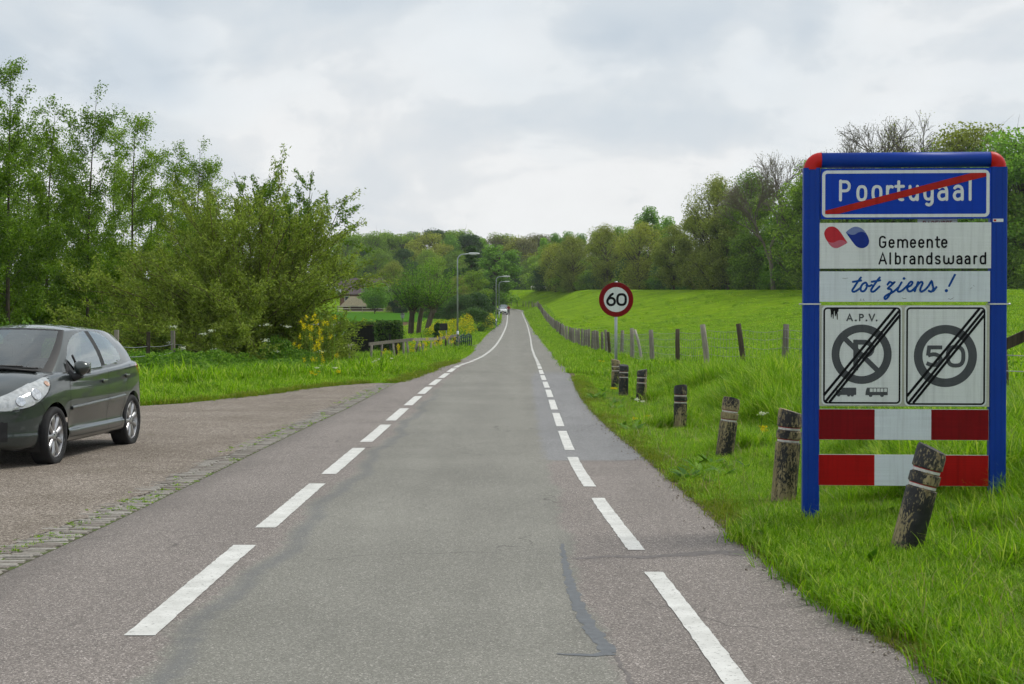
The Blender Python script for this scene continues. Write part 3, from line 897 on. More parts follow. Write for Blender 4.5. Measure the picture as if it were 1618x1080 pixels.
def flat_poly(name, pts, mat, parent, yf):
    mb = MB(); n = len(pts)
    v2 = [(su(p[0]), sz(p[1])) for p in pts]
    ar = sum(v2[i][0]*v2[(i+1) % n][1] - v2[(i+1) % n][0]*v2[i][1] for i in range(n))
    if ar < 0: v2 = v2[::-1]
    mb.add([(x, yf, z) for x, z in v2], [tuple(range(n))])
    return mb.build(name, mat, parent)

def strokes_obj(name, strokes, width, mat, parent, yf, cap=True, tf=None):
    V, F = stroke_mesh(strokes, width, cap)
    tf = tf or (lambda x, y: (su(x), sz(y)))
    mb = MB(); mb.add([(tf(x, y)[0], yf - .00015*l, tf(x, y)[1]) for x, y, l in V], F)
    return mb.build(name, mat, parent)

def word(name, items, y_base, cap_h, width, mat, parent, yf, sx=None):
    """items: (glyph, left px, right px); y_base/cap_h in px"""
    st = []
    for ch, xa, xb in items:
        w, ss = GLY[ch]
        k = (xb - xa - width)/w if xb is not None else cap_h*.8
        for s in ss:
            st.append([(xa + width/2 + x*k, y_base - width/2 - y*(cap_h - width)) for x, y in s])
    return strokes_obj(name, st, width, mat, parent, yf)

def frame_line(x0, y0, x1, y1, t, rad):
    r_ = rad - t/2
    a, b, c, d = x0+t/2, x1-t/2, y0+t/2, y1-t/2
    p = []
    for cx_, cy_, a0 in ((b-r_, c+r_, -90), (b-r_, d-r_, 0), (a+r_, d-r_, 90), (a+r_, c+r_, 180)):
        p += [(cx_ + r_*math.cos(R(a0+q*15)), cy_ + r_*math.sin(R(a0+q*15))) for q in range(7)]
    return p + [p[0]]

# frame: two extruded posts, a round top bar, red elbows
def post_profile(w, dp, n=7):
    p = []
    r_ = .022
    for cx_, cy_, a0 in ((w/2-r_, dp/2-r_, 0), (-w/2+r_, dp/2-r_, 90), (-w/2+r_, -dp/2+r_, 180), (w/2-r_, -dp/2+r_, 270)):
        p += arc(cx_, cy_, r_, r_, a0, a0+90, 5)
    # two shallow grooves on the front face
    out = []
    for i, q in enumerate(p):
        out.append(q)
        if i == 14:
            for gx in (-w*.17, w*.17): out += [(gx-.0015, -dp/2), (gx-.001, -dp/2+.002), (gx+.001, -dp/2+.002), (gx+.0015, -dp/2)]
    return out
PW, PD = .124, .10
for pxc in (1283, 1573.5):
    pr = post_profile(PW, PD); n = len(pr); mb = MB()
    zt = sz(265)
    vs = [(su(pxc)+x, .01+y, -.25) for x, y in pr] + [(su(pxc)+x, .01+y, zt) for x, y in pr]
    mb.add(vs, [(i, (i+1) % n, n+(i+1) % n, n+i) for i in range(n)] + [tuple(range(2*n-1, n-1, -1))[::-1]])
    pst = mb.build('post', M['p_blue'], town)
    cl = MB(); cl.box((su(pxc), .01, sz(480)), (PW+.012, PD+.012, .010)); cl.tube([(su(pxc)-PW/2-.03, -.02, sz(480)), (su(pxc)-PW/2+.005, -.02, sz(480))] if pxc < 1400 else [(su(pxc)+PW/2-.005, -.02, sz(480)), (su(pxc)+PW/2+.03, -.02, sz(480))], .007, 6)
    cl.build('clamp', M['alu'], pst)
rb_ = .056; zbar = sz(252.5)
xl_, xr_ = su(1298), su(1561)
MB().tube([(xl_, .01, zbar), (xr_, .01, zbar)], rb_, 20).build('top_bar', M['p_blue'], town)
for s, xe, xp in ((-1, xl_, su(1283)), (1, xr_, su(1573.5))):
    rad = abs(xe - xp)
    pts = [(xe + s*rad*math.sin(R(a)), .01, zbar - rad + rad*math.cos(R(a))) for a in np.linspace(0, 90, 9)]
    pts = [Vector(p) for p in pts]
    mb = MB(); vs = []; n = 18
    for i, p in enumerate(pts):
        a = R(90*i/8)
        t = Vector((s*math.cos(a), 0, -math.sin(a))); u = Vector((0, 1, 0)); w = t.cross(u)
        for k in range(n):
            an = 2*math.pi*k/n
            vs.append(p + u*(math.cos(an)*(rb_+.001)) + w*(math.sin(an)*(rb_+.003)))
    mb.add(vs, [(i*n+k, i*n+(k+1) % n, (i+1)*n+(k+1) % n, (i+1)*n+k) for i in range(8) for k in range(n)], True)
    mb.build('elbow', M['p_red'], town)

# name panel
YF = -.035
p1 = plate('name_panel', 1296.5, 266.5, 1561, 346, M['s_blue'], town, YF, .02)
strokes_obj('border', [frame_line(1298.5, 269.5, 1558.5, 343.5, 5, 8)], 5, M['s_white'], p1, YF-.001)
word('lettering', [('P',1325,1344),('o',1352,1369),('o',1375.5,1392.5),('r',1398,1410.5),('t',1411.5,1428),('u',1433,1449),('g',1456,1472),('a',1477.5,1495),('a',1501.5,1519),('l',1526,1531)],
     318.3, 34.5, 4.6, M['s_white'], p1, YF-.001)
flat_poly('red_bar', [(1303.4,332.8),(1530,274.6),(1553,274.4),(1553.3,280),(1325,337.8),(1303.4,338.2)], M['s_red'], p1, YF-.0035)
# municipality panel
p2 = plate('municipality_panel', 1295, 352, 1561.3, 424, M['s_white'], town, YF, .02)
Z2 = lambda p: [(1290+x/5.779, 340+y/5.779) for x, y in p]
def smooth_poly(p, n=5):
    p = np.array(p, float); m = len(p); out = []
    for i in range(m):
        a, b, c, d = p[i-1], p[i], p[(i+1) % m], p[(i+2) % m]
        for k in range(n):
            t = k/n
            out.append(tuple(.5*((2*b) + (c-a)*t + (2*a-5*b+4*c-d)*t*t + (3*b-a-3*c+d)*t**3)))
    return out
def open_smooth(p, n=5):
    p = np.array(p, float); p = np.vstack([2*p[0]-p[1], p, 2*p[-1]-p[-2]]); out = []
    for i in range(1, len(p)-2):
        a, b, c, d = p[i-1:i+3]
        for k in range(n):
            t = k/n
            out.append(tuple(.5*((2*b) + (c-a)*t + (2*a-5*b+4*c-d)*t*t + (3*b-a-3*c+d)*t**3)))
    return out + [tuple(p[-2])]
wave_r = [(98,236),(125,247),(155,249),(190,232),(225,226),(255,236),(280,251)]
wave_b = [(264,156),(290,170),(320,179),(350,174),(375,158),(410,151),(447,164)]
red_top = open_smooth([(280,251),(250,205),(215,152),(185,120),(150,103),(110,107),(82,130),(70,165),(80,205),(98,236)]) + open_smooth(wave_r)[1:-1]
red_bot = open_smooth(wave_r) + open_smooth([(280,251),(240,275),(190,298),(150,294),(118,268),(98,236)])[1:-1]
blu_bot = open_smooth(wave_b) + open_smooth([(447,164),(464,195),(475,235),(466,270),(440,293),(400,300),(365,286),(335,255),(300,207),(264,156)])[1:-1]
blu_top = open_smooth([(264,156),(300,125),(345,105),(390,112),(425,135),(447,164)]) + open_smooth(wave_b)[::-1][1:-1]
flat_poly('emblem_red', Z2(red_top), M['s_logored'], p2, YF-.001)
flat_poly('emblem_pink', Z2(red_bot), M['s_pink'], p2, YF-.001)
flat_poly('emblem_blue', Z2(blu_bot), M['s_logoblue'], p2, YF-.001)
flat_poly('emblem_light_blue', Z2(blu_top), M['s_logolight'], p2, YF-.001)
def zw(items): return [(c, 1290+a/5.779, 1290+b/5.779) for c, a, b in items]
word('lettering', zw([('G',563,632),('e',648,706),('m',727,826),('e',840,898),('e',914,973),('n',990,1048),('t',1066,1116),('e',1119,1179)]), 340+301/5.779, 113/5.779, 2.75, M['s_black'], p2, YF-.001)
word('lettering', zw([('A',559,637),('l',657,673),('b',706,762),('r',782,822),('a',836,894),('n',914,967),('d',986,1044),('s',1063,1120),('w',1139,1238),('a',1256,1314),('a',1329,1386),('r',1409,1447),('d',1465,1524)]), 340+451/5.779, 113/5.779, 2.75, M['s_black'], p2, YF-.001)
# farewell panel
p3 = plate('farewell_panel', 1295, 428.5, 1560, 476.5, M['s_white2'], town, YF, .02)
scr = [
 [(402,568),(378,600),(346,650),(326,682),(334,697),(360,690),(398,662)], [(330,607),(404,595)],
 [(442,614),(416,630),(400,664),(407,691),(430,691),(450,668),(459,636),(448,615)], [(452,640),(478,646),(500,636)],
 [(572,568),(546,600),(512,650),(495,681),(503,697),(527,690),(570,650)], [(500,607),(575,593)],
 [(642,632),(662,608),(688,620),(702,612),(674,640),(646,668),(668,673),(679,692),(660,726),(636,758),(619,763),(616,746),(642,724),(692,700),(738,660)],
 [(768,612),(744,655),(732,684),(745,697),(776,684),(816,646)],
 [(822,656),(852,640),(866,616),(852,606),(829,630),(818,665),(831,692),(861,688),(900,650)],
 [(916,610),(902,648),(886,692)], [(890,672),(920,627),(946,608),(956,622),(944,652),(935,682),(947,697),(980,678),(1010,645)],
 [(1012,642),(1036,602),(1046,636),(1052,672),(1036,696),(1012,690)], [(1054,690),(1080,656)]]
strokes_obj('script_lettering', [[q for q in Z2(open_smooth(s, 4))] for s in scr], 3.3, M['s_script'], p3, YF-.001)
flat_poly('script_mark', Z2([(1240,533),(1258,541),(1200,655),(1182,650)]), M['s_script'], p3, YF-.001)
flat_poly('script_dot', Z2([(1170+15*math.cos(a), 688+15*math.sin(a)) for a in np.linspace(0, 6.0, 14)]), M['s_script'], p3, YF-.001)
flat_poly('script_dot', Z2([(790+14*math.cos(a), 577+12*math.sin(a)) for a in np.linspace(0, 6.0, 14)]), M['s_script'], p3, YF-.001)
for s in ([(395,780),(402,760),(404,778)], [(420,778),(427,762),(431,782)], [(555,783),(561,772)], [(770,752),(785,760),(808,758)], [(1186,760),(1210,767),(1236,752)], [(1385,672),(1398,660)], [(235,574),(262,576),(284,572)], [(1412,640),(1420,650)]):
    strokes_obj('scratch', [Z2(s)], .5, M['s_grey'], p3, YF-.0011)
# end-of-zone panels on one cream backing plate
Z1 = lambda p: [(1290+x/5.779, 480+y/5.779) for x, y in p]
back = plate('backing_plate', 1294.5, 482, 1559.8, 641.5, M['s_cream'], town, YF+.004, .016)
def zone(x0, x1, y0, y1, cx_, cy_, ro, ri, name):
    q = plate(name, *Z1([(x0-15, y0-15)])[0], *Z1([(x1+13, y1+11)])[0], M['s_white'], town, YF, .0035, rad=7)
    (a, b), (c, d) = Z1([(x0, y0)])[0], Z1([(x1, y1)])[0]
    strokes_obj('border', [frame_line(a, b, c, d, 2.7, 6.5)], 2.7, M['s_black'], q, YF-.001)
    (ccx, ccy) = Z1([(cx_, cy_)])[0]
    rm = (ro+ri)/2/5.779; rw = (ro-ri)/5.779
    circ = [(ccx+rm*math.cos(a_), ccy+rm*math.sin(a_)) for a_ in np.linspace(0, 2*math.pi, 57)]; circ[-1] = circ[0]
    strokes_obj('circle', [circ], rw, M['s_grey'], q, YF-.001)
    return q
zl_ = zone(65, 762, 30, 910, 411, 458, 271, 200, 'parking_zone_panel')
zr_ = zone(812, 1520, 30, 918, 1164, 473, 283, 205, 'speed_zone_panel')
strokes_obj('cross_bar', [Z1([(262,318),(556,606)])], 46/5.779, M['s_grey'], zl_, YF-.0013, False)
strokes_obj('letter', [Z1([(358,325),(358,605)]), Z1([(335,348),(440,348)] + [(440+66*math.cos(a), 408-60*math.sin(a)) for a in np.linspace(1.5, -1.5, 9)] + [(380,468)])], 44/5.779, M['s_grey'], zl_, YF-.0016, False)
word('lettering', [(c, *[1290+v/5.779 for v in ab]) for c, ab in (('A',(272,332)),('.',(348,368)),('P',(386,432)),('.',(445,462)),('V',(472,532)),('.',(537,553)))], 480+158/5.779, 71/5.779, 2.3, M['s_grey'], zl_, YF-.001)
S5 = [[(1135,395),(1018,395),(1008,470),(1030,462),(1070,458),(1108,475),(1122,505),(1110,535),(1078,553),(1035,553),(995,538)]]
strokes_obj('digits', [Z1([S5[0][0], S5[0][1], S5[0][2]]) , Z1(open_smooth(S5[0][2:], 4)), Z1(ring(1255,475,70,85))], 36/5.779, M['s_grey'], zr_, YF-.0012, False)
for q, ls in ((zl_, [((70,835),(712,40)), ((84,895),(748,62)), ((122,897),(756,100))]), (zr_, [((820,840),(1468,40)), ((836,900),(1503,60)), ((876,902),(1512,100))])):
    for a, b in ls: strokes_obj('diagonal_line', [Z1([a, b])], 23/5.779, M['s_black'], q, YF-.0024, False)
flat_poly('paint_drip', Z1([(125,42),(203,42),(200,70),(193,72),(195,142),(188,142),(182,82),(176,112),(170,110),(166,62),(160,66),(157,134),(150,132),(148,92),(141,98),(139,124),(132,120),(131,64)]), M['s_black'], zl_, YF-.0018)
# lorry and coach pictograms
flat_poly('lorry_pictogram', Z1([(228,763),(364,763),(364,830),(185,830),(178,808),(186,782),(224,782),(224,792),(228,792)]), M['s_grey'], zl_, YF-.001)
for cx_ in (205, 296, 328): flat_poly('lorry_pictogram', Z1([(cx_+15*math.cos(a), 831+14*math.sin(a)) for a in np.linspace(0, 6.0, 14)]), M['s_grey'], zl_, YF-.0013)
flat_poly('coach_pictogram', Z1([(460,763),(648,763),(648,832),(447,832),(449,800)]), M['s_grey'], zl_, YF-.001)
for k in range(5): flat_poly('coach_window', Z1([(487+k*32,770),(513+k*32,770),(513+k*32,801),(487+k*32,801)]), M['s_white'], zl_, YF-.0014)
for cx_ in (494, 596): flat_poly('coach_pictogram', Z1([(cx_+17*math.cos(a), 832+16*math.sin(a)) for a in np.linspace(0, 6.0, 14)]), M['s_grey'], zl_, YF-.0014)
# red and white reflective boards
for y0, y1, mm in ((646, 694.5, 's_darkred'), (718, 767, 's_red2')):
    q = plate('reflective_board', 1294.5, y0, 1559, y1, M['alu'], town, YF+.002, .018)
    for a, b, m_ in ((1294.8,1382,mm),(1382,1470,'s_white2'),(1470,1558.7,mm)):
        plate('reflective_field', a, y0+.4, b, y1-.4, M[m_], q, YF, .0015)
# clip rails behind the panels, small sticker, plate behind the gap
for py in (300, 330, 372, 408, 452, 520, 600, 670, 742):
    mb = MB(); mb.box((0, .012, sz(py)), (su(1562)-su(1294), .03, .03)); mb.build('clip_rail', M['galv'], town)
st_ = plate('sticker', 1563.5, 346.5, 1579.5, 351.5, M['s_white'], town, -.0425, .001)
plate('sticker_print', 1564.5, 347.4, 1568.5, 350.6, M['s_red'], st_, -.0430, .0004)
bp = plate('rear_plate', 1452, 340, 1514, 372, M['s_white'], town, .075, .004)
word('lettering', [('B',1460,1465),('A',1466.5,1472),('R',1473.5,1478),('E',1479.5,1484),('N',1485,1490),('D',1491,1495.5),('R',1496.5,1501),('E',1502,1506)], 357, 9, 1.2, M['s_darkred'], bp, .0735)

# ------------------------------------------------------------------ round 60 sign
def speed_sign():
    d = 36.6; s = FPX/d
    X = xat(973.5, d)
    root = empty('speed_limit_sign', (X, d, float(zg(X, d))), R(3))
    tag(root, 'round red and white 60 speed limit sign on a thin grey pole', 'sign')
    zb = float(zg(X, d)); zc = HC + (YH-473)/s - zb
    MB().tube([(0, .03, -.2), (0, .03, zc+.43)], .035, 12).build('pole', M['galv'], root)
    MB().lathe([(.40, 0), (.405, .006), (.405, .02), (.39, .022)], 48, 'y').build('disc', M['s_darkred'], root, loc=(0, -.02, zc))
    MB().lathe([(.291, -.0015), (.291, .001)], 48, 'y').build('white_field', M['s_white'], root, loc=(0, -.02, zc))
    st = []
    k = .262
    for ch, xo in (('6', -.218), ('0', .012)):
        for q in GLY[ch][1]: st.append([(xo + x*k*1.02, (y-.5)*k*1.02) for x, y in q])
    V, F = stroke_mesh(st, .056, True)
    mb = MB(); mb.add([(x, -.0032-.0004*l, y) for x, y, l in V], F); mb.build('digits', M['s_black'], root, loc=(0, -.02, zc))
    for dz in (-.22, .22):
        m2 = MB(); m2.box((0, .03, zc+dz), (.10, .085, .03)); m2.build('bracket', M['alu'], root)
speed_sign()

# ------------------------------------------------------------------ wooden bollards
def bollard(px, d, wpx_r, h, tilt, rz, label):
    X = xat(px, d)
    root = empty('bollard', (X, d, float(zg(X, d)) - .02), 0)
    root.rotation_euler = (tilt[0], tilt[1], 0)
    tag(root, label, 'bollard', 'black banded bollards along the verge')
    r_ = wpx_r
    n = 20
    def sec(z, rr, slant=0.0):
        return [(rr*(1+.03*math.sin(3*a+px))*math.cos(a), rr*(1+.02*math.sin(2*a+px))*math.sin(a), z + slant*rr*(math.cos(a)*.5 + math.sin(a)*.6)) for a in [2*math.pi*k/n for k in range(n)]]
    g1, g2 = h-.155, h-.255
    prof = [(-.3, r_), (0, r_*1.01), (h*.3, r_), (g2-.012, r_), (g2-.004, r_*.86), (g2+.020, r_*.86), (g2+.028, r_), (g1-.014, r_), (g1-.006, r_*.86), (g1+.020, r_*.86), (g1+.028, r_), (h-.025, r_*.985), (h, r_*.90)]
    mb = MB(); vs = []
    for i, (z, rr) in enumerate(prof): vs += sec(z, rr, .28 if i >= len(prof)-2 else 0)
    fs = [(i*n+k, i*n+(k+1) % n, (i+1)*n+(k+1) % n, (i+1)*n+k) for i in range(len(prof)-1) for k in range(n)]
    mb.add(vs, fs, True)
    b = len(prof)-1
    mb.f.append(tuple(b*n+k for k in range(n))); mb.sm.append(False)
    body = mb.build('body', M['peel'], root); body.rotation_euler = (0, 0, rz)
    body.color = ({1426: .28, 1238: .66, 1144: .50, 1075: .46, 1013: .42, 985: .38, 973: .42}[px], 0, 0, 1)
    e = body.modifiers.new('edge', 'EDGE_SPLIT'); e.split_angle = R(38)
    for g in (g1, g2):
        MB().lathe([(r_*.88, g-.002), (r_*.90, g+.008), (r_*.88, g+.018)], n, cap=False).build('white_band', M['band_white'], root)
        MB().lathe([(r_*.895, g+.016), (r_*.905, g+.019), (r_*.895, g+.023)], n, cap=False).build('red_line', M['band_red'], root)
    return root
bollard(1426, 9.9, .097, .77, (R(0), R(14.5), 0), 1.7, 'leaning black bollard in front of the lower red and white bar')
bollard(1238, 13.0, .103, .80, (R(0), R(4.5), 0), 2.1, 'beige peeling bollard just beside the blue sign post')
bollard(1144, 17.6, .10, .70, (R(1), R(7), 0), 3.3, 'second bollard before the blue sign, tilted with half its black paint gone')
bollard(1075, 23.0, .10, .67, (R(0), R(.5), 0), 4.2, 'upright bollard standing by the bare grass track, third from the blue sign')
bollard(1013, 30.0, .10, .65, (R(0), R(2), 0), 5.5, 'fourth bollard from the blue sign, alone in tall grass')
bollard(985, 32.5, .10, .67, (R(0), R(1), 0), .9, 'front bollard of the close pair below the 60 sign')
bollard(973, 35.9, .10, .68, (R(0), R(0), 0), 1.9, 'rear bollard of the close pair below the 60 sign')

# ------------------------------------------------------------------ pasture fence on the dike side
def post_mesh(name, h, r_, seed, mat, n=7, bend=.03):
    q = random.Random(seed); mb = MB(); pts = []; rad = []
    bx, by = q.uniform(-bend, bend), q.uniform(-bend, bend)
    for k in range(5):
        t = k/4
        pts.append((bx*math.sin(3*t)*1.2, by*math.sin(2.6*t), -.35 + (h+.35)*t)); rad.append(r_*(1.08-.16*t)*q.uniform(.93, 1.07))
    mb.tube(pts, rad, n, True, True)
    return mb.mesh(name, mat)
pm = [post_mesh('post', 1.12, .070, 10+k, M['wood_grey']) for k in range(6)]
pmd = [post_mesh('post', 1.12, .066, 30+k, M['wood_dark']) for k in range(2)]
pasture = empty('pasture_fence', (0, 0, 0))
tag(pasture, 'long wire fence of grey wooden posts along the foot of the dike', 'fence')
fp = [(1240,33),(1177,35.3),(1119,38),(1073,41.2),(1031,45.8),(999,52),(982,57.5),(964,63.9)]
pd_ = [(xat(px, d), d) for px, d in fp]
d = 66.4
while d < 281: pd_.append((float(XF(d)), d)); d += 2.9
# on round the bend
cur = Vector((float(XF(281)), 281, 0))
for c, nrm in bend_frames[1:]:
    t_ = c + nrm*4.3
    while (Vector((t_.x, t_.y, 0)) - cur).length > 2.9:
        cur = cur + (Vector((t_.x, t_.y, 0)) - cur).normalized()*2.9
        pd_.append((cur.x, cur.y))
rp = random.Random(5)
first = [(1318, 30.8), (1402, 28.8), (1498, 27.0)]
pd_ = [(xat(a, b), b) for a, b in first[::-1]] + pd_
tops = []
for i, (X, dd) in enumerate(pd_):
    z = float(zg(X, dd))
    me = (pmd if rp.random() < .12 else pm)[rp.randrange(2)] if rp.random() < .4 else pm[rp.randrange(6)]
    tl = {4: (0, -.13), 5: (0, -.12), 6: (0, -.04), 3: (0, .05)}.get(i, (rp.gauss(0, .03), rp.gauss(0, .035)))
    o = link('post', me, pasture, (X, dd, z), (tl[0], tl[1], rp.uniform(0, 6)), (1, 1, rp.uniform(.94, 1.06)))
    o.rotation_euler = Matrix.Rotation(tl[1], 3, 'Y').to_euler() if abs(tl[1]) > .1 else o.rotation_euler
    tops.append(Vector((X, dd, z)))
X, dd = pd_[8]
link('leaning_post', post_mesh('leaning_post', 1.15, .05, 77, M['wood_pale'], 8, .12), pasture, (X + .24, dd-.1, float(zg(X, dd))), (0, -.16, 0))
for h_ in (.25, .45, .65, .85, 1.02):
    mb = MB(); pts = []
    for i in range(len(tops)-1):
        if tops[i].y > 130: break
        for q in range(4):
            t = q/4; p = tops[i].lerp(tops[i+1], t); pts.append((p.x, p.y - .06, p.z + h_ - .05*math.sin(math.pi*t) + .01*math.sin(i*3+q*7)))
    mb.tube(pts, .0045, 4, False, False); mb.build('wire', M['wire'], pasture)
mb = MB()
for i in range(len(tops)-1):
    if tops[i].y > 62: break
    n = int((tops[i+1]-tops[i]).length/.22)
    for q in range(n):
        p = tops[i].lerp(tops[i+1], q/n); s = .05*math.sin(math.pi*q/n)
        mb.tube([(p.x, p.y-.06, p.z+.22-s), (p.x+.01, p.y-.06, p.z+1.02-s)], .003, 3, False, False)
mb.build('wire_netting', M['wire'], pasture)

# braced corner of a timber fence at the edge of the picture
cf = empty('braced_fence_corner', (xat(1589, 22), 22, float(zg(xat(1589, 22), 22))))
tag(cf, 'dark timber fence corner with a sloping rail behind the blue sign post', 'fence')
MB().tube([(0, 0, -.3), (-.02, 0, .4), (-.05, 0, .82)], [.075, .07, .068], 8).build('post', M['wood_dark'], cf)
MB().tube([(1.55, .1, -.3), (1.55, .1, 1.5)], [.09, .085], 9).build('post', M['wood_grey'], cf)
mb = MB(); mb.box((.74, -.06, 1.21), (1.75, .055, .15), Matrix.Rotation(-.42, 3, 'Y')); mb.build('rail', M['wood_dark'], cf)
for h_ in (.35, .62, .9):
    MB().tube([(-.05, -.06, h_*.8), (.4, -.06, h_*.78), (.9, -.05, h_*.82), (1.55, .02, h_)], .006, 4, False, False).build('wire', M['wire'], cf)

# ------------------------------------------------------------------ wire fence beside the big willow
lf = empty('wire_fence', (0, 0, 0))
tag(lf, 'short wire fence of square wooden posts behind the parked car', 'fence')
lp = []
for px, d, top in ((120,35.6,518),(183,38,521),(233,41,524),(274,45,522),(308,48.5,524),(352,53,524)):
    X = xat(px, d); zt = HC - (top-YH)/FPX*d; zb = float(zg(X, d))
    mb = MB(); mb.box((0, 0, (zt-zb-.3)/2), (.10, .10, zt-zb+.3))
    mb.build('post', M['wood_dark'] if px in (233, 308) else M['wood_grey'], lf, .008, loc=(X, d, zb), rot=(0, random.uniform(-.02, .03), random.uniform(-.3, .3)))
    lp.append(Vector((X, d, zt)))
for dz in (.38, .62, .9):
    pts = []
    for i in range(len(lp)-1):
        for q in range(4): p = lp[i].lerp(lp[i+1], q/4); pts.append((p.x, p.y-.06, p.z-dz-.04*math.sin(math.pi*q/4)))
    MB().tube(pts, .007, 4, False, False).build('wire', M['galv'], lf)

# ------------------------------------------------------------------ old rail fence on the low bank
of = empty('rail_fence', (0, 0, 0))
tag(of, 'old leaning timber rail fence along the low grass bank', 'fence')
A_, B_ = np.array([-9.9, 74.0]), np.array([-2.75, 102.0])
def on_line(px):
    k = (px - X0)/FPX
    t = (k*A_[1]-A_[0])/((B_[0]-A_[0]) - k*(B_[1]-A_[1]))
    return A_ + (B_-A_)*t
def rail_z(px, d):
    py = np.interp(px, [480,498,558,584,618,640,652,668,695,719,745], [553,551,543.5,543.5,539.5,538,536,540,534,530,527.5])
    return HC - (py-YH)/FPX*d
rf = random.Random(11)
def rail(pxs):
    pts = []
    for p in pxs: q = on_line(p); pts.append(Vector((q[0], q[1], rail_z(p, q[1]))))
    mb = MB()
    for a, b in zip(pts[:-1], pts[1:]):
        dr = (b-a); yaw = math.atan2(dr.y, dr.x); pit = math.asin(dr.z/dr.length)
        mb.box((a+b)/2, (dr.length+.03, .06, .17), Matrix.Rotation(yaw, 3, 'Z') @ Matrix.Rotation(-pit, 3, 'Y'))
    mb.build('rail', M['wood_grey'], of)
rail((494, 558)); rail((583, 618)); rail((618.5, 652)); rail((652.5, 690)); rail((690.5, 722))
for px in (481, 527, 552, 586, 603, 622, 627, 638, 646, 652, 657, 663, 668, 679, 688, 697, 703, 709, 714, 719, 724):
    q = on_line(px); zt = rail_z(px, q[1]); zb = float(zg(q[0], q[1]))
    h_ = max(zt-zb-.05, .5)
    mb = MB(); mb.tube([(0, 0, -.3), (0, 0, h_*.5), (rf.uniform(-.03, .03), 0, h_)], [.075, .07, .065], 6)
    mb.build('post', M['wood_dark'] if rf.random() < .5 else M['wood_grey'], of, loc=(q[0], q[1]+.07, zb), rot=(rf.uniform(-.05, .05), rf.gauss(-.06, .10) if px > 630 else rf.gauss(0, .03), 0))
M['mesh_green'] = plain('green_netting', (0.012, 0.05, 0.03), .7, vary=.4, scale=8)
mb = MB()
prev = None
for k in range(9):
    q = on_line(720 + k*3.0); zt = rail_z(720+k*3, q[1]) + .08*math.sin(k*2.1); zb = float(zg(q[0], q[1])) + .05
    y_ = q[1] + .12 + .07*math.sin(k*1.7)
    mb.tube([(q[0], y_, zb), (q[0]+.03, y_, (zb+zt)/2), (q[0], y_, zt)], .045, 5)
    if prev: 
        for f_ in (.2, .5, .8, .97): mb.tube([(prev[0], prev[1], prev[2]+(prev[3]-prev[2])*f_), (q[0], y_, zb+(zt-zb)*f_)], .04, 4, False)
    prev = (q[0], y_, zb, zt)
mb.build('green_netting', M['mesh_green'], of)
# ------------------------------------------------------------------ cars
def cr(P, t):
    """Catmull-Rom through P (n,k) at parameters t in [0,n-1]"""
    P = np.asarray(P, float); n = len(P)
    Q = np.vstack([2*P[0]-P[1], P, 2*P[-1]-P[-2]])
    t = np.clip(np.asarray(t, float), 0, n-1-1e-9); i = t.astype(int); u = (t-i)[:, None]
    a, b, c, d = Q[i], Q[i+1], Q[i+2], Q[i+3]
    return .5*(2*b+(c-a)*u+(2*a-5*b+4*c-d)*u*u+(3*b-a-3*c+d)*u**3)

def in_poly(px, pz, poly):
    ins = np.zeros(px.shape, bool); n = len(poly)
    for i in range(n):
        x1, z1 = poly[i]; x2, z2 = poly[(i+1) % n]
        c = ((z1 > pz) != (z2 > pz)) & (px < (x2-x1)*(pz-z1)/(z2-z1+1e-12)+x1)
        ins ^= c
    return ins
def snap_poly(P, idx, poly):
    """move vertices (x,z) of rows idx to the nearest point of the closed polyline"""
    q = P[idx][:, [0, 2]]; best = np.full(len(q), 1e9); out = q.copy(); n = len(poly)
    for i in range(n):
        a = np.array(poly[i]); b = np.array(poly[(i+1) % n]); ab = b-a
        t = np.clip(((q-a)@ab)/(ab@ab), 0, 1); pt = a+t[:, None]*ab
        dd = np.linalg.norm(pt-q, axis=1); m = dd < best; best[m] = dd[m]; out[m] = pt[m]
    ok = best < .03
    P[idx[ok], 0] = out[ok, 0]; P[idx[ok], 2] = out[ok, 1]

def glass_mat(name, tint, refl=.10):
    t = NT(name)
    lw = t.n('ShaderNodeLayerWeight'); lw.inputs[0].default_value = .5
    fac = t.math('ADD', t.math('MULTIPLY', t.math('POWER', lw.outputs['Facing'], 4.0), .85), refl)
    tr = t.n('ShaderNodeBsdfTransparent'); tr.inputs[0].default_value = (*tint, 1)
    gl = t.n('ShaderNodeBsdfGlossy'); gl.inputs['Roughness'].default_value = .02; gl.inputs[0].default_value = (.9, .95, .95, 1)
    ms = t.n('ShaderNodeMixShader'); t.l(fac, ms.inputs[0]); t.l(tr.outputs[0], ms.inputs[1]); t.l(gl.outputs[0], ms.inputs[2])
    return t.done(ms.outputs[0])
def paint_mat(name, c, flake=.6):
    t = NT(name)
    n = t.ramp(t.noise(900, 1.0), [(.35, tuple(v*.75 for v in c)), (.65, tuple(v*1.3 for v in c))])
    dust = t.ramp(t.noise(2.5, 5.0, .7), [(.40, 0.0), (.80, .035)])
    col = t.mix(dust, n, (.16, .15, .13))
    return t.done(t.bsdf(col, .28, flake, .5, None, 1.0, coat_rough=.015))
M['paint_dark'] = paint_mat('dark_green_grey_paint', (.048, .059, .057))
M['paint_white'] = paint_mat('white_car_paint', (.62, .63, .64), 0.0)
M['paint_silver'] = paint_mat('silver_car_paint', (.40, .42, .44), .5)
M['glass_side'] = glass_mat('side_glass', (.50, .58, .56), .34)
M['glass_front'] = glass_mat('windscreen_glass', (.62, .70, .69), .17)
M['rubber'] = plain('tyre_rubber', (.014, .014, .015), .8, vary=.25, scale=30)
M['trim'] = plain('black_trim', (.012, .012, .013), .55, vary=.2)
M['rim'] = plain('alloy', (.50, .50, .51), .32, .75, vary=.08, scale=20)
M['rimdark'] = plain('rim_inside', (.05, .05, .052), .6, .3)
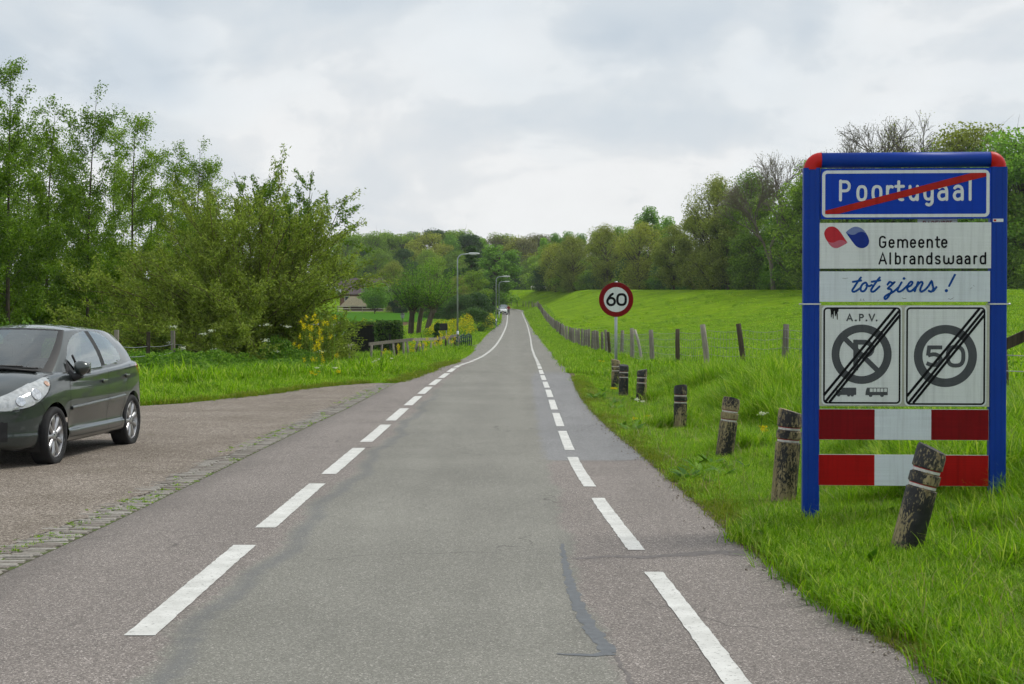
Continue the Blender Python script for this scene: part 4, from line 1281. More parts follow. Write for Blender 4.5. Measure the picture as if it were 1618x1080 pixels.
M['chrome'] = plain('bright_trim', (.55, .57, .58), .18, .9, vary=.04)
M['seat'] = plain('seat_cloth', (.035, .036, .040), .95, vary=.2, scale=12)
M['lens'] = plain('lamp_lens', (.50, .52, .52), .12, .35, vary=.25, scale=18, coat=1.0)
M['lampin'] = plain('lamp_bowl', (.62, .64, .66), .15, .8, vary=.3, scale=25)
M['indic'] = plain('indicator_bulb', (.48, .30, .22), .3, 0, vary=.1)
M['tail'] = plain('tail_lamp', (.40, .012, .012), .15, 0, vary=.1, coat=1.0)
M['floor'] = plain('underbody', (.02, .02, .02), .9)

SX = np.array([.80,.77,.70,.58,.42,.2,0,-.25,-.5,-.9,-1.3,-1.8,-2.2,-2.54,-2.8,-2.98,-3.12,-3.2,-3.24])
SW = np.array([.22,.42,.58,.70,.775,.825,.845,.855,.86,.865,.868,.868,.866,.86,.84,.80,.70,.56,.36])
SE = np.array([.63,.67,.725,.775,.83,.895,.935,.965,.97,.965,.965,.985,1.0,1.02,1.03,1.02,.98,.93,.88])
SF = np.array([.80,.82,.84,.86,.87,.88,.89,.90,.915,.92,.925,.93,.93,.92,.91,.90,.88,.85,.80])
SC_ = np.array([.67,.715,.785,.85,.915,.985,1.02,1.04,1.03,.98,.98,.98,.98,1.0,1.02,1.02,.985,.94,.89])
SZ = np.array([.45,.47,.50,.53,.56,.59,.60,.61,.62,.62,.62,.62,.62,.62,.62,.60,.58,.55,.52])
RB = [(.02,0,1.03),(-.02,.38,1.02),(-.16,.64,.99),(-.33,.755,.955),(-.8,.79,.94),(-1.6,.80,.955),(-2.2,.795,.985),(-2.7,.765,1.01),(-2.95,.69,1.01),(-3.08,.40,1.0),(-3.1,0,1.0)]
RT = [(-.93,0,1.455),(-.95,.30,1.45),(-1.02,.50,1.435),(-1.12,.555,1.425),(-1.35,.58,1.43),(-1.75,.585,1.43),(-2.2,.57,1.415),(-2.62,.535,1.375),(-2.83,.48,1.355),(-2.92,.25,1.355),(-2.93,0,1.36)]
W_FRONT = [(-.50,.985),(-.64,1.12),(-.84,1.255),(-1.04,1.34),(-1.26,1.392),(-1.48,1.412),(-1.545,1.411),(-1.575,1.20),(-1.60,1.0),(-1.2,.99)]
W_REAR = [(-1.68,1.412),(-1.92,1.402),(-2.10,1.37),(-2.24,1.30),(-2.34,1.18),(-2.37,1.10),(-2.33,1.06),(-2.1,1.035),(-1.725,1.008)]
W_PILLAR = [(-1.545,1.411),(-1.68,1.412),(-1.725,1.008),(-1.60,1.0)]
HEAD = [(.00,.945),(.12,.925),(.30,.885),(.48,.83),(.64,.77),(.76,.71),(.79,.62),(.66,.615),(.46,.655),(.28,.725),(.12,.82)]
TAIL = [(-2.74,.985),(-2.90,1.015),(-3.10,.985),(-3.19,.84),(-3.14,.72),(-3.02,.70),(-2.93,.78),(-2.86,.90)]

def split_mesh(P, faces, lab, mats, parent):
    out = {}
    for name, (code, mat) in mats.items():
        f = faces[np.isin(lab, code)]
        if not len(f): continue
        u, inv = np.unique(f, return_inverse=True)
        out[name] = link(name.split('|')[0], mesh_np(name.split('|')[0], P[u], inv.reshape(f.shape), mat, True), parent)
    return out

def build_car(name, paint, step, label, detail=True):
    root = empty(name); tag(root, label, 'car')
    # ---- lower body: stations along the length, half sections, mirrored
    K = []
    for x, w, e, fr, c, zw in zip(SX, SW, SE, SF, SC_, SZ):
        mid = -2.35 < x < -.3
        zb = .20 + (.03 if x > .6 else 0) + (.06 if x < -2.9 else 0)
        K.append([(x, .86*w, zb), (x, .965*w, zb+.035), (x, w*1.0, .33), (x, w*(.965 if mid else .995), .395), (x, w, zw), (x, w*.985, .5*(zw+e)+.05), (x, w*fr, e), (x, w*.52, e+(c-e)*.75), (x, 0, c)])
    K = np.array(K)
    nu = int(4.04/step); nv = int(1.75/step)
    # parameter spaced by x so that cells are even
    ts = np.interp(np.linspace(.80, -3.24, nu), SX[::-1], np.arange(len(SX))[::-1])
    tv = np.linspace(0, 8, nv)
    A = cr(K.reshape(len(SX), -1), ts).reshape(nu, 9, 3)
    P = np.stack([cr(A[i], tv) for i in range(nu)])
    half = P.reshape(-1, 3).copy()
    ii = np.arange(nu-1)[:, None]*nv+np.arange(nv-1)[None, :]
    F = np.stack([ii, ii+1, ii+1+nv, ii+nv], -1).reshape(-1, 4)
    C = half[F].mean(1)
    lab = np.zeros(len(F), int)
    for cxw in (0.0, -2.54):
        lab[((C[:, 0]-cxw)**2+(C[:, 2]-.315)**2 < .358**2) & (C[:, 1] > .35) & (C[:, 2] < .75)] = -1
    lab[(lab == 0) & in_poly(C[:, 0], C[:, 2], HEAD) & (C[:, 1] > .30)] = 1
    lab[(lab == 0) & in_poly(C[:, 0], C[:, 2], TAIL) & (C[:, 1] > .30)] = 2
    lab[(lab == 0) & (C[:, 0] > .60) & (C[:, 2] > .30) & (C[:, 2] < .50) & (C[:, 1] < .60)] = 3
    lab[(lab == 0) & (C[:, 2] < .262) & (C[:, 0] > -2.9)] = 4
    # snap boundaries
    def bverts(code):
        a = np.unique(F[lab == code]); b = np.unique(F[lab != code]); return np.intersect1d(a, b)
    for cxw in (0.0, -2.54):
        bv = bverts(-1); q = half[bv]; dx, dz = q[:, 0]-cxw, q[:, 2]-.315; r_ = np.hypot(dx, dz); m = (np.abs(r_-.358) < .04) & (q[:, 1] > .35)
        half[bv[m], 0] = cxw+dx[m]/r_[m]*.358; half[bv[m], 2] = .315+dz[m]/r_[m]*.358
    snap_poly(half, bverts(1), HEAD); snap_poly(half, bverts(2), TAIL)
    n0 = len(half)
    mir = half*np.array([1, -1, 1])
    full = np.vstack([half, mir]); FF = np.vstack([F, F[:, ::-1]+n0]); LL = np.concatenate([lab, lab])
    side = np.concatenate([np.zeros(len(F), int), np.ones(len(F), int)])
    L2 = LL*10+side
    parts = split_mesh(full, FF, L2, {'body': ([0, 1], paint), 'headlight': ([10], M['lens']), 'headlight|b': ([11], M['lens']), 'tail_light': ([20], M['tail']), 'tail_light|b': ([21], M['tail']),
                                       'front_intake': ([30, 31], M['trim']), 'sill_skirt': ([40, 41], paint)}, root)
    body = parts['body']
    # ---- cabin
    mph = int(8.0/step); mt = int(.56/step)+2; mr = int(.6/step)+2
    tp = np.linspace(0, 10, mph)
    base = cr(RB, tp); top = cr(RT, tp)
    T = np.linspace(0, 1, mt)
    cen = np.array([-1.5, 0, 0])
    rows = []
    for t in T:
        p = base*(1-t)+top*t
        o = p-cen; o[:, 2] = 0; o[:, 0] *= .25; o /= np.maximum(np.linalg.norm(o, axis=1, keepdims=True), 1e-6)
        rows.append(p+o*.030*math.sin(math.pi*t))
    zc = lambda x: np.interp(x, [-2.93,-2.7,-2.2,-1.6,-1.3,-.93], [1.365,1.43,1.478,1.497,1.488,1.457])
    for k in range(1, mr):
        r_ = k/(mr-1)
        p = top.copy(); p[:, 1] *= (1-r_); p[:, 2] = top[:, 2]+(zc(top[:, 0])-top[:, 2])*(1-(1-r_)**2.2); rows.append(p)
    Pg = np.stack(rows); nr = len(rows); G_ = Pg.reshape(-1, 3).copy()
    ii = np.arange(nr-1)[:, None]*mph+np.arange(mph-1)[None, :]
    Fg = np.stack([ii, ii+mph, ii+mph+1, ii+1], -1).reshape(-1, 4)
    row = np.repeat(np.arange(nr-1), mph-1); phi = np.tile((tp[:-1]+tp[1:])/2, nr-1); tt = (row+.5)/(mt-1)
    Cg = G_[Fg].mean(1); lg = np.zeros(len(Fg), int)
    wall = row < mt-1
    lg[wall & (phi < 1.92) & (tt > .07) & (tt < .95)] = 1
    lg[wall & (phi < 2.50) & (tt < .985) & (lg == 0)] = 5
    lg[wall & (phi > 8.55) & (tt > .10) & (tt < .90)] = 2
    sd = wall & (phi > 2.6) & (phi < 8)
    lg[sd & in_poly(Cg[:, 0], Cg[:, 2], W_FRONT)] = 3
    lg[sd & in_poly(Cg[:, 0], Cg[:, 2], W_REAR)] = 4
    lg[sd & in_poly(Cg[:, 0], Cg[:, 2], W_PILLAR) & (lg == 0)] = 6
    def bg_(code):
        a = np.unique(Fg[lg == code]); b = np.unique(Fg[lg != code]); return np.intersect1d(a, b)
    for code, poly in ((3, W_FRONT), (4, W_REAR)): snap_poly(G_, bg_(code), poly)
    n0 = len(G_); fullg = np.vstack([G_, G_*np.array([1, -1, 1])]); FG = np.vstack([Fg, Fg[:, ::-1]+n0]); LG = np.concatenate([lg, lg])*10+np.concatenate([np.zeros(len(Fg), int), np.ones(len(Fg), int)])
    split_mesh(fullg, FG, LG, {'roof': ([0, 1], paint), 'windscreen': ([10, 11], M['glass_front']), 'rear_window': ([20, 21], M['glass_side']), 'window': ([30], M['glass_side']), 'window|b': ([31], M['glass_side']),
                               'window|c': ([40], M['glass_side']), 'window|d': ([41], M['glass_side']), 'screen_surround': ([50, 51], M['trim']), 'pillar_trim': ([60], M['trim']), 'pillar_trim|b': ([61], M['trim'])}, root)
    # ---- wheels
    R_ = .312
    def wheel(x, s):
        w = empty('wheel', (x, s*.755, R_)); w.parent = root
        if s < 0: w.rotation_euler = (0, 0, math.pi)
        # outer face towards +y
        MB().lathe([(.235,-.085),(.27,-.102),(.300,-.098),(.312,-.075),(.312,.075),(.300,.098),(.27,.102),(.238,.092),(.228,.08)], 40, 'y', cap=False).build('tyre', M['rubber'], w)
        MB().lathe([(.232,.094),(.236,.088),(.228,.078),(.222,.02),(.20,-.07)], 40, 'y', cap=False).build('rim', M['rim'], w)
        MB().lathe([(.215,-.02),(.05,-.01)], 24, 'y', cap=True).build('rim_inside', M['rimdark'], w)
        mb = MB(); ns = 9
        for k in range(ns):
            a = 2*math.pi*k/ns; ca, sa = math.cos(a), math.sin(a)
            pr = [(.045,.020,.070),(.10,.019,.076),(.16,.027,.080),(.215,.036,.078),(.228,.040,.070)]
            vs = []
            for r_, hw, y in pr:
                for q, yy in ((-hw, y-.018), (-hw*.55, y), (hw*.55, y), (hw, y-.018)):
                    vs.append((r_*ca-q*sa, yy, r_*sa+q*ca))
            fs = []
            for i in range(4):
                for j in range(3): fs.append((i*4+j, (i+1)*4+j, (i+1)*4+j+1, i*4+j+1))
            mb.add(vs, fs, True)
        mb.build('spokes', M['rim'], w)
        mb = MB(); mb.lathe([(.062,.05),(.062,.068),(.052,.078),(.0,.080)], 20, 'y', cap=False)
        mb.build('hub', M['rim'], w)
        mb = MB()
        for k in range(4):
            a = 2*math.pi*k/4+.4; mb.lathe([(.009,.06),(.009,.084)], 8, 'y', c=(.042*math.cos(a), 0, .042*math.sin(a)))
        mb.build('wheel_bolts', M['trim'], w)
    for x in (0.0, -2.54):
        for s in (1, -1):
            wheel(x, s)
            mb = MB(); n = 24; vs = []
            for y in (.38, .80):
                for k in range(n+1):
                    a = math.pi*k/n*1.26-.13*math.pi; vs.append((x+.372*math.cos(a), s*y, .315+.372*math.sin(a)))
            mb.add(vs, [(k, k+1, n+2+k, n+1+k) for k in range(n)], True)
            mb.f.append(tuple(range(n+1))); mb.sm.append(False)
            mb.build('wheel_well', M['trim'], root)
    mb = MB(); mb.box((-1.25, 0, .23), (3.3, 1.05, .05)); mb.box((-1.27, 0, .25), (1.75, 1.5, .05)); mb.build('underbody', M['floor'], root)
    if not detail: return root
    # ---- interior
    mb = MB(); mb.box((-.55, 0, .86), (.55, 1.36, .16)); mb.build('dashboard', M['trim'], root, .05)
    def seat(x, y, rear=False):
        w = .5 if not rear else 1.2
        mb = MB(); mb.box((x+.22, y, .52), (.5, w, .16)); mb.box((x-.08, y, .80), (.14, w, .56), Matrix.Rotation(-.2, 3, 'Y'))
        o = mb.build('seat', M['seat'], root, .05)
        for yy in ([y] if not rear else [-.38, .38]):
            m2 = MB(); m2.box((x-.16, yy, 1.17), (.10, .26, .19)); m2.build('headrest', M['seat'], o, .045)
    seat(-1.35, .37); seat(-1.35, -.37); seat(-2.25, 0, True)
    mb = MB(); pts = []
    for k in range(25):
        a = 2*math.pi*k/24; pts.append((-.78+.07*math.sin(a), .37+.185*math.cos(a), .93+.17*math.sin(a)))
    mb.tube(pts, .016, 6, False); mb.tube([(-.78, .37, .93), (-.6, .37, .86)], .03, 6); mb.tube([(-.78, .2, .93), (-.78, .54, .93)], .014, 5)
    mb.build('steering_wheel', M['trim'], root)
    mb = MB(); mb.box((-1.02, 0, 1.34), (.05, .24, .07)); mb.build('rear_view_mirror', M['trim'], root, .02)
    # ---- seams, mouldings, handles: laid on the body surface
    NN = np.zeros((nu, nv, 3)); du = np.gradient(P, axis=0); dv = np.gradient(P, axis=1); NN = np.cross(dv, du); NN /= np.maximum(np.linalg.norm(NN, axis=2, keepdims=True), 1e-9)
    flat = P.reshape(-1, 3); nf = NN.reshape(-1, 3)
    if nf[(np.abs(flat[:, 0]+1.3) < .2) & (np.abs(flat[:, 2]-.6) < .1)][:, 1].mean() < 0: nf = -nf
    vmask = np.tile(tv < 6.6, nu)
    sel = np.where(vmask)[0]; kx = flat[sel][:, [0, 2]]
    def surf(x, z):
        i = np.argsort((kx[:, 0]-x)**2+(kx[:, 1]-z)**2)[:6]; w = 1/(1e-5+(kx[i, 0]-x)**2+(kx[i, 1]-z)**2); w /= w.sum()
        y = (flat[sel[i]][:, 1]*w).sum(); n = (nf[sel[i]]*w[:, None]).sum(0)
        return Vector((x, y, z)), Vector(n).normalized()
    def ribbon(nm, pts, width, off, mat, parent, both=True, thick=0.0):
        pts = open_smooth(pts, 6)
        fr = [surf(x, z) for x, z in pts]
        for s in ((1, -1) if both else (1,)):
            vs = []; fs = []
            for i, (p, n) in enumerate(fr):
                a = fr[max(i-1, 0)][0]; b = fr[min(i+1, len(fr)-1)][0]; t = (b-a).normalized(); u = n.cross(t).normalized()
                sec = [p-u*width/2+n*(off if not thick else -.004), p-u*width*.32+n*(off+thick), p+u*width*.32+n*(off+thick), p+u*width/2+n*(off if not thick else -.004)]
                vs += [(q.x, q.y*s, q.z) for q in sec]
            for i in range(len(fr)-1):
                for j in range(3): fs.append((i*4+j, i*4+j+1, (i+1)*4+j+1, (i+1)*4+j))
            mb = MB(); mb.add(vs, fs, True); mb.build(nm, mat, parent)
    S = 'door_seam'
    ribbon(S, [(-.44,.925),(-.41,.82),(-.385,.62),(-.37,.42),(-.40,.275)], .008, .0025, M['trim'], body)
    ribbon(S, [(-1.655,.965),(-1.63,.82),(-1.60,.55),(-1.61,.275)], .008, .0025, M['trim'], body)
    ribbon(S, [(-2.50,1.01),(-2.44,.92),(-2.33,.80),(-2.24,.68),(-2.18,.52),(-2.12,.38),(-2.08,.285)], .008, .0025, M['trim'], body)
    ribbon(S, [(-.40,.272),(-.8,.270),(-1.3,.270),(-1.8,.272),(-2.08,.282)], .007, .0025, M['trim'], body)
    ribbon('bumper_seam', [(.33,.70),(.28,.64),(.26,.58),(.30,.52)], .008, .0025, M['trim'], body)
    ribbon('bonnet_seam', [(-.18,.965),(-.05,.955),(.02,.945)], .008, .003, M['trim'], body)
    ribbon('side_moulding', [(-.43,.585),(-.8,.592),(-1.2,.603),(-1.59,.612)], .045, .004, paint, body, thick=.014)
    ribbon('side_moulding', [(-1.615,.613),(-1.85,.620),(-2.20,.632)], .045, .004, paint, body, thick=.014)
    ribbon('bright_strip', [(-.43,.598),(-.8,.605),(-1.2,.616),(-1.59,.625)], .016, .016, M['chrome'], body)
    ribbon('bright_strip', [(-1.615,.626),(-1.85,.633),(-2.20,.645)], .016, .016, M['chrome'], body)
    for hx, hz in ((-1.46, .835), (-2.30, .865)):
        p, n = surf(hx, hz)
        for s in (1, -1):
            mb = MB(); mb.lathe([(.055, -.004), (.052, .003), (.0, .004)], 16, 'y', cap=False, c=(0, 0, 0))
            o = mb.build('handle_recess', M['trim'], body, loc=(p.x, p.y*s, p.z)); o.scale = (1.0, s*1.0, .62)
            m2 = MB(); m2.box((0, 0, 0), (.15, .022, .024)); m2.build('handle', paint, body, .008, loc=(p.x, (p.y+.018)*s, p.z+.008))
            m3 = MB(); m3.box((0, 0, 0), (.15, .004, .007)); m3.build('handle_strip', M['chrome'], body, loc=(p.x, (p.y+.031)*s, p.z+.012))
    # quarter-light bars and window rubber
    for s in (1, -1):
        mb = MB(); mb.tube([(-.80, s*.800, .985), (-.745, s*.782, 1.08), (-.70, s*.765, 1.155)], .013, 6); mb.build('quarter_light_bar', M['trim'], root)
    # mirrors
    for s in (1, -1):
        mr_ = empty('door_mirror', (-.56, s*.90, 1.0)); mr_.parent = root
        bm = bmesh.new(); bmesh.ops.create_uvsphere(bm, u_segments=20, v_segments=14, radius=1)
        for v in bm.verts:
            x, y, z = v.co; x = x*.105 if x > 0 else max(x, -.35)*.105
            v.co = Vector((x*.9, y*(.088+.015*z), z*.082*(1-.12*y*s)))
        me = bpy.data.meshes.new('mirror_shell'); bm.to_mesh(me); bm.free(); me.materials.append(paint); me.polygons.foreach_set('use_smooth', [True]*len(me.polygons))
        link('mirror_shell', me, mr_, (.02, s*.035, .02))
        mb = MB(); mb.box((-.024, s*.035, .02), (.008, .17, .13)); mb.build('mirror_glass', M['chrome'], mr_, .02)
        mb = MB(); mb.tube([(.03, s*.03, -.05), (.02, s*-.05, -.085), (.03, s*-.12, -.05)], [.045, .045, .06], 10); mb.build('mirror_foot', M['trim'], mr_)
        mb = MB(); mb.add([(-.02, s*.005-s*.10, -.035), (.10, s*-.135, -.06), (-.16, s*-.115, -.03), (-.01, s*-.155, .10)], [(0, 1, 3), (0, 3, 2), (0, 2, 1)]); mb.build('mirror_sail', M['trim'], mr_)
    # lamp bowls and indicator inside the lens
    for s, hl in ((1, parts['headlight']), (-1, parts['headlight|b'])):
        for hx, hz, r_, mt_, nm in ((.58, .71, .056, 'lampin', 'lamp_bowl'), (.37, .775, .070, 'lampin', 'lamp_bowl'), (.13, .875, .036, 'indic', 'indicator')):
            p, n = surf(hx, hz); n = Vector((n.x, n.y*s, n.z)); p = Vector((p.x, p.y*s, p.z))
            mb = MB(); mb.lathe([(r_, .001), (r_*.96, .006), (r_*.80, .004), (r_*.45, .002), (.0, .003)], 22, cap=False)
            o = mb.build(nm, M[mt_], hl, loc=p+n*.002); o.rotation_euler = n.to_track_quat('Z', 'Y').to_euler()
    ribbon('lamp_edge', [(.00,.945),(.12,.82),(.28,.725),(.46,.655),(.66,.617)], .010, .003, M['trim'], body)
    # wipers, cowl, aerial
    mb = MB(); mb.tube([(.02, -.62, 1.02), (-.05, -.1, 1.06), (-.07, .45, 1.05)], .012, 5); mb.tube([(.03, 0, 1.045), (-.06, .50, 1.03), (-.12, .60, 1.03)], .010, 5); mb.build('wipers', M['trim'], root)
    mb = MB(); mb.tube([(-.06, -.60, 1.0), (.03, -.3, 1.03), (.05, 0, 1.035), (.03, .3, 1.03), (-.06, .60, 1.0)], .03, 6, flat=.5); mb.build('cowl', M['trim'], root)
    return root

car = build_car('parked_car', M['paint_dark'], .022, 'dark green-grey five-door hatchback parked on the gravel lay-by')
fang = math.atan2(-2.55, -.197)
car.location = (-5.71, 16.76, -.012); car.rotation_euler = (0, 0, fang)

wc = build_car('parked_car', M['paint_white'], .07, 'white car parked on the cycle strip near the bend', False)
X, d = -1.55, 262; wc.location = (X, d, float(zr(d))); wc.rotation_euler = (0, 0, R(-90+2))
sc_ = build_car('parked_car', M['paint_silver'], .07, 'silver car standing right behind the white car', False)
X, d = -1.45, 276; sc_.location = (X, d, float(zr(d))+.01); sc_.rotation_euler = (0, 0, R(-90+1))
dc = build_car('parked_car', M['paint_silver'], .07, 'silver car whose roof shows above the black shed', False)
X, d = xat(548, 113), 113; dc.location = (X, d, float(zg(X, d))); dc.rotation_euler = (0, 0, R(15))

# ------------------------------------------------------------------ cyclist far down the road
bx, bd = xat(803.5, 252), 252; bz = float(zr(bd))
bike = empty('bicycle', (bx, bd, bz), R(-90)); tag(bike, 'black bicycle ridden towards the viewer beside the white car', 'bicycle')
for wx in (-.52, .52):
    mb = MB(); pts = [(wx+.33*math.cos(a), 0, .35+.33*math.sin(a)) for a in np.linspace(0, 2*math.pi, 25)]
    mb.tube(pts, .02, 6, False)
    for k in range(8): a = math.pi*k/4; mb.tube([(wx, 0, .35), (wx+.32*math.cos(a), 0, .35+.32*math.sin(a))], .004, 3, False, False)
    mb.build('wheel', M['rubber'], bike)
mb = MB()
for a, b in (((-.52,0,.35),(-.12,0,.32)),((-.12,0,.32),(-.25,0,.88)),((-.12,0,.32),(.36,0,.85)),((-.23,0,.80),(.36,0,.88)),((-.52,0,.35),(-.22,0,.76)),((.52,0,.35),(.36,0,.95))): mb.tube([a, b], .02, 6)
mb.build('frame', M['blackp'], bike)
mb = MB(); mb.box((-.26, 0, .92), (.26, .15, .06)); mb.build('saddle', M['trim'], bike, .02)
mb = MB(); mb.tube([(.28, -.28, 1.05), (.38, -.15, 1.07), (.38, .15, 1.07), (.28, .28, 1.05)], .015, 6); mb.build('handlebar', M['chrome'], bike)
for s in (-1, 1):
    mb = MB(); mb.box((-.12+.1*s, s*.12, .32-.13*s), (.09, .10, .025)); mb.build('pedal', M['trim'], bike)

def rider():
    J = {'pel':(-.24,0,1.0),'sp':(-.16,0,1.25),'ch':(-.04,0,1.46),'nk':(.02,0,1.58),'hd':(.06,0,1.68),'tp':(.06,0,1.80),
         'sl':(-.02,.19,1.47),'el':(.13,.26,1.24),'wl':(.28,.27,1.09),'hl':(.31,.26,1.07),'sr':(-.02,-.19,1.47),'er':(.13,-.26,1.24),'wr':(.28,-.27,1.09),'hr':(.31,-.26,1.07),
         'kl':(.12,.12,.72),'al':(-.04,.12,.26),'tl':(.10,.12,.22),'kr':(.14,-.12,.95),'ar':(-.24,-.12,.53),'tr':(-.10,-.12,.47),'pl':(-.22,.10,.97),'pr':(-.22,-.10,.97)}
    Rd = {'pel':.15,'sp':.14,'ch':.16,'nk':.055,'hd':.095,'tp':.08,'sl':.065,'el':.048,'wl':.034,'hl':.04,'sr':.065,'er':.048,'wr':.034,'hr':.04,'kl':.065,'al':.042,'tl':.04,'kr':.065,'ar':.042,'tr':.04,'pl':.095,'pr':.095}
    ed = [('pel','sp'),('sp','ch'),('ch','nk'),('nk','hd'),('hd','tp'),('ch','sl'),('sl','el'),('el','wl'),('wl','hl'),('ch','sr'),('sr','er'),('er','wr'),('wr','hr'),('pel','pl'),('pl','kl'),('kl','al'),('al','tl'),('pel','pr'),('pr','kr'),('kr','ar'),('ar','tr')]
    ks = list(J); me = bpy.data.meshes.new('body'); me.from_pydata([J[k] for k in ks], [(ks.index(a), ks.index(b)) for a, b in ed], [])
    o = link('person', me, None, (bx, bd, bz), (0, 0, R(-90)))
    sk = o.modifiers.new('skin', 'SKIN')
    sv = me.skin_vertices[0].data if me.skin_vertices else None
    if sv:
        for k, v in zip(ks, sv): v.radius = (Rd[k], Rd[k])
        sv[0].use_root = True
    su_ = o.modifiers.new('sub', 'SUBSURF'); su_.levels = 1; su_.render_levels = 2
    t = NT('rider_clothes')
    sp = t.n('ShaderNodeSeparateXYZ'); t.l(t.obj, sp.inputs[0])
    z = t.math('DIVIDE', sp.outputs[2], 2.0)
    col = t.ramp(z, [(0, (.02, .02, .03)), (.50, (.30, .045, .04)), (.78, (.42, .25, .17)), (.86, (.38, .34, .05))], 'CONSTANT')
    me.materials.append(t.done(t.bsdf(col, .8)))
    tag(o, 'cyclist in red top and dark trousers riding towards the viewer', 'person')
rider()
# ------------------------------------------------------------------ plants: building blocks
def tubes_np(segs, sides=5):
    """segs: (n,8) p0 p1 r0 r1 -> verts, quads"""
    s = np.asarray(segs, float)
    p0, p1, r0, r1 = s[:, :3], s[:, 3:6], s[:, 6], s[:, 7]
    t = p1-p0; t /= np.maximum(np.linalg.norm(t, axis=1, keepdims=True), 1e-9)
    ref = np.where(np.abs(t[:, 2:3]) < .9, np.array([[0, 0, 1.0]]), np.array([[1.0, 0, 0]]))
    u = np.cross(t, ref); u /= np.linalg.norm(u, axis=1, keepdims=True); w = np.cross(t, u)
    a = 2*np.pi*np.arange(sides)/sides
    dirs = u[:, None, :]*np.cos(a)[None, :, None] + w[:, None, :]*np.sin(a)[None, :, None]
    v = np.concatenate([p0[:, None, :]+dirs*r0[:, None, None], p1[:, None, :]+dirs*r1[:, None, None]], 1)
    n = len(s); b = (np.arange(n)*2*sides)[:, None]
    k = np.arange(sides)[None, :]; k2 = (k+1) % sides
    f = np.stack([b+k, b+k2, b+sides+k2, b+sides+k], -1).reshape(-1, 4)
    return v.reshape(-1, 3), f

def leaves_np(c, ln, wd, g, up=.3, droop=0.0, axis=None):
    """rhombic leaves at centres c"""
    n = len(c)
    a = g.normal(size=(n, 3)); a[:, 2] = a[:, 2]*(1-up) - droop
    if axis is not None: a = a*.55 + axis
    a /= np.linalg.norm(a, axis=1, keepdims=True)
    b = g.normal(size=(n, 3)); b -= a*(b*a).sum(1, keepdims=True); b /= np.linalg.norm(b, axis=1, keepdims=True)
    L = (ln*g.uniform(.65, 1.3, n))[:, None]; W = (wd*g.uniform(.65, 1.3, n))[:, None]
    nrm = np.cross(a, b)
    v = np.stack([c-a*L/2, c+b*W/2+nrm*W*.12, c+a*L/2, c-b*W/2+nrm*W*.12], 1).reshape(-1, 3)
    f = (np.arange(n)*4)[:, None] + np.arange(4)[None, :]
    return v, f

def path_segs(pts, r0, r1):
    pts = np.asarray(pts, float); n = len(pts)-1
    r = np.linspace(r0, r1, n+1)
    return np.hstack([pts[:-1], pts[1:], r[:-1, None], r[1:, None]])

def bez(a, b, c, n):
    t = np.linspace(0, 1, n+1)[:, None]
    return (1-t)**2*a + 2*t*(1-t)*b + t*t*c

def crown_tree(seed, H, Rad, base, nclump, nleaf, leaf, bark, lmat, lean=0.0, flat=.75, top=.55, sig=.16, aspect=.75, prof='round', twig=5):
    """trunk with limbs that reach leaf clumps inside an uneven envelope"""
    g = np.random.default_rng(seed)
    segs = []
    top_p = np.array([g.normal()*.04*H + lean*H, g.normal()*.03*H, H*.88])
    mid = np.array([g.normal()*.03*H, g.normal()*.03*H, H*.45])
    tr = bez(np.zeros(3), mid, top_p, 8)
    segs.append(path_segs(tr, H*.020, H*.004))
    tz = tr[:, 2]
    cs = []
    ph = g.uniform(0, 6.28, 6)
    while len(cs) < nclump:
        u = g.uniform(0, 1)
        if prof == 'round': r_ = Rad*max(math.sin(math.pi*min(u*.86+.10, 1)), 0)**.6
        elif prof == 'cone': r_ = Rad*(1-u)**.8*(.55+.45*min(u*6, 1))
        elif prof == 'tall': r_ = Rad*max(math.sin(math.pi*min(u*.80+.17, 1)), 0)**.5
        else: r_ = Rad*(.45+.75*u)*(1-u**6)
        az = g.uniform(0, 6.283)
        r_ *= 1 + .17*math.sin(2*az+ph[0]+u*4) + .13*math.sin(3*az+ph[1]-u*6) + .10*math.sin(5*u*3+ph[2]+az)
        q = r_*math.sqrt(g.uniform(.10, 1.0))
        z = H*(base+(1-base)*u)
        ax = np.array([np.interp(z, tz, tr[:, 0]), np.interp(z, tz, tr[:, 1])])
        cs.append((ax[0]+q*math.cos(az), ax[1]+q*math.sin(az), z, q))
    cs = np.array(cs)
    lv = []; lax = []
    per = nleaf//nclump
    for c in cs:
        z0 = max(H*.08, c[2]-c[3]*g.uniform(.5, 1.1)-H*.05)
        z0 = min(z0, H*.85)
        s = np.array([np.interp(z0, tz, tr[:, 0]), np.interp(z0, tz, tr[:, 1]), z0])
        m = (s+c[:3])/2 + np.array([0, 0, -.10*c[3]+.05*H*g.normal()*.4])
        pp = bez(s, m, c[:3], 4)
        rr = H*.0075*g.uniform(.6, 1.2)
        segs.append(path_segs(pp, rr, rr*.25))
        sg = Rad*sig*g.uniform(.7, 1.35)
        for k in range(twig):
            e = c[:3] + g.normal(size=3)*sg*np.array([1.1, 1.1, .9])
            segs.append(path_segs(bez(pp[-2], c[:3], e, 2), rr*.28, rr*.08))
        n_ = int(per*g.uniform(.6, 1.4))
        q = g.normal(size=(n_, 3))
        q *= np.minimum(1.0, 1.75/np.linalg.norm(q, axis=1, keepdims=True))*.95
        lv.append(c[:3] + q*sg*np.array([1.15, 1.15, flat]))
    tv, tf = tubes_np(np.vstack(segs), 5)
    lvv, lf_ = leaves_np(np.vstack(lv), leaf, leaf*aspect, g)
    return (mesh_np('trunk', tv, tf, bark, True), mesh_np('crown', lvv, lf_, lmat))

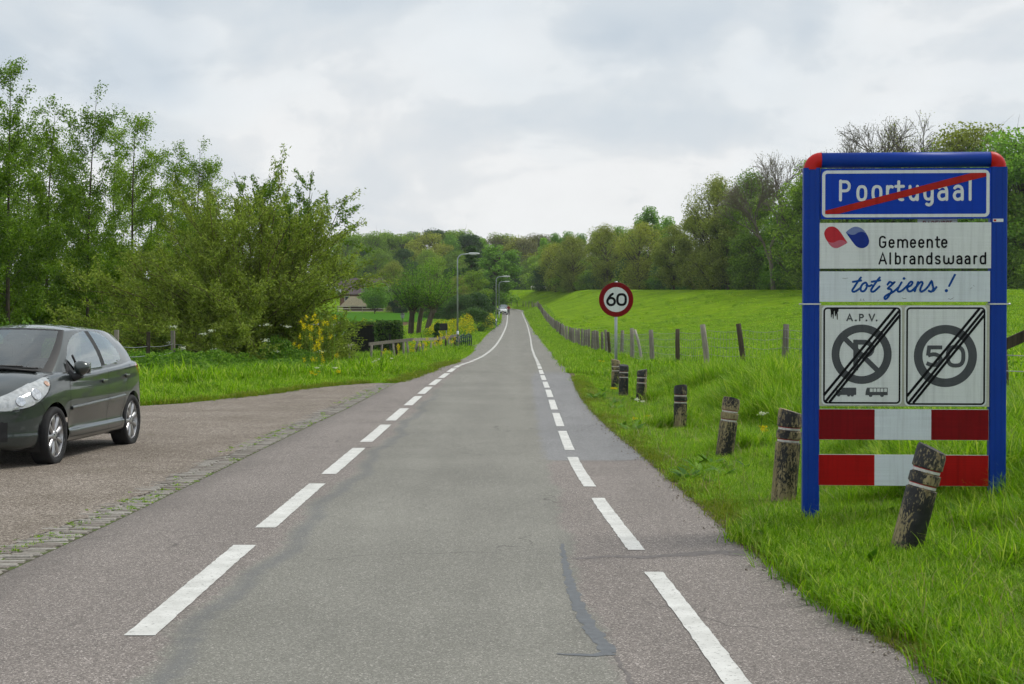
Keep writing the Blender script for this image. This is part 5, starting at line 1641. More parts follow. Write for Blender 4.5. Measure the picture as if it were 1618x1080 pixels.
def recursive_bare(seed, H, lmat, nleaf=2500, spread=.62):
    """nearly leafless tree: forking limbs and fine twigs, a few budding leaves"""
    g = np.random.default_rng(seed); segs = []; tips = []
    def grow(p, dr, ln, r_, lev):
        n = 3; pts = [p]
        for i in range(n):
            dr = dr + g.normal(size=3)*.13 + np.array([0, 0, .06]); dr /= np.linalg.norm(dr)
            pts.append(pts[-1]+dr*ln/n)
        segs.append(path_segs(pts, r_, r_*.62))
        if lev >= 6:
            tips.append(pts[-1]); tips.append(pts[-2]); return
        k = 3 if lev < 1 else int(g.integers(3, 5))
        for i in range(k):
            a = g.normal(size=3); a -= dr*np.dot(a, dr); a /= np.linalg.norm(a)
            nd = dr*g.uniform(.7, 1.0) + a*spread*g.uniform(.6, 1.15); nd[2] = max(nd[2], -.1); nd /= np.linalg.norm(nd)
            grow(pts[-1] if i < 2 else pts[-2], nd, ln*g.uniform(.62, .82), r_*.60, lev+1)
    grow(np.zeros(3), np.array([0, 0, 1.0]), H*.30, H*.020, 0)
    s = np.vstack(segs); z = s[:, 5].max(); s[:, :6] *= H/z
    s[:, 6:] = np.maximum(s[:, 6:], .020)
    t = np.array(tips)*H/z
    tv, tf = tubes_np(s, 4)
    c = t[g.integers(0, len(t), nleaf)] + g.normal(size=(nleaf, 3))*.35
    lv, lf_ = leaves_np(c, .16, .10, g)
    return (mesh_np('trunk', tv, tf, M['twig'], True), mesh_np('crown', lv, lf_, lmat))

def place_tree(name, meshes, X, d, label, group=None, sc=1.0, rz=None, scz=None, z=None, lmat=None, cat='tree'):
    root = empty(name, (X, d, (float(zg(X, d)) if z is None else z) - .1), random.uniform(0, 6.28) if rz is None else rz)
    root.scale = (sc, sc, sc if scz is None else scz)
    tag(root, label, cat, group)
    link('trunk', meshes[0], root)
    c = link('crown', meshes[1], root)
    if lmat is not None:
        c.material_slots[0].link = 'OBJECT'; c.material_slots[0].material = M[lmat]
    return root

# ------------------------------------------------------------------ the big willow on the verge
def willow(seed):
    g = np.random.default_rng(seed); segs = []; lv = []; ax = []
    stems = 170
    for i in range(stems):
        az = g.uniform(0, 6.283); el = math.asin(.06+.93*g.uniform(0, 1)**1.05) if i > 8 else R(g.uniform(60, 86))
        ca = math.cos(az)
        a_ = 5.9 if ca < 0 else 3.1 + 1.8*float(smooth(R(18), R(42), el))
        dome = 1/math.sqrt((math.cos(el)*ca/a_)**2 + (math.cos(el)*math.sin(az)/4.2)**2 + (math.sin(el)/6.15)**2)
        if ca > 0: dome *= 1 + .14*ca*smooth(R(40), R(70), el)
        ln = dome*(g.uniform(.86, 1.0) if i % 5 else g.uniform(.6, .86))
        out = np.array([ca, math.sin(az), 0.0])
        p0 = np.array([g.normal()*.28, g.normal()*.28, 0.05])
        e = p0 + out*math.cos(el)*ln + np.array([0, 0, math.sin(el)*ln])
        m = p0 + out*math.cos(el)*ln*.40 + np.array([0, 0, math.sin(el)*ln*.52 + .16*ln])
        pp = bez(p0, m, e, 9); pp[1:] += g.normal(size=(9, 3))*.05
        r0 = g.uniform(.022, .042)
        segs.append(path_segs(pp, r0, .006))
        nb = int(g.integers(11, 17))
        for j in range(nb):
            t = g.uniform(.15, 1.0); k = min(int(t*9), 8); q = pp[k] + (pp[k+1]-pp[k])*(t*9-k)
            dr = pp[k+1]-pp[k]; dr /= np.linalg.norm(dr)
            a = g.normal(size=3); a[2] = abs(a[2])*.6; a /= np.linalg.norm(a)
            nd = dr*.75+a*.7+np.array([0, 0, .15]); nd /= np.linalg.norm(nd)
            bl = g.uniform(.5, 1.5)*(1.1-.35*t)
            en = q+nd*bl; en2 = (q+en)/2 + g.normal(size=3)*.08
            bp = bez(q, en2, en, 3); segs.append(path_segs(bp, .009, .0035))
            nl = int(bl*92)
            tt = g.uniform(.05, 1.08, nl)[:, None]
            c = q + (en-q)*tt + g.normal(size=(nl, 3))*.075
            lv.append(c); ax.append(np.repeat(nd[None, :]*.5, nl, 0))
        nl = 34
        tt = g.uniform(.4, 1.02, nl); kk = np.clip((tt*9).astype(int), 0, 8)
        c = pp[kk] + (pp[kk+1]-pp[kk])*(tt*9-kk)[:, None] + g.normal(size=(nl, 3))*.06
        lv.append(c); ax.append(np.repeat((e-m)[None, :]/ln, nl, 0))
    tv, tf = tubes_np(np.vstack(segs), 5)
    v, f = leaves_np(np.vstack(lv), .125, .043, g, .2, 0, np.vstack(ax))
    return mesh_np('trunk', tv, tf, M['bark_willow'], True), mesh_np('crown', v, f, M['leaf_willow'])
wl = willow(21)
place_tree('willow', wl, xat(385, 50.5), 50.5, 'big bushy olive-green willow with many stems fanning from the verge', rz=0.0, cat='tree')

# a second, greener willow rising behind it on its road side
def willow_green():
    g = np.random.default_rng(5); segs = []; lv = []; ax = []
    for i in range(28):
        az = g.uniform(0, 6.283); pol = R(g.uniform(4, 46)); ln = g.uniform(5.8, 7.9)
        out = np.array([math.cos(az), math.sin(az), 0])
        p0 = g.normal(size=3)*.2; p0[2] = 0
        e = p0 + out*math.sin(pol)*ln + np.array([0, 0, math.cos(pol)*ln]); m = p0 + out*math.sin(pol)*ln*.3 + np.array([0, 0, ln*.55])
        pp = bez(p0, m, e, 9); segs.append(path_segs(pp, .05, .008))
        for j in range(17):
            t = g.uniform(.22, 1.0); k = min(int(t*9), 8); q = pp[k]
            a = g.normal(size=3); a /= np.linalg.norm(a); nd = (pp[k+1]-pp[k])/np.linalg.norm(pp[k+1]-pp[k])*.7 + a*.8; nd /= np.linalg.norm(nd)
            bl = g.uniform(.5, 1.35); en = q+nd*bl
            segs.append(path_segs(bez(q, (q+en)/2+g.normal(size=3)*.06, en, 3), .011, .004))
            nl = int(bl*105); tt = g.uniform(.1, 1.05, nl)[:, None]
            lv.append(q+(en-q)*tt+g.normal(size=(nl, 3))*.06); ax.append(np.repeat(nd[None, :]*.6, nl, 0))
    tv, tf = tubes_np(np.vstack(segs), 5)
    v, f = leaves_np(np.vstack(lv), .135, .050, g, .2, 0, np.vstack(ax))
    return mesh_np('trunk', tv, tf, M['bark'], True), mesh_np('crown', v, f, M['leaf_alder'])
wg = willow_green()
place_tree('willow', wg, xat(455, 55), 55, 'taller green willow rising behind the olive willow on its road side', rz=.3, sc=.93)
place_tree('willow', wg, xat(520, 82), 82, 'low dark green willow bush behind the end of the rail fence', rz=2.3, sc=.40)

# slender alders behind the parked car
def alder(seed, H, dens=1.0):
    g = np.random.default_rng(seed); segs = []; lv = []
    tr = bez(np.zeros(3), np.array([g.normal()*.25, g.normal()*.25, H*.5]), np.array([g.normal()*.35, g.normal()*.3, H]), 12)
    segs.append(path_segs(tr, H*.0085, .006))
    nb = int(74*dens)
    for i in range(nb):
        u = .03+.955*g.uniform(0, 1)**1.15; k = min(int(u*12), 11); q = tr[k]+(tr[k+1]-tr[k])*(u*12-k)
        az = g.uniform(0, 6.283); ln = (.45+2.3*(1-u)**.75*(.4+.6*min(u*5, 1)))*g.uniform(.7, 1.25); el = R(g.uniform(18, 52) + 18*u)
        nd = np.array([math.cos(az)*math.cos(el), math.sin(az)*math.cos(el), math.sin(el)])
        e = q+nd*ln; m = q+nd*ln*.5+np.array([0, 0, -.06*ln])+g.normal(size=3)*.05
        pp = bez(q, m, e, 5); segs.append(path_segs(pp, .004+.009*(1-u), .003))
        ns = int(3+ln*3.2)
        for j in range(ns):
            t = g.uniform(.2, 1.0); kk = min(int(t*5), 4); s = pp[kk]+(pp[kk+1]-pp[kk])*(t*5-kk)
            a = g.normal(size=3); a /= np.linalg.norm(a); en = s+(nd*.5+a*.8)*g.uniform(.2, .55)*(1.15-.5*u)
            segs.append(path_segs([s, en], .0045, .002))
            nl = int(g.uniform(58, 100)*(1.12-.86*u)); tt = g.uniform(.05, 1.15, nl)[:, None]
            lv.append(s+(en-s)*tt+g.normal(size=(nl, 3))*.10)
    tv, tf = tubes_np(np.vstack(segs), 4)
    v, f = leaves_np(np.vstack(lv), .078, .060, g, .2)
    return mesh_np('trunk', tv, tf, M['bark'], True), mesh_np('crown', v, f, M['leaf_alder'])
al = [alder(41, 10.0), alder(42, 10.0, 1.1), alder(43, 10.0, .95)]
def topz(py, d): return HC + (YH-py)/FPX*d
for i, (px, d, top, lab, lm) in enumerate((
    (12, 57, 106, 'tallest thin-topped alder at the picture edge above the parked car', None),
    (78, 62, 172, 'alder just beside the tallest thin-topped alder', None),
    (140, 60, 150, 'second tallest alder with a feathery open tip', None),
    (216, 63, 186, 'alder with a forked tip between the feathery alder and the willow', None),
    (268, 66, 238, 'shorter alder directly behind the olive willow', None),
    (310, 69, 232, 'slim pointed alder above the middle of the olive willow', None),
    (-45, 56, 140, 'alder cut by the picture edge behind the parked car', None),
    (-100, 60, 120, 'alder outside the picture edge behind the parked car', None),
    (45, 70, 190, 'rear alder half hidden between the two front alders', 'leaf_mid'),
    (180, 72, 205, 'rear alder half hidden behind the feathery alder', 'leaf_mid'),
    (345, 74, 262, 'rear alder showing over the willow towards the road', 'leaf_mid'),
    (105, 76, 215, 'rear alder filling the gap beside the feathery alder', None),
    (245, 78, 240, 'rear alder filling the gap left of the slim pointed alder', None),
    (-10, 76, 190, 'rear alder at the picture edge behind the tallest alder', None))):
    X = xat(px, d); z = float(zg(X, d))
    place_tree('alder', al[i % 3], X, d, lab, 'alders behind the lay-by', sc=(topz(top, d)-z)/10.0, lmat=lm)

# leafy undergrowth below the willow and the alders: nobody could count the plants
def leaf_mass(name, boxes, n, ln, wd, mat, label, seed, cat=None):
    """leaves heaped as low mounds: boxes (X, d, rx, rd, h)"""
    g = np.random.default_rng(seed); out = []
    ar = np.array([b[2]*b[3]*(.4+b[4]) for b in boxes]); ar = ar/ar.sum()
    for b, a in zip(boxes, ar):
        k = int(n*a)
        th = g.uniform(0, 6.283, k); rr = np.sqrt(g.uniform(0, 1, k))
        X = b[0]+b[2]*rr*np.cos(th); D = b[1]+b[3]*rr*np.sin(th)
        lump = .72+.28*np.sin(X*2.3+D*1.1)*np.sin(D*1.9-X)
        hh = b[4]*np.sqrt(np.maximum(1-rr**2*.9, 0))*lump
        z = hh*g.uniform(.05, 1.0, k)**.6
        out.append(np.stack([X, D, zg(X, D)+z], 1))
    v, f = leaves_np(np.vstack(out), ln, wd, g, .2)
    return tag(link(name, mesh_np(name, v, f, mat)), label, kind='stuff')
leaf_mass('undergrowth', [(xat(40,52),52,4.5,2.5,1.9),(xat(140,50),50,3.5,2.2,1.7),(xat(230,50),50,3.0,2.0,1.6),(xat(-60,50),50,4,2.5,2.0),(xat(320,52),52,3.2,2.0,1.5),(xat(300,62),62,6,3,2.6),(xat(120,66),66,8,3,3.0),(xat(400,62),62,3.5,3,2.2),(xat(-20,64),64,6,4,3.2)],
          78000, .12, .085, M['leaf_bush'], 'dense dark green undergrowth below the willow and the alders', 8)
leaf_mass('nettles', [(xat(255,43),43,1.6,1.1,.85),(xat(310,45),45,1.5,1.2,.9),(xat(352,46.5),46.5,1.3,1,.75),(xat(395,47.5),47.5,1.5,1,.6),(xat(445,48),48,1.2,1.0,1.2),(xat(465,47.5),47.5,.8,.7,.9),(xat(200,41),41,1.5,1.2,.8),(xat(290,40.5),40.5,1.2,.9,.5),(xat(350,42.5),42.5,1.3,.9,.5),(xat(410,44),44,1.3,.9,.5),(xat(460,44.5),44.5,1.0,.8,.6),(xat(250,37.5),37.5,.9,.7,.4)],
          42000, .085, .06, M['leaf_bush'], 'rank green weeds round the wire fence and the willow foot', 9)

# flowers
def umbels(name, spots, label, seed, mat, stemmat, n_each=7, h=(.6, 1.1), head=.10, fl=40, fs=.022, spread=.35, vflat=.35):
    g = np.random.default_rng(seed); segs = []; c = []
    for X, d in spots:
        for k in range(n_each):
            x, y = X+g.normal()*spread, d+g.normal()*spread; z = float(zg(x, y)); hh = g.uniform(*h)
            e = np.array([x+g.normal()*.08, y+g.normal()*.08, z+hh]); segs.append(path_segs([(x, y, z), e], .006, .004))
            q = g.normal(size=(fl, 3))*np.array([head, head, head*vflat]); c.append(e+q)
    tv, tf = tubes_np(np.vstack(segs), 4); v, f = leaves_np(np.vstack(c), fs*1.8, fs*1.4, g, .6)
    me = mesh_np(name, np.vstack([tv, v]), np.vstack([tf, f+len(tv)]), stemmat)
    me.materials.append(mat)
    mi = np.zeros(len(me.polygons), np.int32); mi[len(tf):] = 1; me.polygons.foreach_set('material_index', mi)
    return tag(link(name, me), label, kind='stuff')
umbels('cow_parsley', [(xat(p, d), d) for p, d in ((285,44.5),(330,46),(370,47),(420,48),(470,46.5),(462,42),(270,43))], 'white umbels of cow parsley among the weeds below the willow', 3, M['petal_white'], M['leaf_bush'], 2, (.6, 1.4), .06, 26, .024, .6)
umbels('dandelion_clocks', [(xat(p, d), d) for p, d in ((518,38.5),(533,42),(552,43),(575,45),(590,46),(523,40.5),(600,48),(1043,27),(1260,20.5)) ], 'white dandelion clocks dotted over the grass verges', 4, M['petal_white'], M['leaf_bush'], 2, (.16, .30), .022, 50, .016, .45)
umbels('dandelions', [(xat(p, d), d) for p, d in ((515,37.5),(526,38),(548,40),(540,38.2),(962,33),(1040,46),(950,50),(1212,18.5),(990,23.5))], 'yellow dandelions in the grass beside the road', 5, M['yellow'], M['leaf_bush'], 2, (.12, .22), .022, 40, .016, .3)
umbels('rapeseed_plants', [(xat(p, d), d) for p, d in ((487,42),(493,42.6),(499,42.2),(508,42.8))], 'tall yellow rapeseed plants beside the end of the rail', 6, M['yellow'], M['leaf_bush'], 9, (.35, 1.6), .028, 30, .022, .22, 1.5)
umbels('rapeseed_weeds', [(xat(p, d), d) for p, d in ((632,82),(640,84),(662,88),(680,90),(688,92),(695,92),(700,94),(705,95))], 'loose yellow flowers growing through the old rail fence', 7, M['yellow'], M['leaf_bush'], 5, (.4, 1.0), .045, 26, .034, .45, 1.4)

def flower_bank(name, spots, label, seed, n=4800, fs=.08):
    g = np.random.default_rng(seed); c = []; gr = []
    for X, d, rx, rd, h in spots:
        k = n; th = g.uniform(0, 6.283, k); rr = np.sqrt(g.uniform(0, 1, k)); x = X+rx*rr*np.cos(th); y = d+rd*rr*np.sin(th)
        hh = h*np.sqrt(np.maximum(1-.8*rr**2, .05))*(.75+.25*np.sin(x*3+y*2)); u = g.uniform(0, 1, k)
        z = zg(x, y)+hh*(.25+.75*u**.5)
        p = np.stack([x, y, z], 1); m = g.uniform(0, 1, k) < (.15+.78*u)*np.clip(.70+.6*np.sin(x*5+y*1.3)+.5*np.sin(y*2.1-x*3), .25, 1)
        c.append(p[m]); gr.append(p[~m])
    v, f = leaves_np(np.vstack(c), fs, fs*.8, g, .5); v2, f2 = leaves_np(np.vstack(gr), fs*1.3, fs*.7, g, .2)
    me = mesh_np(name, np.vstack([v, v2]), np.vstack([f, f2+len(v)]), M['yellow']); me.materials.append(M['leaf_bush'])
    mi = np.zeros(len(me.polygons), np.int32); mi[len(f):] = 1; me.polygons.foreach_set('material_index', mi)
    return tag(link(name, me), label, kind='stuff')
flower_bank('rapeseed_bank', [(xat(695,122),122,1.3,2.5,1.5),(xat(707,126),126,1.3,2.5,1.7),(xat(724,132),132,1.2,3,1.8),(xat(737,142),142,1.0,3,2.0)], 'bright yellow rapeseed bank beside the first lamp post', 13)
flower_bank('rapeseed_clump', [(xat(770,165),165,.7,4,1.3),(xat(775,190),190,.6,5,1.5)], 'yellow rapeseed clump along the verge by the second lamp post', 14, 3500)
flower_bank('rapeseed_patch', [(xat(768,235),235,1.0,3,1.5)], 'small yellow patch just before the white cars', 15, 2200)

# ------------------------------------------------------------------ grass: tufts set on points
tuft_col = bpy.data.collections.new('tufts')
def tuft(seed, n, h, r_, w, curl, mat):
    g = np.random.default_rng(seed); V = []; F = []
    for i in range(n):
        x, y = g.normal(size=2)*r_; hh = h*g.uniform(.45, 1.15); az = g.uniform(0, 6.283); c = curl*g.uniform(.3, 1.3)
        dx, dy = math.cos(az), math.sin(az); sx, sy = -dy, dx; ww = w*g.uniform(.7, 1.3)
        b = len(V)
        for t, k in ((0, 1.0), (.4, .9), (.75, .6)):
            ox = c*hh*t*t; z = hh*(t-.28*c*t*t)
            V.append((x+dx*ox-sx*ww*k, y+dy*ox-sy*ww*k, z)); V.append((x+dx*ox+sx*ww*k, y+dy*ox+sy*ww*k, z))
        ox = c*hh; V.append((x+dx*ox, y+dy*ox, hh*(1-.32*c)))
        F += [(b, b+1, b+3, b+2), (b+2, b+3, b+5, b+4), (b+4, b+5, b+6)]
    me = bpy.data.meshes.new('tuft'); me.from_pydata(V, [], F); me.materials.append(mat)
    return bpy.data.objects.new('tuft', me)
def scatter(name, pts, scl, tufts, label, seed):
    g = np.random.default_rng(seed)
    col = bpy.data.collections.new(name+'_tufts')
    for i, t in enumerate(tufts): t.name = '%s_%02d' % (name, i); col.objects.link(t)
    me = bpy.data.meshes.new(name); n = len(pts)
    me.vertices.add(n); me.vertices.foreach_set('co', np.asarray(pts, np.float32).ravel())
    a = me.attributes.new('rot', 'FLOAT_VECTOR', 'POINT')
    rot = np.stack([g.normal(size=n)*.12, g.normal(size=n)*.12, g.uniform(0, 6.283, n)], 1).astype(np.float32); a.data.foreach_set('vector', rot.ravel())
    a = me.attributes.new('scl', 'FLOAT', 'POINT'); a.data.foreach_set('value', np.asarray(scl, np.float32))
    a = me.attributes.new('pick', 'INT', 'POINT'); a.data.foreach_set('value', g.integers(0, len(tufts), n).astype(np.int32))
    o = link(name, me)
    ng = bpy.data.node_groups.new(name, 'GeometryNodeTree')
    ng.interface.new_socket('Geometry', in_out='INPUT', socket_type='NodeSocketGeometry')
    ng.interface.new_socket('Geometry', in_out='OUTPUT', socket_type='NodeSocketGeometry')
    gi = ng.nodes.new('NodeGroupInput'); go = ng.nodes.new('NodeGroupOutput')
    ci = ng.nodes.new('GeometryNodeCollectionInfo'); ci.inputs['Collection'].default_value = col
    ci.inputs['Separate Children'].default_value = True; ci.inputs['Reset Children'].default_value = True
    ip = ng.nodes.new('GeometryNodeInstanceOnPoints')
    def att(nm, ty):
        k = ng.nodes.new('GeometryNodeInputNamedAttribute'); k.data_type = ty; k.inputs['Name'].default_value = nm
        return next(s for s in k.outputs if s.enabled and s.name == 'Attribute')
    ng.links.new(gi.outputs[0], ip.inputs['Points']); ng.links.new(ci.outputs[0], ip.inputs['Instance'])
    ip.inputs['Pick Instance'].default_value = True
    ng.links.new(att('pick', 'INT'), ip.inputs['Instance Index'])
    ng.links.new(att('rot', 'FLOAT_VECTOR'), ip.inputs['Rotation'])
    ng.links.new(att('scl', 'FLOAT'), ip.inputs['Scale'])
    ng.links.new(ip.outputs[0], go.inputs[0])
    md = o.modifiers.new('grass', 'NODES'); md.node_group = ng
    return tag(o, label, kind='stuff')

def region(n, x0, x1, d0, d1, g, pw=1.0):
    """points with X between curves x0(d), x1(d), denser near the camera"""
    d = d0 + (d1-d0)*g.uniform(0, 1, n)**pw
    a, b = x0(d), x1(d)
    X = a + (b-a)*g.uniform(0, 1, n)
    m = np.abs(X) < d*.36 + 1.2
    return X[m], d[m]
def lumps(X, d, s=1.0, ph=0.0):
    return .5+.25*np.sin(X*1.9*s+ph)*np.sin(d*1.3*s+ph*2)+.25*np.sin(X*.8*s-d*.6*s+ph)+.15*np.sin(d*3.1*s+X*2.3*s)
g = np.random.default_rng(77)
T_tall = [tuft(100+i, 34, .36, .055, .0042, .75, M['grass_a']) for i in range(6)]
T_short = [tuft(200+i, 40, .15, .07, .0036, .9, M['grass_a']) for i in range(5)]
T_edge = [tuft(300+i, 30, .07, .06, .0035, 1.0, M['grass_dry']) for i in range(4)]
T_far = [tuft(400+i, 46, .26, .16, .0095, .8, M['grass_a']) for i in range(5)]
T_slope = [tuft(500+i, 40, .13, .22, .014, .9, M['grass_a']) for i in range(4)]
# verge on the sign side
X, d = region(36000, lambda d: ER(d)+.12+EDGE(d), lambda d: np.minimum(XF(d)+1.5, d*.36+1.0), 5.5, 33, g, 1.25)
lm = lumps(X, d)
near_edge = np.clip((X-ER(d)-EDGE(d))/.7, 0, 1)
track = np.exp(-((d-20.5)/1.2)**2)*(X > 1.3)*(X < 3.6)          # trodden strip past the third bollard
keep = (g.uniform(0, 1, len(X)) < .30+.8*lm) & (track < .55+.3*g.uniform(0, 1, len(X)))
X, d, lm, ne, track = X[keep], d[keep], lm[keep], near_edge[keep], track[keep]
hx = np.where(d > 12.5, .30, .50) + .75*smooth(2.75, 3.9, X) + .25*smooth(19, 24, d)*smooth(2.6, 3.4, X)
s = hx*(.35+.75*ne)*(.55+.75*lm)*(1-.6*track)*g.uniform(.75, 1.3, len(X))
for bx_, bd_b in [(xat(p_, q_), q_) for p_, q_ in ((1426,9.9),(1238,13),(1144,17.6),(1075,23),(1013,30),(985,32.5))]:
    m_ = ((X-bx_+.06)/.42)**2 + ((d-bd_b+.8)/1.5)**2 < 1
    s[m_] *= .38
m_ = (X > 2.2) & (X < 4.4) & (d > 8.2) & (d < 12.2)
s[m_] *= .55
tc_ = []
for px, dd_, n_, rr_ in ((1050,23.2,50,.26),(1098,23.8,40,.26),(1185,18.2,40,.24),(1038,30,40,.3),(1650,9.2,50,.35),(1612,13.2,70,.45),(1625,10.5,60,.4),(1120,27,90,.9),(1180,25,90,.9),(1240,23,90,.8),(1255,26,90,.8)):
    q = g.normal(size=(n_, 2))*rr_*.6; tc_.append(np.stack([xat(px, dd_)+q[:, 0], dd_+q[:, 1], .95*g.uniform(.6, 1.15, n_)], 1))
tc_ = np.vstack(tc_)
X = np.concatenate([X, tc_[:, 0]]); d = np.concatenate([d, tc_[:, 1]]); s = np.concatenate([s, tc_[:, 2]])
scatter('verge_grass', np.stack([X, d, zg(X, d)-.015], 1), s, T_tall, 'tall lush grass on the verge round the signs and bollards', 1)
X, d = region(34000, lambda d: ER(d)+.03+EDGE(d), lambda d: np.minimum(XF(d)+1.5, d*.36+1.0), 5.5, 30, g, 1.3)
scatter('verge_turf', np.stack([X, d, zg(X, d)-.01], 1), g.uniform(.6, 1.25, len(X))*np.where((d > 12) & (X < 2.8), .6, 1.0), T_short, 'short turf between the tall verge grass', 2)
X, d = region(3200, lambda d: ER(d)-.03, lambda d: ER(d)+.28, 4.5, 40, g, 1.3)
scatter('verge_edge_grass', np.stack([X, d, zg(X, d)+.0], 1), g.uniform(.4, 1.2, len(X))*np.clip((X-ER(d)+.10)/.2, .35, 1), T_edge, 'thin mossy grass along the edge of the asphalt', 3)
X, d = region(26000, lambda d: ER(d)+.1, lambda d: XF(d)+1.2, 30, 150, g, 1.6)
lm = lumps(X, d, .8)*(.55+.45*smooth(.2, 2.5, X-ER(d)))
scatter('far_verge_grass', np.stack([X, d, zg(X, d)-.02], 1), (.45+.85*lm)*g.uniform(.7, 1.3, len(X))*np.where((d < 42) & (X < 2.7), .45, 1.0), T_far, 'rough grass verge running on beside the pasture fence', 4)
X, d = region(40000, lambda d: XF(d)+.3, lambda d: np.minimum(XC(d)+2, d*.36+2), 26, 150, g, 1.7)
lm = lumps(X, d, .5, 1.0)
scatter('pasture_grass', np.stack([X, d, zg(X, d)-.02], 1), (.45+.9*lm)*g.uniform(.7, 1.4, len(X))*(.8-.3*smooth(60, 150, d)), T_slope, 'short bright pasture grass on the dike slope', 5)
# dry stalks, seed heads and broad-leaved weeds that break up the verge
X, d = region(1500, lambda d: ER(d)+.1, lambda d: np.minimum(XF(d)+1.0, d*.36+1.0), 5.5, 32, g, 1.2)
M['straw'] = leaf_mat('dry_stalks', G((0.22, 0.17, 0.07), (0.34, 0.28, 0.13), (0.42, 0.38, 0.22)), .2)
scatter('dry_stalks', np.stack([X, d, zg(X, d)-.01], 1), g.uniform(.5, 1.1, len(X)), [tuft(800+i, 5, .34, .05, .0022, .9, M['straw']) for i in range(4)], 'dead straw stalks scattered through the verge grass', 11)
def rosette(seed, n, ln, wd):
    q = np.random.default_rng(seed); V = []; F = []
    for i in range(n):
        az = q.uniform(0, 6.283); el = q.uniform(.25, 1.1); L = ln*q.uniform(.6, 1.2); W = wd*q.uniform(.7, 1.2); b = len(V)
        dx, dy = math.cos(az), math.sin(az)
        for t_, k_ in ((.05, .25), (.35, 1.0), (.7, .85), (1.0, .08)):
            r_ = L*t_*math.cos(el*(1-.5*t_)); z_ = L*t_*math.sin(el)*(1-.35*t_)
            V += [(dx*r_-dy*W*k_/2, dy*r_+dx*W*k_/2, z_), (dx*r_+dy*W*k_/2, dy*r_-dx*W*k_/2, z_)]
        F += [(b, b+1, b+3, b+2), (b+2, b+3, b+5, b+4), (b+4, b+5, b+7, b+6)]
    me = bpy.data.meshes.new('rosette'); me.from_pydata(V, [], F); me.materials.append(M['leaf_bush'])
    return bpy.data.objects.new('rosette', me)
X, d = region(700, lambda d: ER(d)+.15, lambda d: np.minimum(XF(d)+.5, d*.36+1.0), 5.5, 34, g, 1.2)
m = lumps(X, d, 1.7, 3.0) > .58
X, d = X[m], d[m]
scatter('verge_weeds', np.stack([X, d, zg(X, d)], 1), g.uniform(.5, 1.2, len(X)), [rosette(900+i, 13, .20, .055) for i in range(4)], 'broad-leaved dock and plantain weeds in the verge', 12)
# verge on the car side
X, d = region(34000, lambda d: np.where(d < 36.3, -16, -14)+0*d, lambda d: np.where(d < 36.3, XG(np.minimum(d, 36.3)), EL(d))-.08, 25.6, 112, g, 1.5)
lm = lumps(X, d, .9, 2.0)
edge = np.clip((np.where(d < 36.3, XG(np.minimum(d, 36.3)), EL(d))-X)/1.1, 0, 1)
scatter('bank_grass', np.stack([X, d, zg(X, d)-.02], 1), (.30+.75*edge)*(.25+1.15*lm**1.5)*g.uniform(.5, 1.5, len(X)), T_far, 'long green grass on the bank below the willow and rail fence', 6)
X, d = region(900, lambda d: np.where(d < 36.3, XG(np.minimum(d, 36.3)), EL(d))-.25, lambda d: np.where(d < 36.3, XG(np.minimum(d, 36.3)), EL(d))+.12, 25.2, 60, g, 1.2)
scatter('bank_edge_grass', np.stack([X, d, zg(X, d)+.02], 1), g.uniform(.5, 1.5, len(X)), T_edge, 'yellowish grass fringe along the gravel lay-by', 7)
X, d = region(9000, lambda d: EL(d)-9, lambda d: EL(d)-.1, 112, 280, g, 1.2)
scatter('distant_verge_grass', np.stack([X, d, zg(X, d)-.02], 1), g.uniform(.6, 1.5, len(X))*np.where(EL(d)-X < 2.5, .45, 1.0), T_far[:0] or [tuft(600+i, 40, .26, .2, .016, .8, M['grass_a']) for i in range(4)], 'grass along the far verge by the lamp posts', 8)

X, d = region(800, lambda d: EL(d)-.40, lambda d: EL(d)+.02, 8.5, 36, g, 1.3)
m = lumps(X*6, d, 1.3) > .5
X, d = X[m], d[m]
scatter('joint_moss', np.stack([X, d, 0*X+.002], 1), g.uniform(.25, .6, len(X)), [tuft(700+i, 26, .045, .03, .004, 1.0, M['grass_a']) for i in range(3)], 'moss and grass growing in the brick joints', 9)

X, d = region(9000, lambda d: ER(d)+.1, lambda d: XF(d)+1.2, 140, 285, g, 1.0)
scatter('distant_roadside_grass', np.stack([X, d, zg(X, d)-.02], 1), g.uniform(.5, 1.1, len(X)), [tuft(620+i, 40, .24, .22, .018, .8, M['grass_a']) for i in range(4)], 'grass between the far road and the pasture fence', 14)

X, d = region(900, lambda d: XF(d)+1.0, lambda d: np.minimum(XC(d)-1, d*.36+2), 36, 200, g, 1.2)
scatter('pasture_tussocks', np.stack([X, d, zg(X, d)-.03], 1), g.uniform(.5, 1.15, len(X)), [tuft(640+i, 60, .26, .20, .012, .7, M['grass_a']) for i in range(3)], 'coarser grass tussocks dotted over the dike slope', 15)
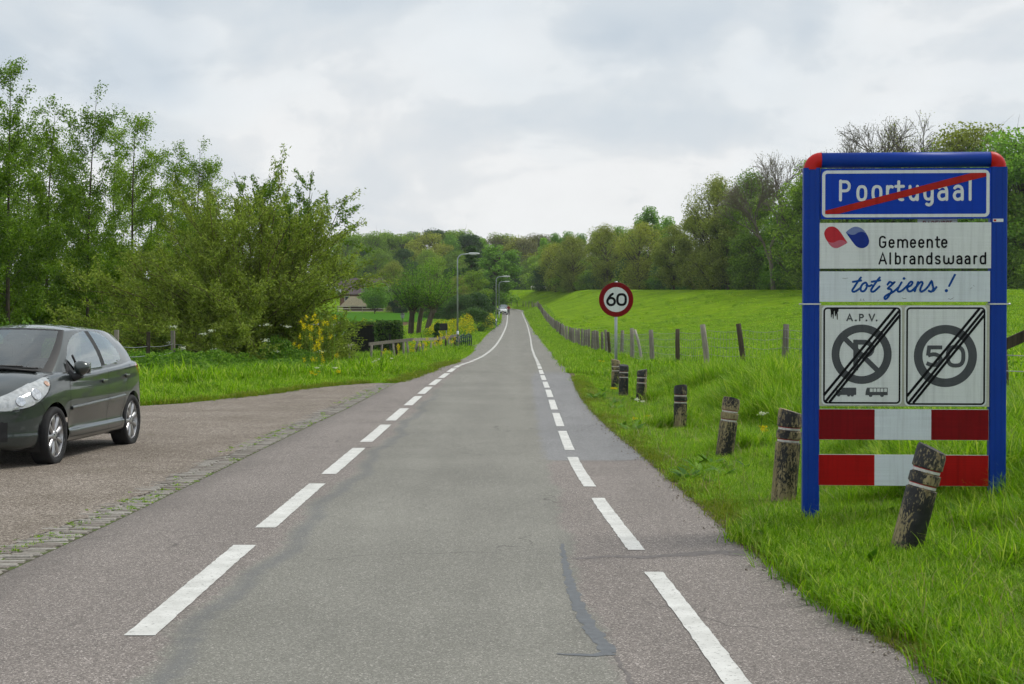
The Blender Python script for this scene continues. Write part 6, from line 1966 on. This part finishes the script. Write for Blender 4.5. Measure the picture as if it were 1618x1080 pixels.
# ------------------------------------------------------------------ woods and single trees farther off
BG = {
 'round': crown_tree(1, 18, 6.2, .10, 84, 21000, .40, M['bark'], M['leaf_mid']),
 'round2': crown_tree(2, 18, 5.4, .06, 78, 20000, .40, M['bark'], M['leaf_mid'], flat=.9),
 'tall': crown_tree(3, 20, 3.6, .08, 66, 16000, .38, M['bark'], M['leaf_fresh'], prof='tall', flat=1.2),
 'willowy': crown_tree(4, 17, 6.6, .05, 92, 22000, .36, M['bark'], M['leaf_olive'], prof='fan', flat=1.3, aspect=.5, sig=.14),
 'loose': crown_tree(5, 18, 5.6, .12, 60, 11000, .34, M['twig'], M['leaf_brown'], sig=.19, twig=9),
 'shrub': crown_tree(6, 6, 4.2, .02, 46, 9000, .30, M['bark'], M['leaf_mid'], sig=.2),
 'conifer': crown_tree(7, 17, 3.4, .05, 80, 12000, .34, M['bark'], M['leaf_dark'], prof='cone', flat=.45),
 'bare': recursive_bare(18, 20, M['leaf_brown'], 5000, .50),
 'bare2': recursive_bare(9, 20, M['leaf_olive'], 4000, .5),
}
HTS = {'round': 18, 'round2': 18, 'tall': 20, 'willowy': 17, 'loose': 18, 'shrub': 6, 'conifer': 17, 'bare': 20, 'bare2': 20}
def put(kind, px, d, top, label, group, lmat=None, wide=1.0, z=None, name=None):
    X = xat(px, d); zb = float(zg(X, d)) if z is None else z
    sc = (topz(top, d)-zb)/(HTS[kind]*.97)
    return place_tree(name or ('shrub' if kind == 'shrub' else 'tree'), BG[kind], X, d, label, group, sc=sc*wide, scz=sc, lmat=lmat, cat='shrub' if kind == 'shrub' else 'tree')
WOOD = 'trees of the wood behind the dike'
rt0 = random.Random(9)
ORD = ['first','second','third','fourth','fifth','sixth','seventh','eighth','ninth','tenth','eleventh','twelfth','thirteenth','fourteenth','fifteenth','sixteenth','seventeenth','eighteenth','nineteenth','twentieth','twenty-first','twenty-second','twenty-third','twenty-fourth','twenty-fifth']
TONE = {'leaf_mid':'mid green','leaf_dark':'dark green','leaf_olive':'olive','leaf_bush':'green','leaf_fresh':'fresh green','leaf_brown':'brownish budding'}
# the wood behind the dike, from the sign towards the bend
put('bare', 1222, 196, 246, 'large bare grey-twigged tree standing next to the blue sign', WOOD)
put('bare', 1405, 176, 190, 'leafless tree whose twigs show above the sign top bar', WOOD)
put('bare2', 1462, 168, 182, 'half bare tree showing highest above the sign top bar', WOOD)
put('loose', 1535, 160, 214, 'thinly leaved tree above the red corner of the sign', WOOD, 'leaf_olive')
put('round', 1612, 150, 222, 'leafy green tree at the picture edge beside the blue post', WOOD, 'leaf_fresh')
put('round2', 1690, 150, 215, 'leafy tree outside the picture edge beyond the blue post', WOOD, 'leaf_fresh')
put('willowy', 1128, 222, 298, 'big yellow-green willow with swept plumes in the dike wood', WOOD, None, .82)
put('willowy', 1184, 214, 290, 'olive willow between the plumed willow and the bare tree', WOOD, 'leaf_mid', .85)
put('tall', 1036, 270, 330, 'bright green pointed tree rising above the pale willows of the wood', WOOD)
put('tall', 1058, 278, 345, 'second bright green pointed tree just beside the first', WOOD)
put('willowy', 1010, 262, 362, 'pale round willow below the bright pointed trees', WOOD, 'leaf_olive', 1.1)
put('willowy', 958, 282, 366, 'pale round willow straight above the 60 sign', WOOD, 'leaf_olive', 1.1)
put('willowy', 905, 300, 381, 'pale round willow where the wood meets the road bend', WOOD, 'leaf_olive', 1.15)
put('willowy', 878, 312, 392, 'lowest pale willow at the corner of the wood', WOOD, 'leaf_olive', 1.2)
for i, (px, d, top) in enumerate(((868,350,377),(885,352,370),(903,354,368),(921,350,371),(942,346,366),(985,330,360),(1000,330,364))):
    put('tall', px, d, top, 'fresh green poplar above the pale willows, %s of the row from the bend' % ORD[i], WOOD + ', poplar row', 'leaf_fresh', 1.0)
for i, (px, d, top, k, lm) in enumerate(((1065,235,362,'round','leaf_olive'),(1095,228,350,'round2','leaf_olive'),(1150,215,335,'round','leaf_olive'),(1200,206,322,'round2','leaf_mid'),(1248,200,330,'round','leaf_bush'),(1262,192,300,'loose','leaf_mid'),
                          (1300,186,268,'round','leaf_mid'),(1345,182,262,'round2','leaf_mid'),(1390,176,258,'round','leaf_mid'),(1440,170,255,'round2','leaf_bush'),(1490,164,246,'round','leaf_mid'),(1545,158,250,'round2','leaf_bush'),(1592,152,262,'round','leaf_mid'),(1650,148,260,'round2','leaf_mid'))):
    put(k, px, d, top, '%s tree inside the dike wood, %s of its rank counted from the 60 sign' % (TONE[lm], ORD[i]), WOOD + ', filling rank', lm)
for i, (px, d, top, lm) in enumerate(((862,318,425,'leaf_dark'),(895,306,428,'leaf_mid'),(930,296,430,'leaf_mid'),(962,286,415,'leaf_dark'),(990,276,430,'leaf_mid'),(1012,270,408,'leaf_dark'),(1040,258,432,'leaf_bush'),(1066,248,410,'leaf_dark'),(1090,240,432,'leaf_bush'),(1120,232,412,'leaf_mid'),(1145,224,405,'leaf_bush'),(1172,216,420,'leaf_mid'),(1200,208,400,'leaf_mid'),(1230,200,415,'leaf_bush'),(1262,194,405,'leaf_bush'),(1300,188,395,'leaf_mid'),(1345,182,400,'leaf_dark'),(1390,176,395,'leaf_mid'),(1440,168,398,'leaf_bush'),(1490,162,390,'leaf_mid'),(1545,154,392,'leaf_bush'),(1595,148,395,'leaf_bush'),(1640,144,395,'leaf_mid'))):
    put('shrub', px, d, top, '%s shrub along the dike top, %s counted from the road bend' % (TONE[lm], ORD[i]), 'shrubs along the dike top', lm)

for i, px in enumerate(range(870, 1660, 34)):
    d = float(np.interp(px, [870, 1000, 1200, 1400, 1650], [332, 290, 222, 190, 158]))
    put('shrub', px, d, 418 - 12*math.sin(px*.13), 'shrub of the rear thicket rank on the dike, %s counted from the road bend' % ORD[i], 'rear shrubs on the dike', rt0.choice(['leaf_dark', 'leaf_mid']), 1.5)

# the trees that close the view at the end of the road
FAR = 'far trees closing the view behind the road bend'
rt = random.Random(4)
tops_ = {560:378,600:374,640:372,680:370,720:372,760:377,800:376,840:378,870:380}
for i, px in enumerate(range(548, 876, 14)):
    top = np.interp(px, list(tops_), list(tops_.values())) + rt.uniform(-3, 5)
    kd, lm = rt.choice([('round','leaf_mid'),('round2','leaf_mid'),('loose','leaf_brown'),('tall','leaf_fresh'),('round','leaf_olive'),('round2','leaf_dark'),('loose','leaf_mid')])
    put(kd, px + rt.uniform(-4, 4), rt.uniform(425, 470), top, '%s tree of the far wood skyline, %s from the farmhouse end' % (TONE[lm], ORD[i]), FAR, lm, 1.1)
for i, px in enumerate(range(560, 880, 20)):
    kd, lm = rt.choice([('round','leaf_mid'),('round2','leaf_dark'),('conifer','leaf_dark'),('round','leaf_mid'),('willowy','leaf_mid')])
    put(kd, px + rt.uniform(-5, 5), rt.uniform(375, 405), rt.uniform(396, 418), 'lower %s tree before the far wood, %s from the farmhouse end' % (TONE[lm], ORD[i]), FAR + ', lower rank', lm, 1.15)
for i, px in enumerate(range(555, 870, 22)):
    lm = rt.choice(['leaf_dark', 'leaf_mid'])
    put('shrub', px + rt.uniform(-5, 5), rt.uniform(352, 366), rt.uniform(440, 452), '%s shrub at the foot of the far wood, %s from the farmhouse end' % (TONE[lm], ORD[i]), FAR + ', shrubs', lm, 1.3)

# trees of the farmstead, nearer than the far wood
put('conifer', 745, 238, 392, 'dark pointed conifer behind the top of the first lamp post', None, 'leaf_dark', 1.1)
put('round', 746, 226, 432, 'broad green tree hanging over the verge by the second lamp post', None, 'leaf_mid', .95)
put('tall', 780, 300, 388, 'light green tree beyond the conifer at the bend', None, 'leaf_fresh', 1.7)
put('round2', 712, 232, 428, 'dark leafy tree between the pollard willows and the first lamp post', None, 'leaf_dark', 1.0)
put('loose', 722, 214, 440, 'brownish thin tree right beside the first lamp post', None, 'leaf_olive', .9)
put('round', 690, 262, 412, 'broad mid green tree behind the pollard willows', None, 'leaf_mid', 1.0)
put('willowy', 622, 288, 421, 'olive crowned tree beside the farmhouse', None, 'leaf_olive', 1.0)
put('round2', 634, 280, 446, 'dark low tree beside the farmhouse roof', None, 'leaf_dark', 1.15)
put('round', 660, 276, 450, 'dark rounded tree behind the white fence', None, 'leaf_dark', 1.1)
for i, (px, d, top) in enumerate(((690,220,472),(705,206,474),(725,204,470),(750,206,468),(752,226,470))):
    put('shrub', px, d, top, 'dark bush below the farmstead trees, %s counted towards the road' % ORD[i], 'farmstead bushes', 'leaf_dark', 1.0)
put('shrub', 748, 158, 491, 'dark clipped bush between the yellow rapeseed banks', None, 'leaf_dark', 1.3)
put('shrub', 786, 330, 466, 'green bush where the road disappears behind the trees', None, 'leaf_mid', 1.4)

# pollard willows: thick bent trunks with a head of young shoots
def pollard(seed, h, bend, rad):
    g = np.random.default_rng(seed); segs = []
    pp = bez(np.zeros(3), np.array([bend*.2, 0, h*.55]), np.array([bend, 0, h]), 6)
    segs.append(path_segs(pp, rad*1.15, rad)); segs.append(path_segs([pp[-1]-[0, 0, .15], pp[-1]+[0, 0, .12], pp[-1]+[0, 0, .3]], rad*1.3, rad*1.15))
    lv = []
    for i in range(46):
        az = g.uniform(0, 6.283); pol = R(g.uniform(2, 58)); ln = g.uniform(1.9, 4.0)
        d_ = np.array([math.cos(az)*math.sin(pol), math.sin(az)*math.sin(pol), math.cos(pol)])
        s = pp[-1]+np.array([math.cos(az), math.sin(az), 0])*rad*.7; e = s+d_*ln
        q = bez(s, s+d_*ln*.45+np.array([0, 0, .3]), e, 5); segs.append(path_segs(q, .028, .008))
        n = 80; t = g.uniform(.22, 1.05, n); kk = np.clip((t*5).astype(int), 0, 4)
        lv.append(q[kk]+(q[kk+1]-q[kk])*(t*5-kk)[:, None]+g.normal(size=(n, 3))*.22)
    v, f = tubes_np(np.vstack(segs), 7); a, b = leaves_np(np.vstack(lv), .17, .075, g)
    return mesh_np('trunk', v, f, M['bark'], True), mesh_np('crown', a, b, M['leaf_bush'])
for k, (px, d, h, bd, rd, lab) in enumerate(((649,130,2.1,.15,.22,'pollard willow with the stoutest trunk, nearest to the ivy shed'),(661,132,2.5,.35,.19,'middle pollard willow with the straight slim trunk'),(674,129,2.2,.55,.22,'pollard willow bent towards the yellow rapeseed bank'))):
    place_tree('pollard_willow', pollard(60+k, h, bd, rd), xat(px, d), d, lab, 'three pollard willows', rz=0.0)
# ball-shaped pollard beside the farmhouse
bw = crown_tree(90, 5.2, 2.3, .30, 40, 9000, .22, M['bark'], M['leaf_fresh'], sig=.22)
place_tree('pollard_willow', bw, xat(592, 268), 268, 'ball-shaped bright green pollard in front of the farmhouse roof', sc=1.0)

# ------------------------------------------------------------------ lamp posts
def lamp(px, d, top, label, rz=0.0):
    X = xat(px, d); zb = float(zg(X, d)); h = topz(top, d)-zb
    root = empty('lamp_post', (X, d, zb), rz); tag(root, label, 'lamp post', 'lamp posts along the road')
    pts = [(0, 0, -.3), (0, 0, 1.0)]; MB().tube(pts, [.085, .08], 12).build('base', M['galv'], root)
    r_ = .42
    arm = [(0, 0, .98), (0, 0, h-r_)] + [(r_-r_*math.cos(R(a)), 0, h-r_+r_*math.sin(R(a))) for a in (20, 40, 60, 75, 86)] + [(.85, 0, h+.03)]
    MB().tube(arm, [.062, .05] + [.045]*5 + [.04], 10).build('pole', M['galv'], root)
    mb = MB()
    for i, (x, w, t) in enumerate(((.78, .07, .06), (.88, .13, .10), (1.38, .15, .09), (1.58, .10, .05))):
        vs = [(x, w*math.cos(a), h+.03+t*math.sin(a)*(1 if math.sin(a) > 0 else .6)) for a in [2*math.pi*k/12 for k in range(12)]]
        mb.v += vs
    for i in range(3):
        for k in range(12): mb.f.append((i*12+k, i*12+(k+1) % 12, (i+1)*12+(k+1) % 12, (i+1)*12+k)); mb.sm.append(True)
    mb.f.append(tuple(range(12))[::-1]); mb.sm.append(False); mb.f.append(tuple(36+k for k in range(12))); mb.sm.append(False)
    lum = mb.build('luminaire', M['lampgrey'], root)
    m2 = MB(); m2.box((1.15, 0, h-.03), (.42, .19, .03)); m2.build('diffuser', M['diffuser'], lum)
M['lampgrey'] = plain('lamp_housing', (0.50, 0.52, 0.53), .45, vary=.08)
M['diffuser'] = plain('lamp_diffuser', (0.62, 0.64, 0.64), .25, vary=.05)
lamp(723, 112, 401.5, 'tallest looking grey lamp post beside the yellow rapeseed bank')
lamp(784, 178, 437, 'second grey lamp post along the road, before the white cars', R(-4))
lamp(788.5, 232, 445, 'farthest grey lamp post just above the white cars', R(-4))

# ------------------------------------------------------------------ ivy shed, car roof behind it, small posts
def leafy_box(name, mat_core, c, size, n, leaf, lmat, label, cat, seed, rz=0.0):
    root = empty(name, c, rz); tag(root, label, cat)
    mb = MB(); mb.box((0, 0, size[2]/2), (size[0]*.94, size[1]*.94, size[2]*.96)); mb.build('wall', mat_core, root)
    g = np.random.default_rng(seed); p = []
    for _ in range(n):
        f = g.integers(0, 5); u, v = g.uniform(-.5, .5, 2)
        q = {0: (u, -.5, v+.5), 1: (u, .5, v+.5), 2: (-.5, u, v+.5), 3: (.5, u, v+.5), 4: (u, v, 1.0)}[int(f)]
        p.append((q[0]*size[0], q[1]*size[1], q[2]*size[2]))
    p = np.array(p)+g.normal(size=(n, 3))*.07
    v, f = leaves_np(p, leaf, leaf*.8, g); link('ivy', mesh_np('ivy', v, f, lmat), root)
    return root
M['darkcore'] = plain('dark_boards', (0.012, 0.013, 0.011), .9, vary=.3)
X, d = xat(614, 98), 98; leafy_box('ivy_shed', M['darkcore'], (X, d, float(zg(X, d))-.1), (1.5, 2.2, 2.1), 7000, .13, M['leaf_ivy'], 'small shed overgrown with yellow-green ivy behind the rail fence', 'shed', 3, .1)
X, d = xat(575, 100), 100
sh = empty('dark_shed', (X, d, float(zg(X, d))-.1), .05); tag(sh, 'low black shed with a flat hedge-like roof behind the rail fence', 'shed')
for k in range(12):
    mb = MB(); mb.box((-1.1+k*.2, -.9, .95), (.185, .04, 1.9)); mb.build('board', M['darkcore'], sh, loc=(0, -.01*(k % 2), 0))
mb = MB(); mb.box((0, .05, .93), (2.3, 1.8, 1.86)); mb.build('wall', M['darkcore'], sh)
g = np.random.default_rng(4); p = g.uniform(-.5, .5, (5200, 3))*np.array([2.75, 2.3, .16])+np.array([0, 0, 2.02])
v, f = leaves_np(p, .12, .09, g); link('roof', mesh_np('roof', v, f, M['leaf_ivy']), sh)
# garden lantern
X, d = xat(636, 119), 119; zb = float(zg(X, d))
ln_ = empty('garden_lantern', (X, d, zb)); tag(ln_, 'black garden lantern on a thin post in front of the field', 'lantern')
hh = topz(503, d)-zb
MB().tube([(0, 0, -.2), (0, 0, hh)], .035, 8).build('post', M['blackp'], ln_)
mb = MB(); mb.lathe([(.06, hh), (.11, hh+.04), (.17, hh+.30)], 6, sm=False); mb.build('glass', plain('lantern_glass', (.30, .34, .34), .2), ln_)
mb = MB(); mb.lathe([(.21, hh+.30), (.05, hh+.42), (.015, hh+.48)], 6, sm=False); mb.build('hood', M['blackp'], ln_)
# dark posts by the drive, black board
for i, (px, d, top, lab) in enumerate(((616,96,528,'tall black post standing before the ivy shed'),(627,100,530,'left one of two short black posts beside the ivy shed'),(630.5,100,530,'right one of two short black posts beside the ivy shed'),(665.5,106,531,'single thin black post behind the old rail fence'))):
    X = xat(px, d); zb = float(zg(X, d)); h_ = topz(top, d)-zb
    rt_ = empty('marker_post', (X, d, zb)); tag(rt_, lab, 'post', 'black posts by the drive')
    w = .11 if i < 3 else .05
    mb = MB(); mb.box((0, 0, h_/2-.1), (w, w, h_+.2)); mb.build('shaft', M['blackp'], rt_, .01)
    mb = MB(); mb.box((0, 0, h_+.01), (w+.03, w+.03, .03)); mb.build('cap', M['blackp'], rt_, .008)
X, d = xat(699, 110), 110; zb = float(zg(X, d))
nb_ = empty('notice_board', (X, d, zb), .1); tag(nb_, 'small black notice board just beside the first lamp post', 'notice board')
zc = topz(516, d)-zb
for s in (-.28, .28):
    mb = MB(); mb.box((s, .03, zc/2), (.05, .05, zc+.5)); mb.build('leg', M['galv'], nb_)
mb = MB(); mb.box((0, -.02, zc), (.72, .04, .5)); mb.build('panel', M['blackp'], nb_, .01)
X, d = xat(690.5, 109), 109
place_tree('shrub', crown_tree(95, 1.0, .24, .02, 20, 1500, .09, M['bark'], M['leaf_dark'], prof='cone'), X, d, 'tiny dark pointed conifer beside the black notice board', sc=1.75, cat='shrub')

# ------------------------------------------------------------------ farmhouse, thatched barns, white fence
M['tile'] = plain('roof_tiles', (0.085, 0.062, 0.065), .8, vary=.2, scale=3)
M['brickwall'] = plain('brick_wall', (0.16, 0.075, 0.05), .85, vary=.2, scale=4)
M['white_w'] = plain('white_woodwork', (0.62, 0.63, 0.62), .6, vary=.06)
M['thatch'] = plain('thatch', (0.20, 0.18, 0.11), .95, vary=.3, scale=5, bump=.4)
M['darkred'] = plain('dark_red_boards', (0.06, 0.016, 0.014), .8, vary=.3)
M['pane'] = plain('dark_pane', (0.03, 0.035, 0.04), .15, vary=.1)
def gable(name, c, rz, L, W, he, hr, wallm, roofm, label, cat='house', hip=0.0, over=.4, wins=()):
    root = empty(name, c, rz); tag(root, label, cat)
    x, y = L/2, W/2
    mb = MB(); mb.add([(-x,-y,-.3),(x,-y,-.3),(x,y,-.3),(-x,y,-.3),(-x,-y,he),(x,-y,he),(x,y,he),(-x,y,he),(-x+hip,0,hr-.12),(x-hip,0,hr-.12)],
        [(0,1,5,4),(2,3,7,6),(1,2,6,9,5) if not hip else (1,2,6,5),(3,0,4,8,7) if not hip else (3,0,4,7)]); mb.build('wall', wallm, root)
    o = over; k = (hr-he)/y*o
    a = [(-x-o,-y-o,he-k),(x+o,-y-o,he-k),(x+o,y+o,he-k),(-x-o,y+o,he-k),(-x-o+hip*1.1,0,hr),(x+o-hip*1.1,0,hr)]
    b = [(p[0], p[1], p[2]+.14) for p in a]
    mb = MB(); mb.add(a+b, [(6,7,11,10),(8,9,10,11),(7,8,11),(9,6,10),(0,4,5,1),(2,5,4,3),(0,1,7,6),(1,2,8,7),(2,3,9,8),(3,0,6,9)] + ([(1,5,2),(3,4,0)] if hip else [])); rf_ = mb.build('roof', roofm, root)
    for wx, wz, ww, wh in wins:
        mb = MB(); mb.box((wx, -y-.02, wz), (ww, .06, wh)); f = mb.build('window', M['white_w'], root)
        mb = MB(); mb.box((wx, -y-.055, wz), (ww-.2, .02, wh-.2)); mb.build('pane', M['pane'], f)
    return root, rf_
X, d = xat(571, 330), 330; zb = float(zg(X, d))
fh, rf_ = gable('farmhouse', (X, d, zb), .12, 9.0, 8.0, 2.9, topz(438.5, d)-zb-.2, M['brickwall'], M['tile'], 'farmhouse with a steep dark roof half hidden behind the willow', wins=((-3, 1.6, 1.1, 1.4), (0, 1.6, 1.1, 1.4), (3, 1.6, 1.1, 1.4)))
mb = MB(); mb.box((-2.9, 0, topz(437, d)-zb-.3), (.55, .55, 1.5)); mb.build('chimney', M['white_w'], rf_)
mb = MB(); mb.box((4.42, -1.9, 5.5), (.08, 4.6, .22), Matrix.Rotation(.92, 3, 'X')); mb.build('barge_board', M['white_w'], rf_)
mb = MB(); mb.box((-4.9, -3.0, 3.4), (1.2, 2.2, .9)); mb.build('dormer', M['white_w'], rf_)
X, d = xat(563, 312), 312; zb = float(zg(X, d)); gable('thatched_barn', (X, d, zb), .05, 5.0, 4.4, 1.3, topz(469, d)-zb, M['darkred'], M['thatch'], 'small dark red barn under a rounded thatched roof', 'barn', hip=1.6, over=.5)
X, d = xat(588, 308), 308; zb = float(zg(X, d)); gable('thatched_shelter', (X, d, zb), -.05, 4.0, 4.0, 1.2, topz(472, d)-zb, M['darkred'], M['thatch'], 'low thatched shelter between the red barn and the ball pollard', 'barn', hip=1.5, over=.5)
X, d = xat(655, 335), 335; zb = float(zg(X, d)); gable('white_house', (X, d, zb), .1, 14, 8, 3.4, topz(444, d)-zb, M['white_w'], M['tile'], 'white walled house glimpsed through the pollard willows', wins=((-4, 1.8, 1.2, 1.5), (0, 1.8, 1.2, 1.5), (4, 1.8, 1.2, 1.5)))
wf = empty('paddock_fence', (0, 0, 0)); tag(wf, 'pale post and rail paddock fence along the far end of the crop field', 'fence')
wfx = np.arange(xat(534, 294), xat(705, 294), 2.3); zz_ = [float(zg(x, 294)) for x in wfx]
for x, z in zip(wfx, zz_):
    mb = MB(); mb.box((x, 294, z+.6), (.14, .12, 1.5)); mb.build('post', M['wood_grey'], wf)
for a, b, za, zb in zip(wfx[:-1], wfx[1:], zz_[:-1], zz_[1:]):
    for h_ in (.25, .7, 1.15):
        mb = MB(); mb.tube([(a, 293.9, za+h_), (b, 293.9, zb+h_)], .075, 4, sm=False); mb.build('rail', M['wood_pale'], wf)
# sheep resting on the crest
M['wool'] = plain('wool', (0.66, 0.64, 0.58), .95, vary=.12, scale=12, bump=.5)
M['sheepface'] = plain('sheep_face', (0.32, 0.29, 0.25), .8)
def sheep(px, d, rz, lab):
    X = xat(px, d); root = empty('sheep', (X, d, float(zg(X, d))), rz); tag(root, lab, 'sheep', 'sheep on the dike crest')
    bm = bmesh.new(); bmesh.ops.create_icosphere(bm, subdivisions=3, radius=1.0)
    for v in bm.verts:
        x, y, z = v.co; k = 1+.05*math.sin(9*x)*math.sin(11*y+3*z)
        hx = max(x-.55, 0)
        v.co = Vector((x*.55*k, y*.27*k*(1-.25*hx), .55+z*.27*k))
        if x > .78: v.co = Vector((.43+(x-.78)*1.6, y*.20, .70+z*.22+(x-.78)*.2))
    # four legs pulled out of the belly so that the body stays one surface
    me = bpy.data.meshes.new('body'); 
    for sx in (-.30, .30):
        for sy in (-.12, .12):
            r_ = bmesh.ops.create_cone(bm, segments=6, radius1=.045, radius2=.06, depth=.42, cap_ends=True)
            for v in r_['verts']: v.co += Vector((sx, sy, .21))
    bm.to_mesh(me); bm.free(); me.materials.append(M['wool']); me.polygons.foreach_set('use_smooth', [True]*len(me.polygons))
    link('body', me, root)
for i, (px, d, rz, lab) in enumerate(((842, 325, .2, 'white sheep on the dike crest, the one nearest to the bend'), (848, 322, 2.9, 'second white sheep on the dike crest, close to the first'), (855, 320, .1, 'white sheep in the middle of the small flock on the crest'), (862, 318, 3.3, 'white sheep of the crest flock nearest to the 60 sign'))):
    sheep(px, d, rz, lab)
# ------------------------------------------------------------------ the air: thin even haze round the whole scene
hz = MB(); hz.box((0, 1600, 11.5), (3600, 3700, 32.0))
haze = hz.build('haze', None)
t = NT('haze_air')
pv = t.n('ShaderNodeVolumePrincipled')
pv.inputs['Color'].default_value = (0.86, 0.91, 0.96, 1)
pv.inputs['Density'].default_value = 0.00014
pv.inputs['Anisotropy'].default_value = 0.25
t.l(pv.outputs[0], t.out.inputs['Volume'])
haze.data.materials.append(t.m)
tag(haze, 'thin pale haze in the air over the road and fields', kind='stuff')
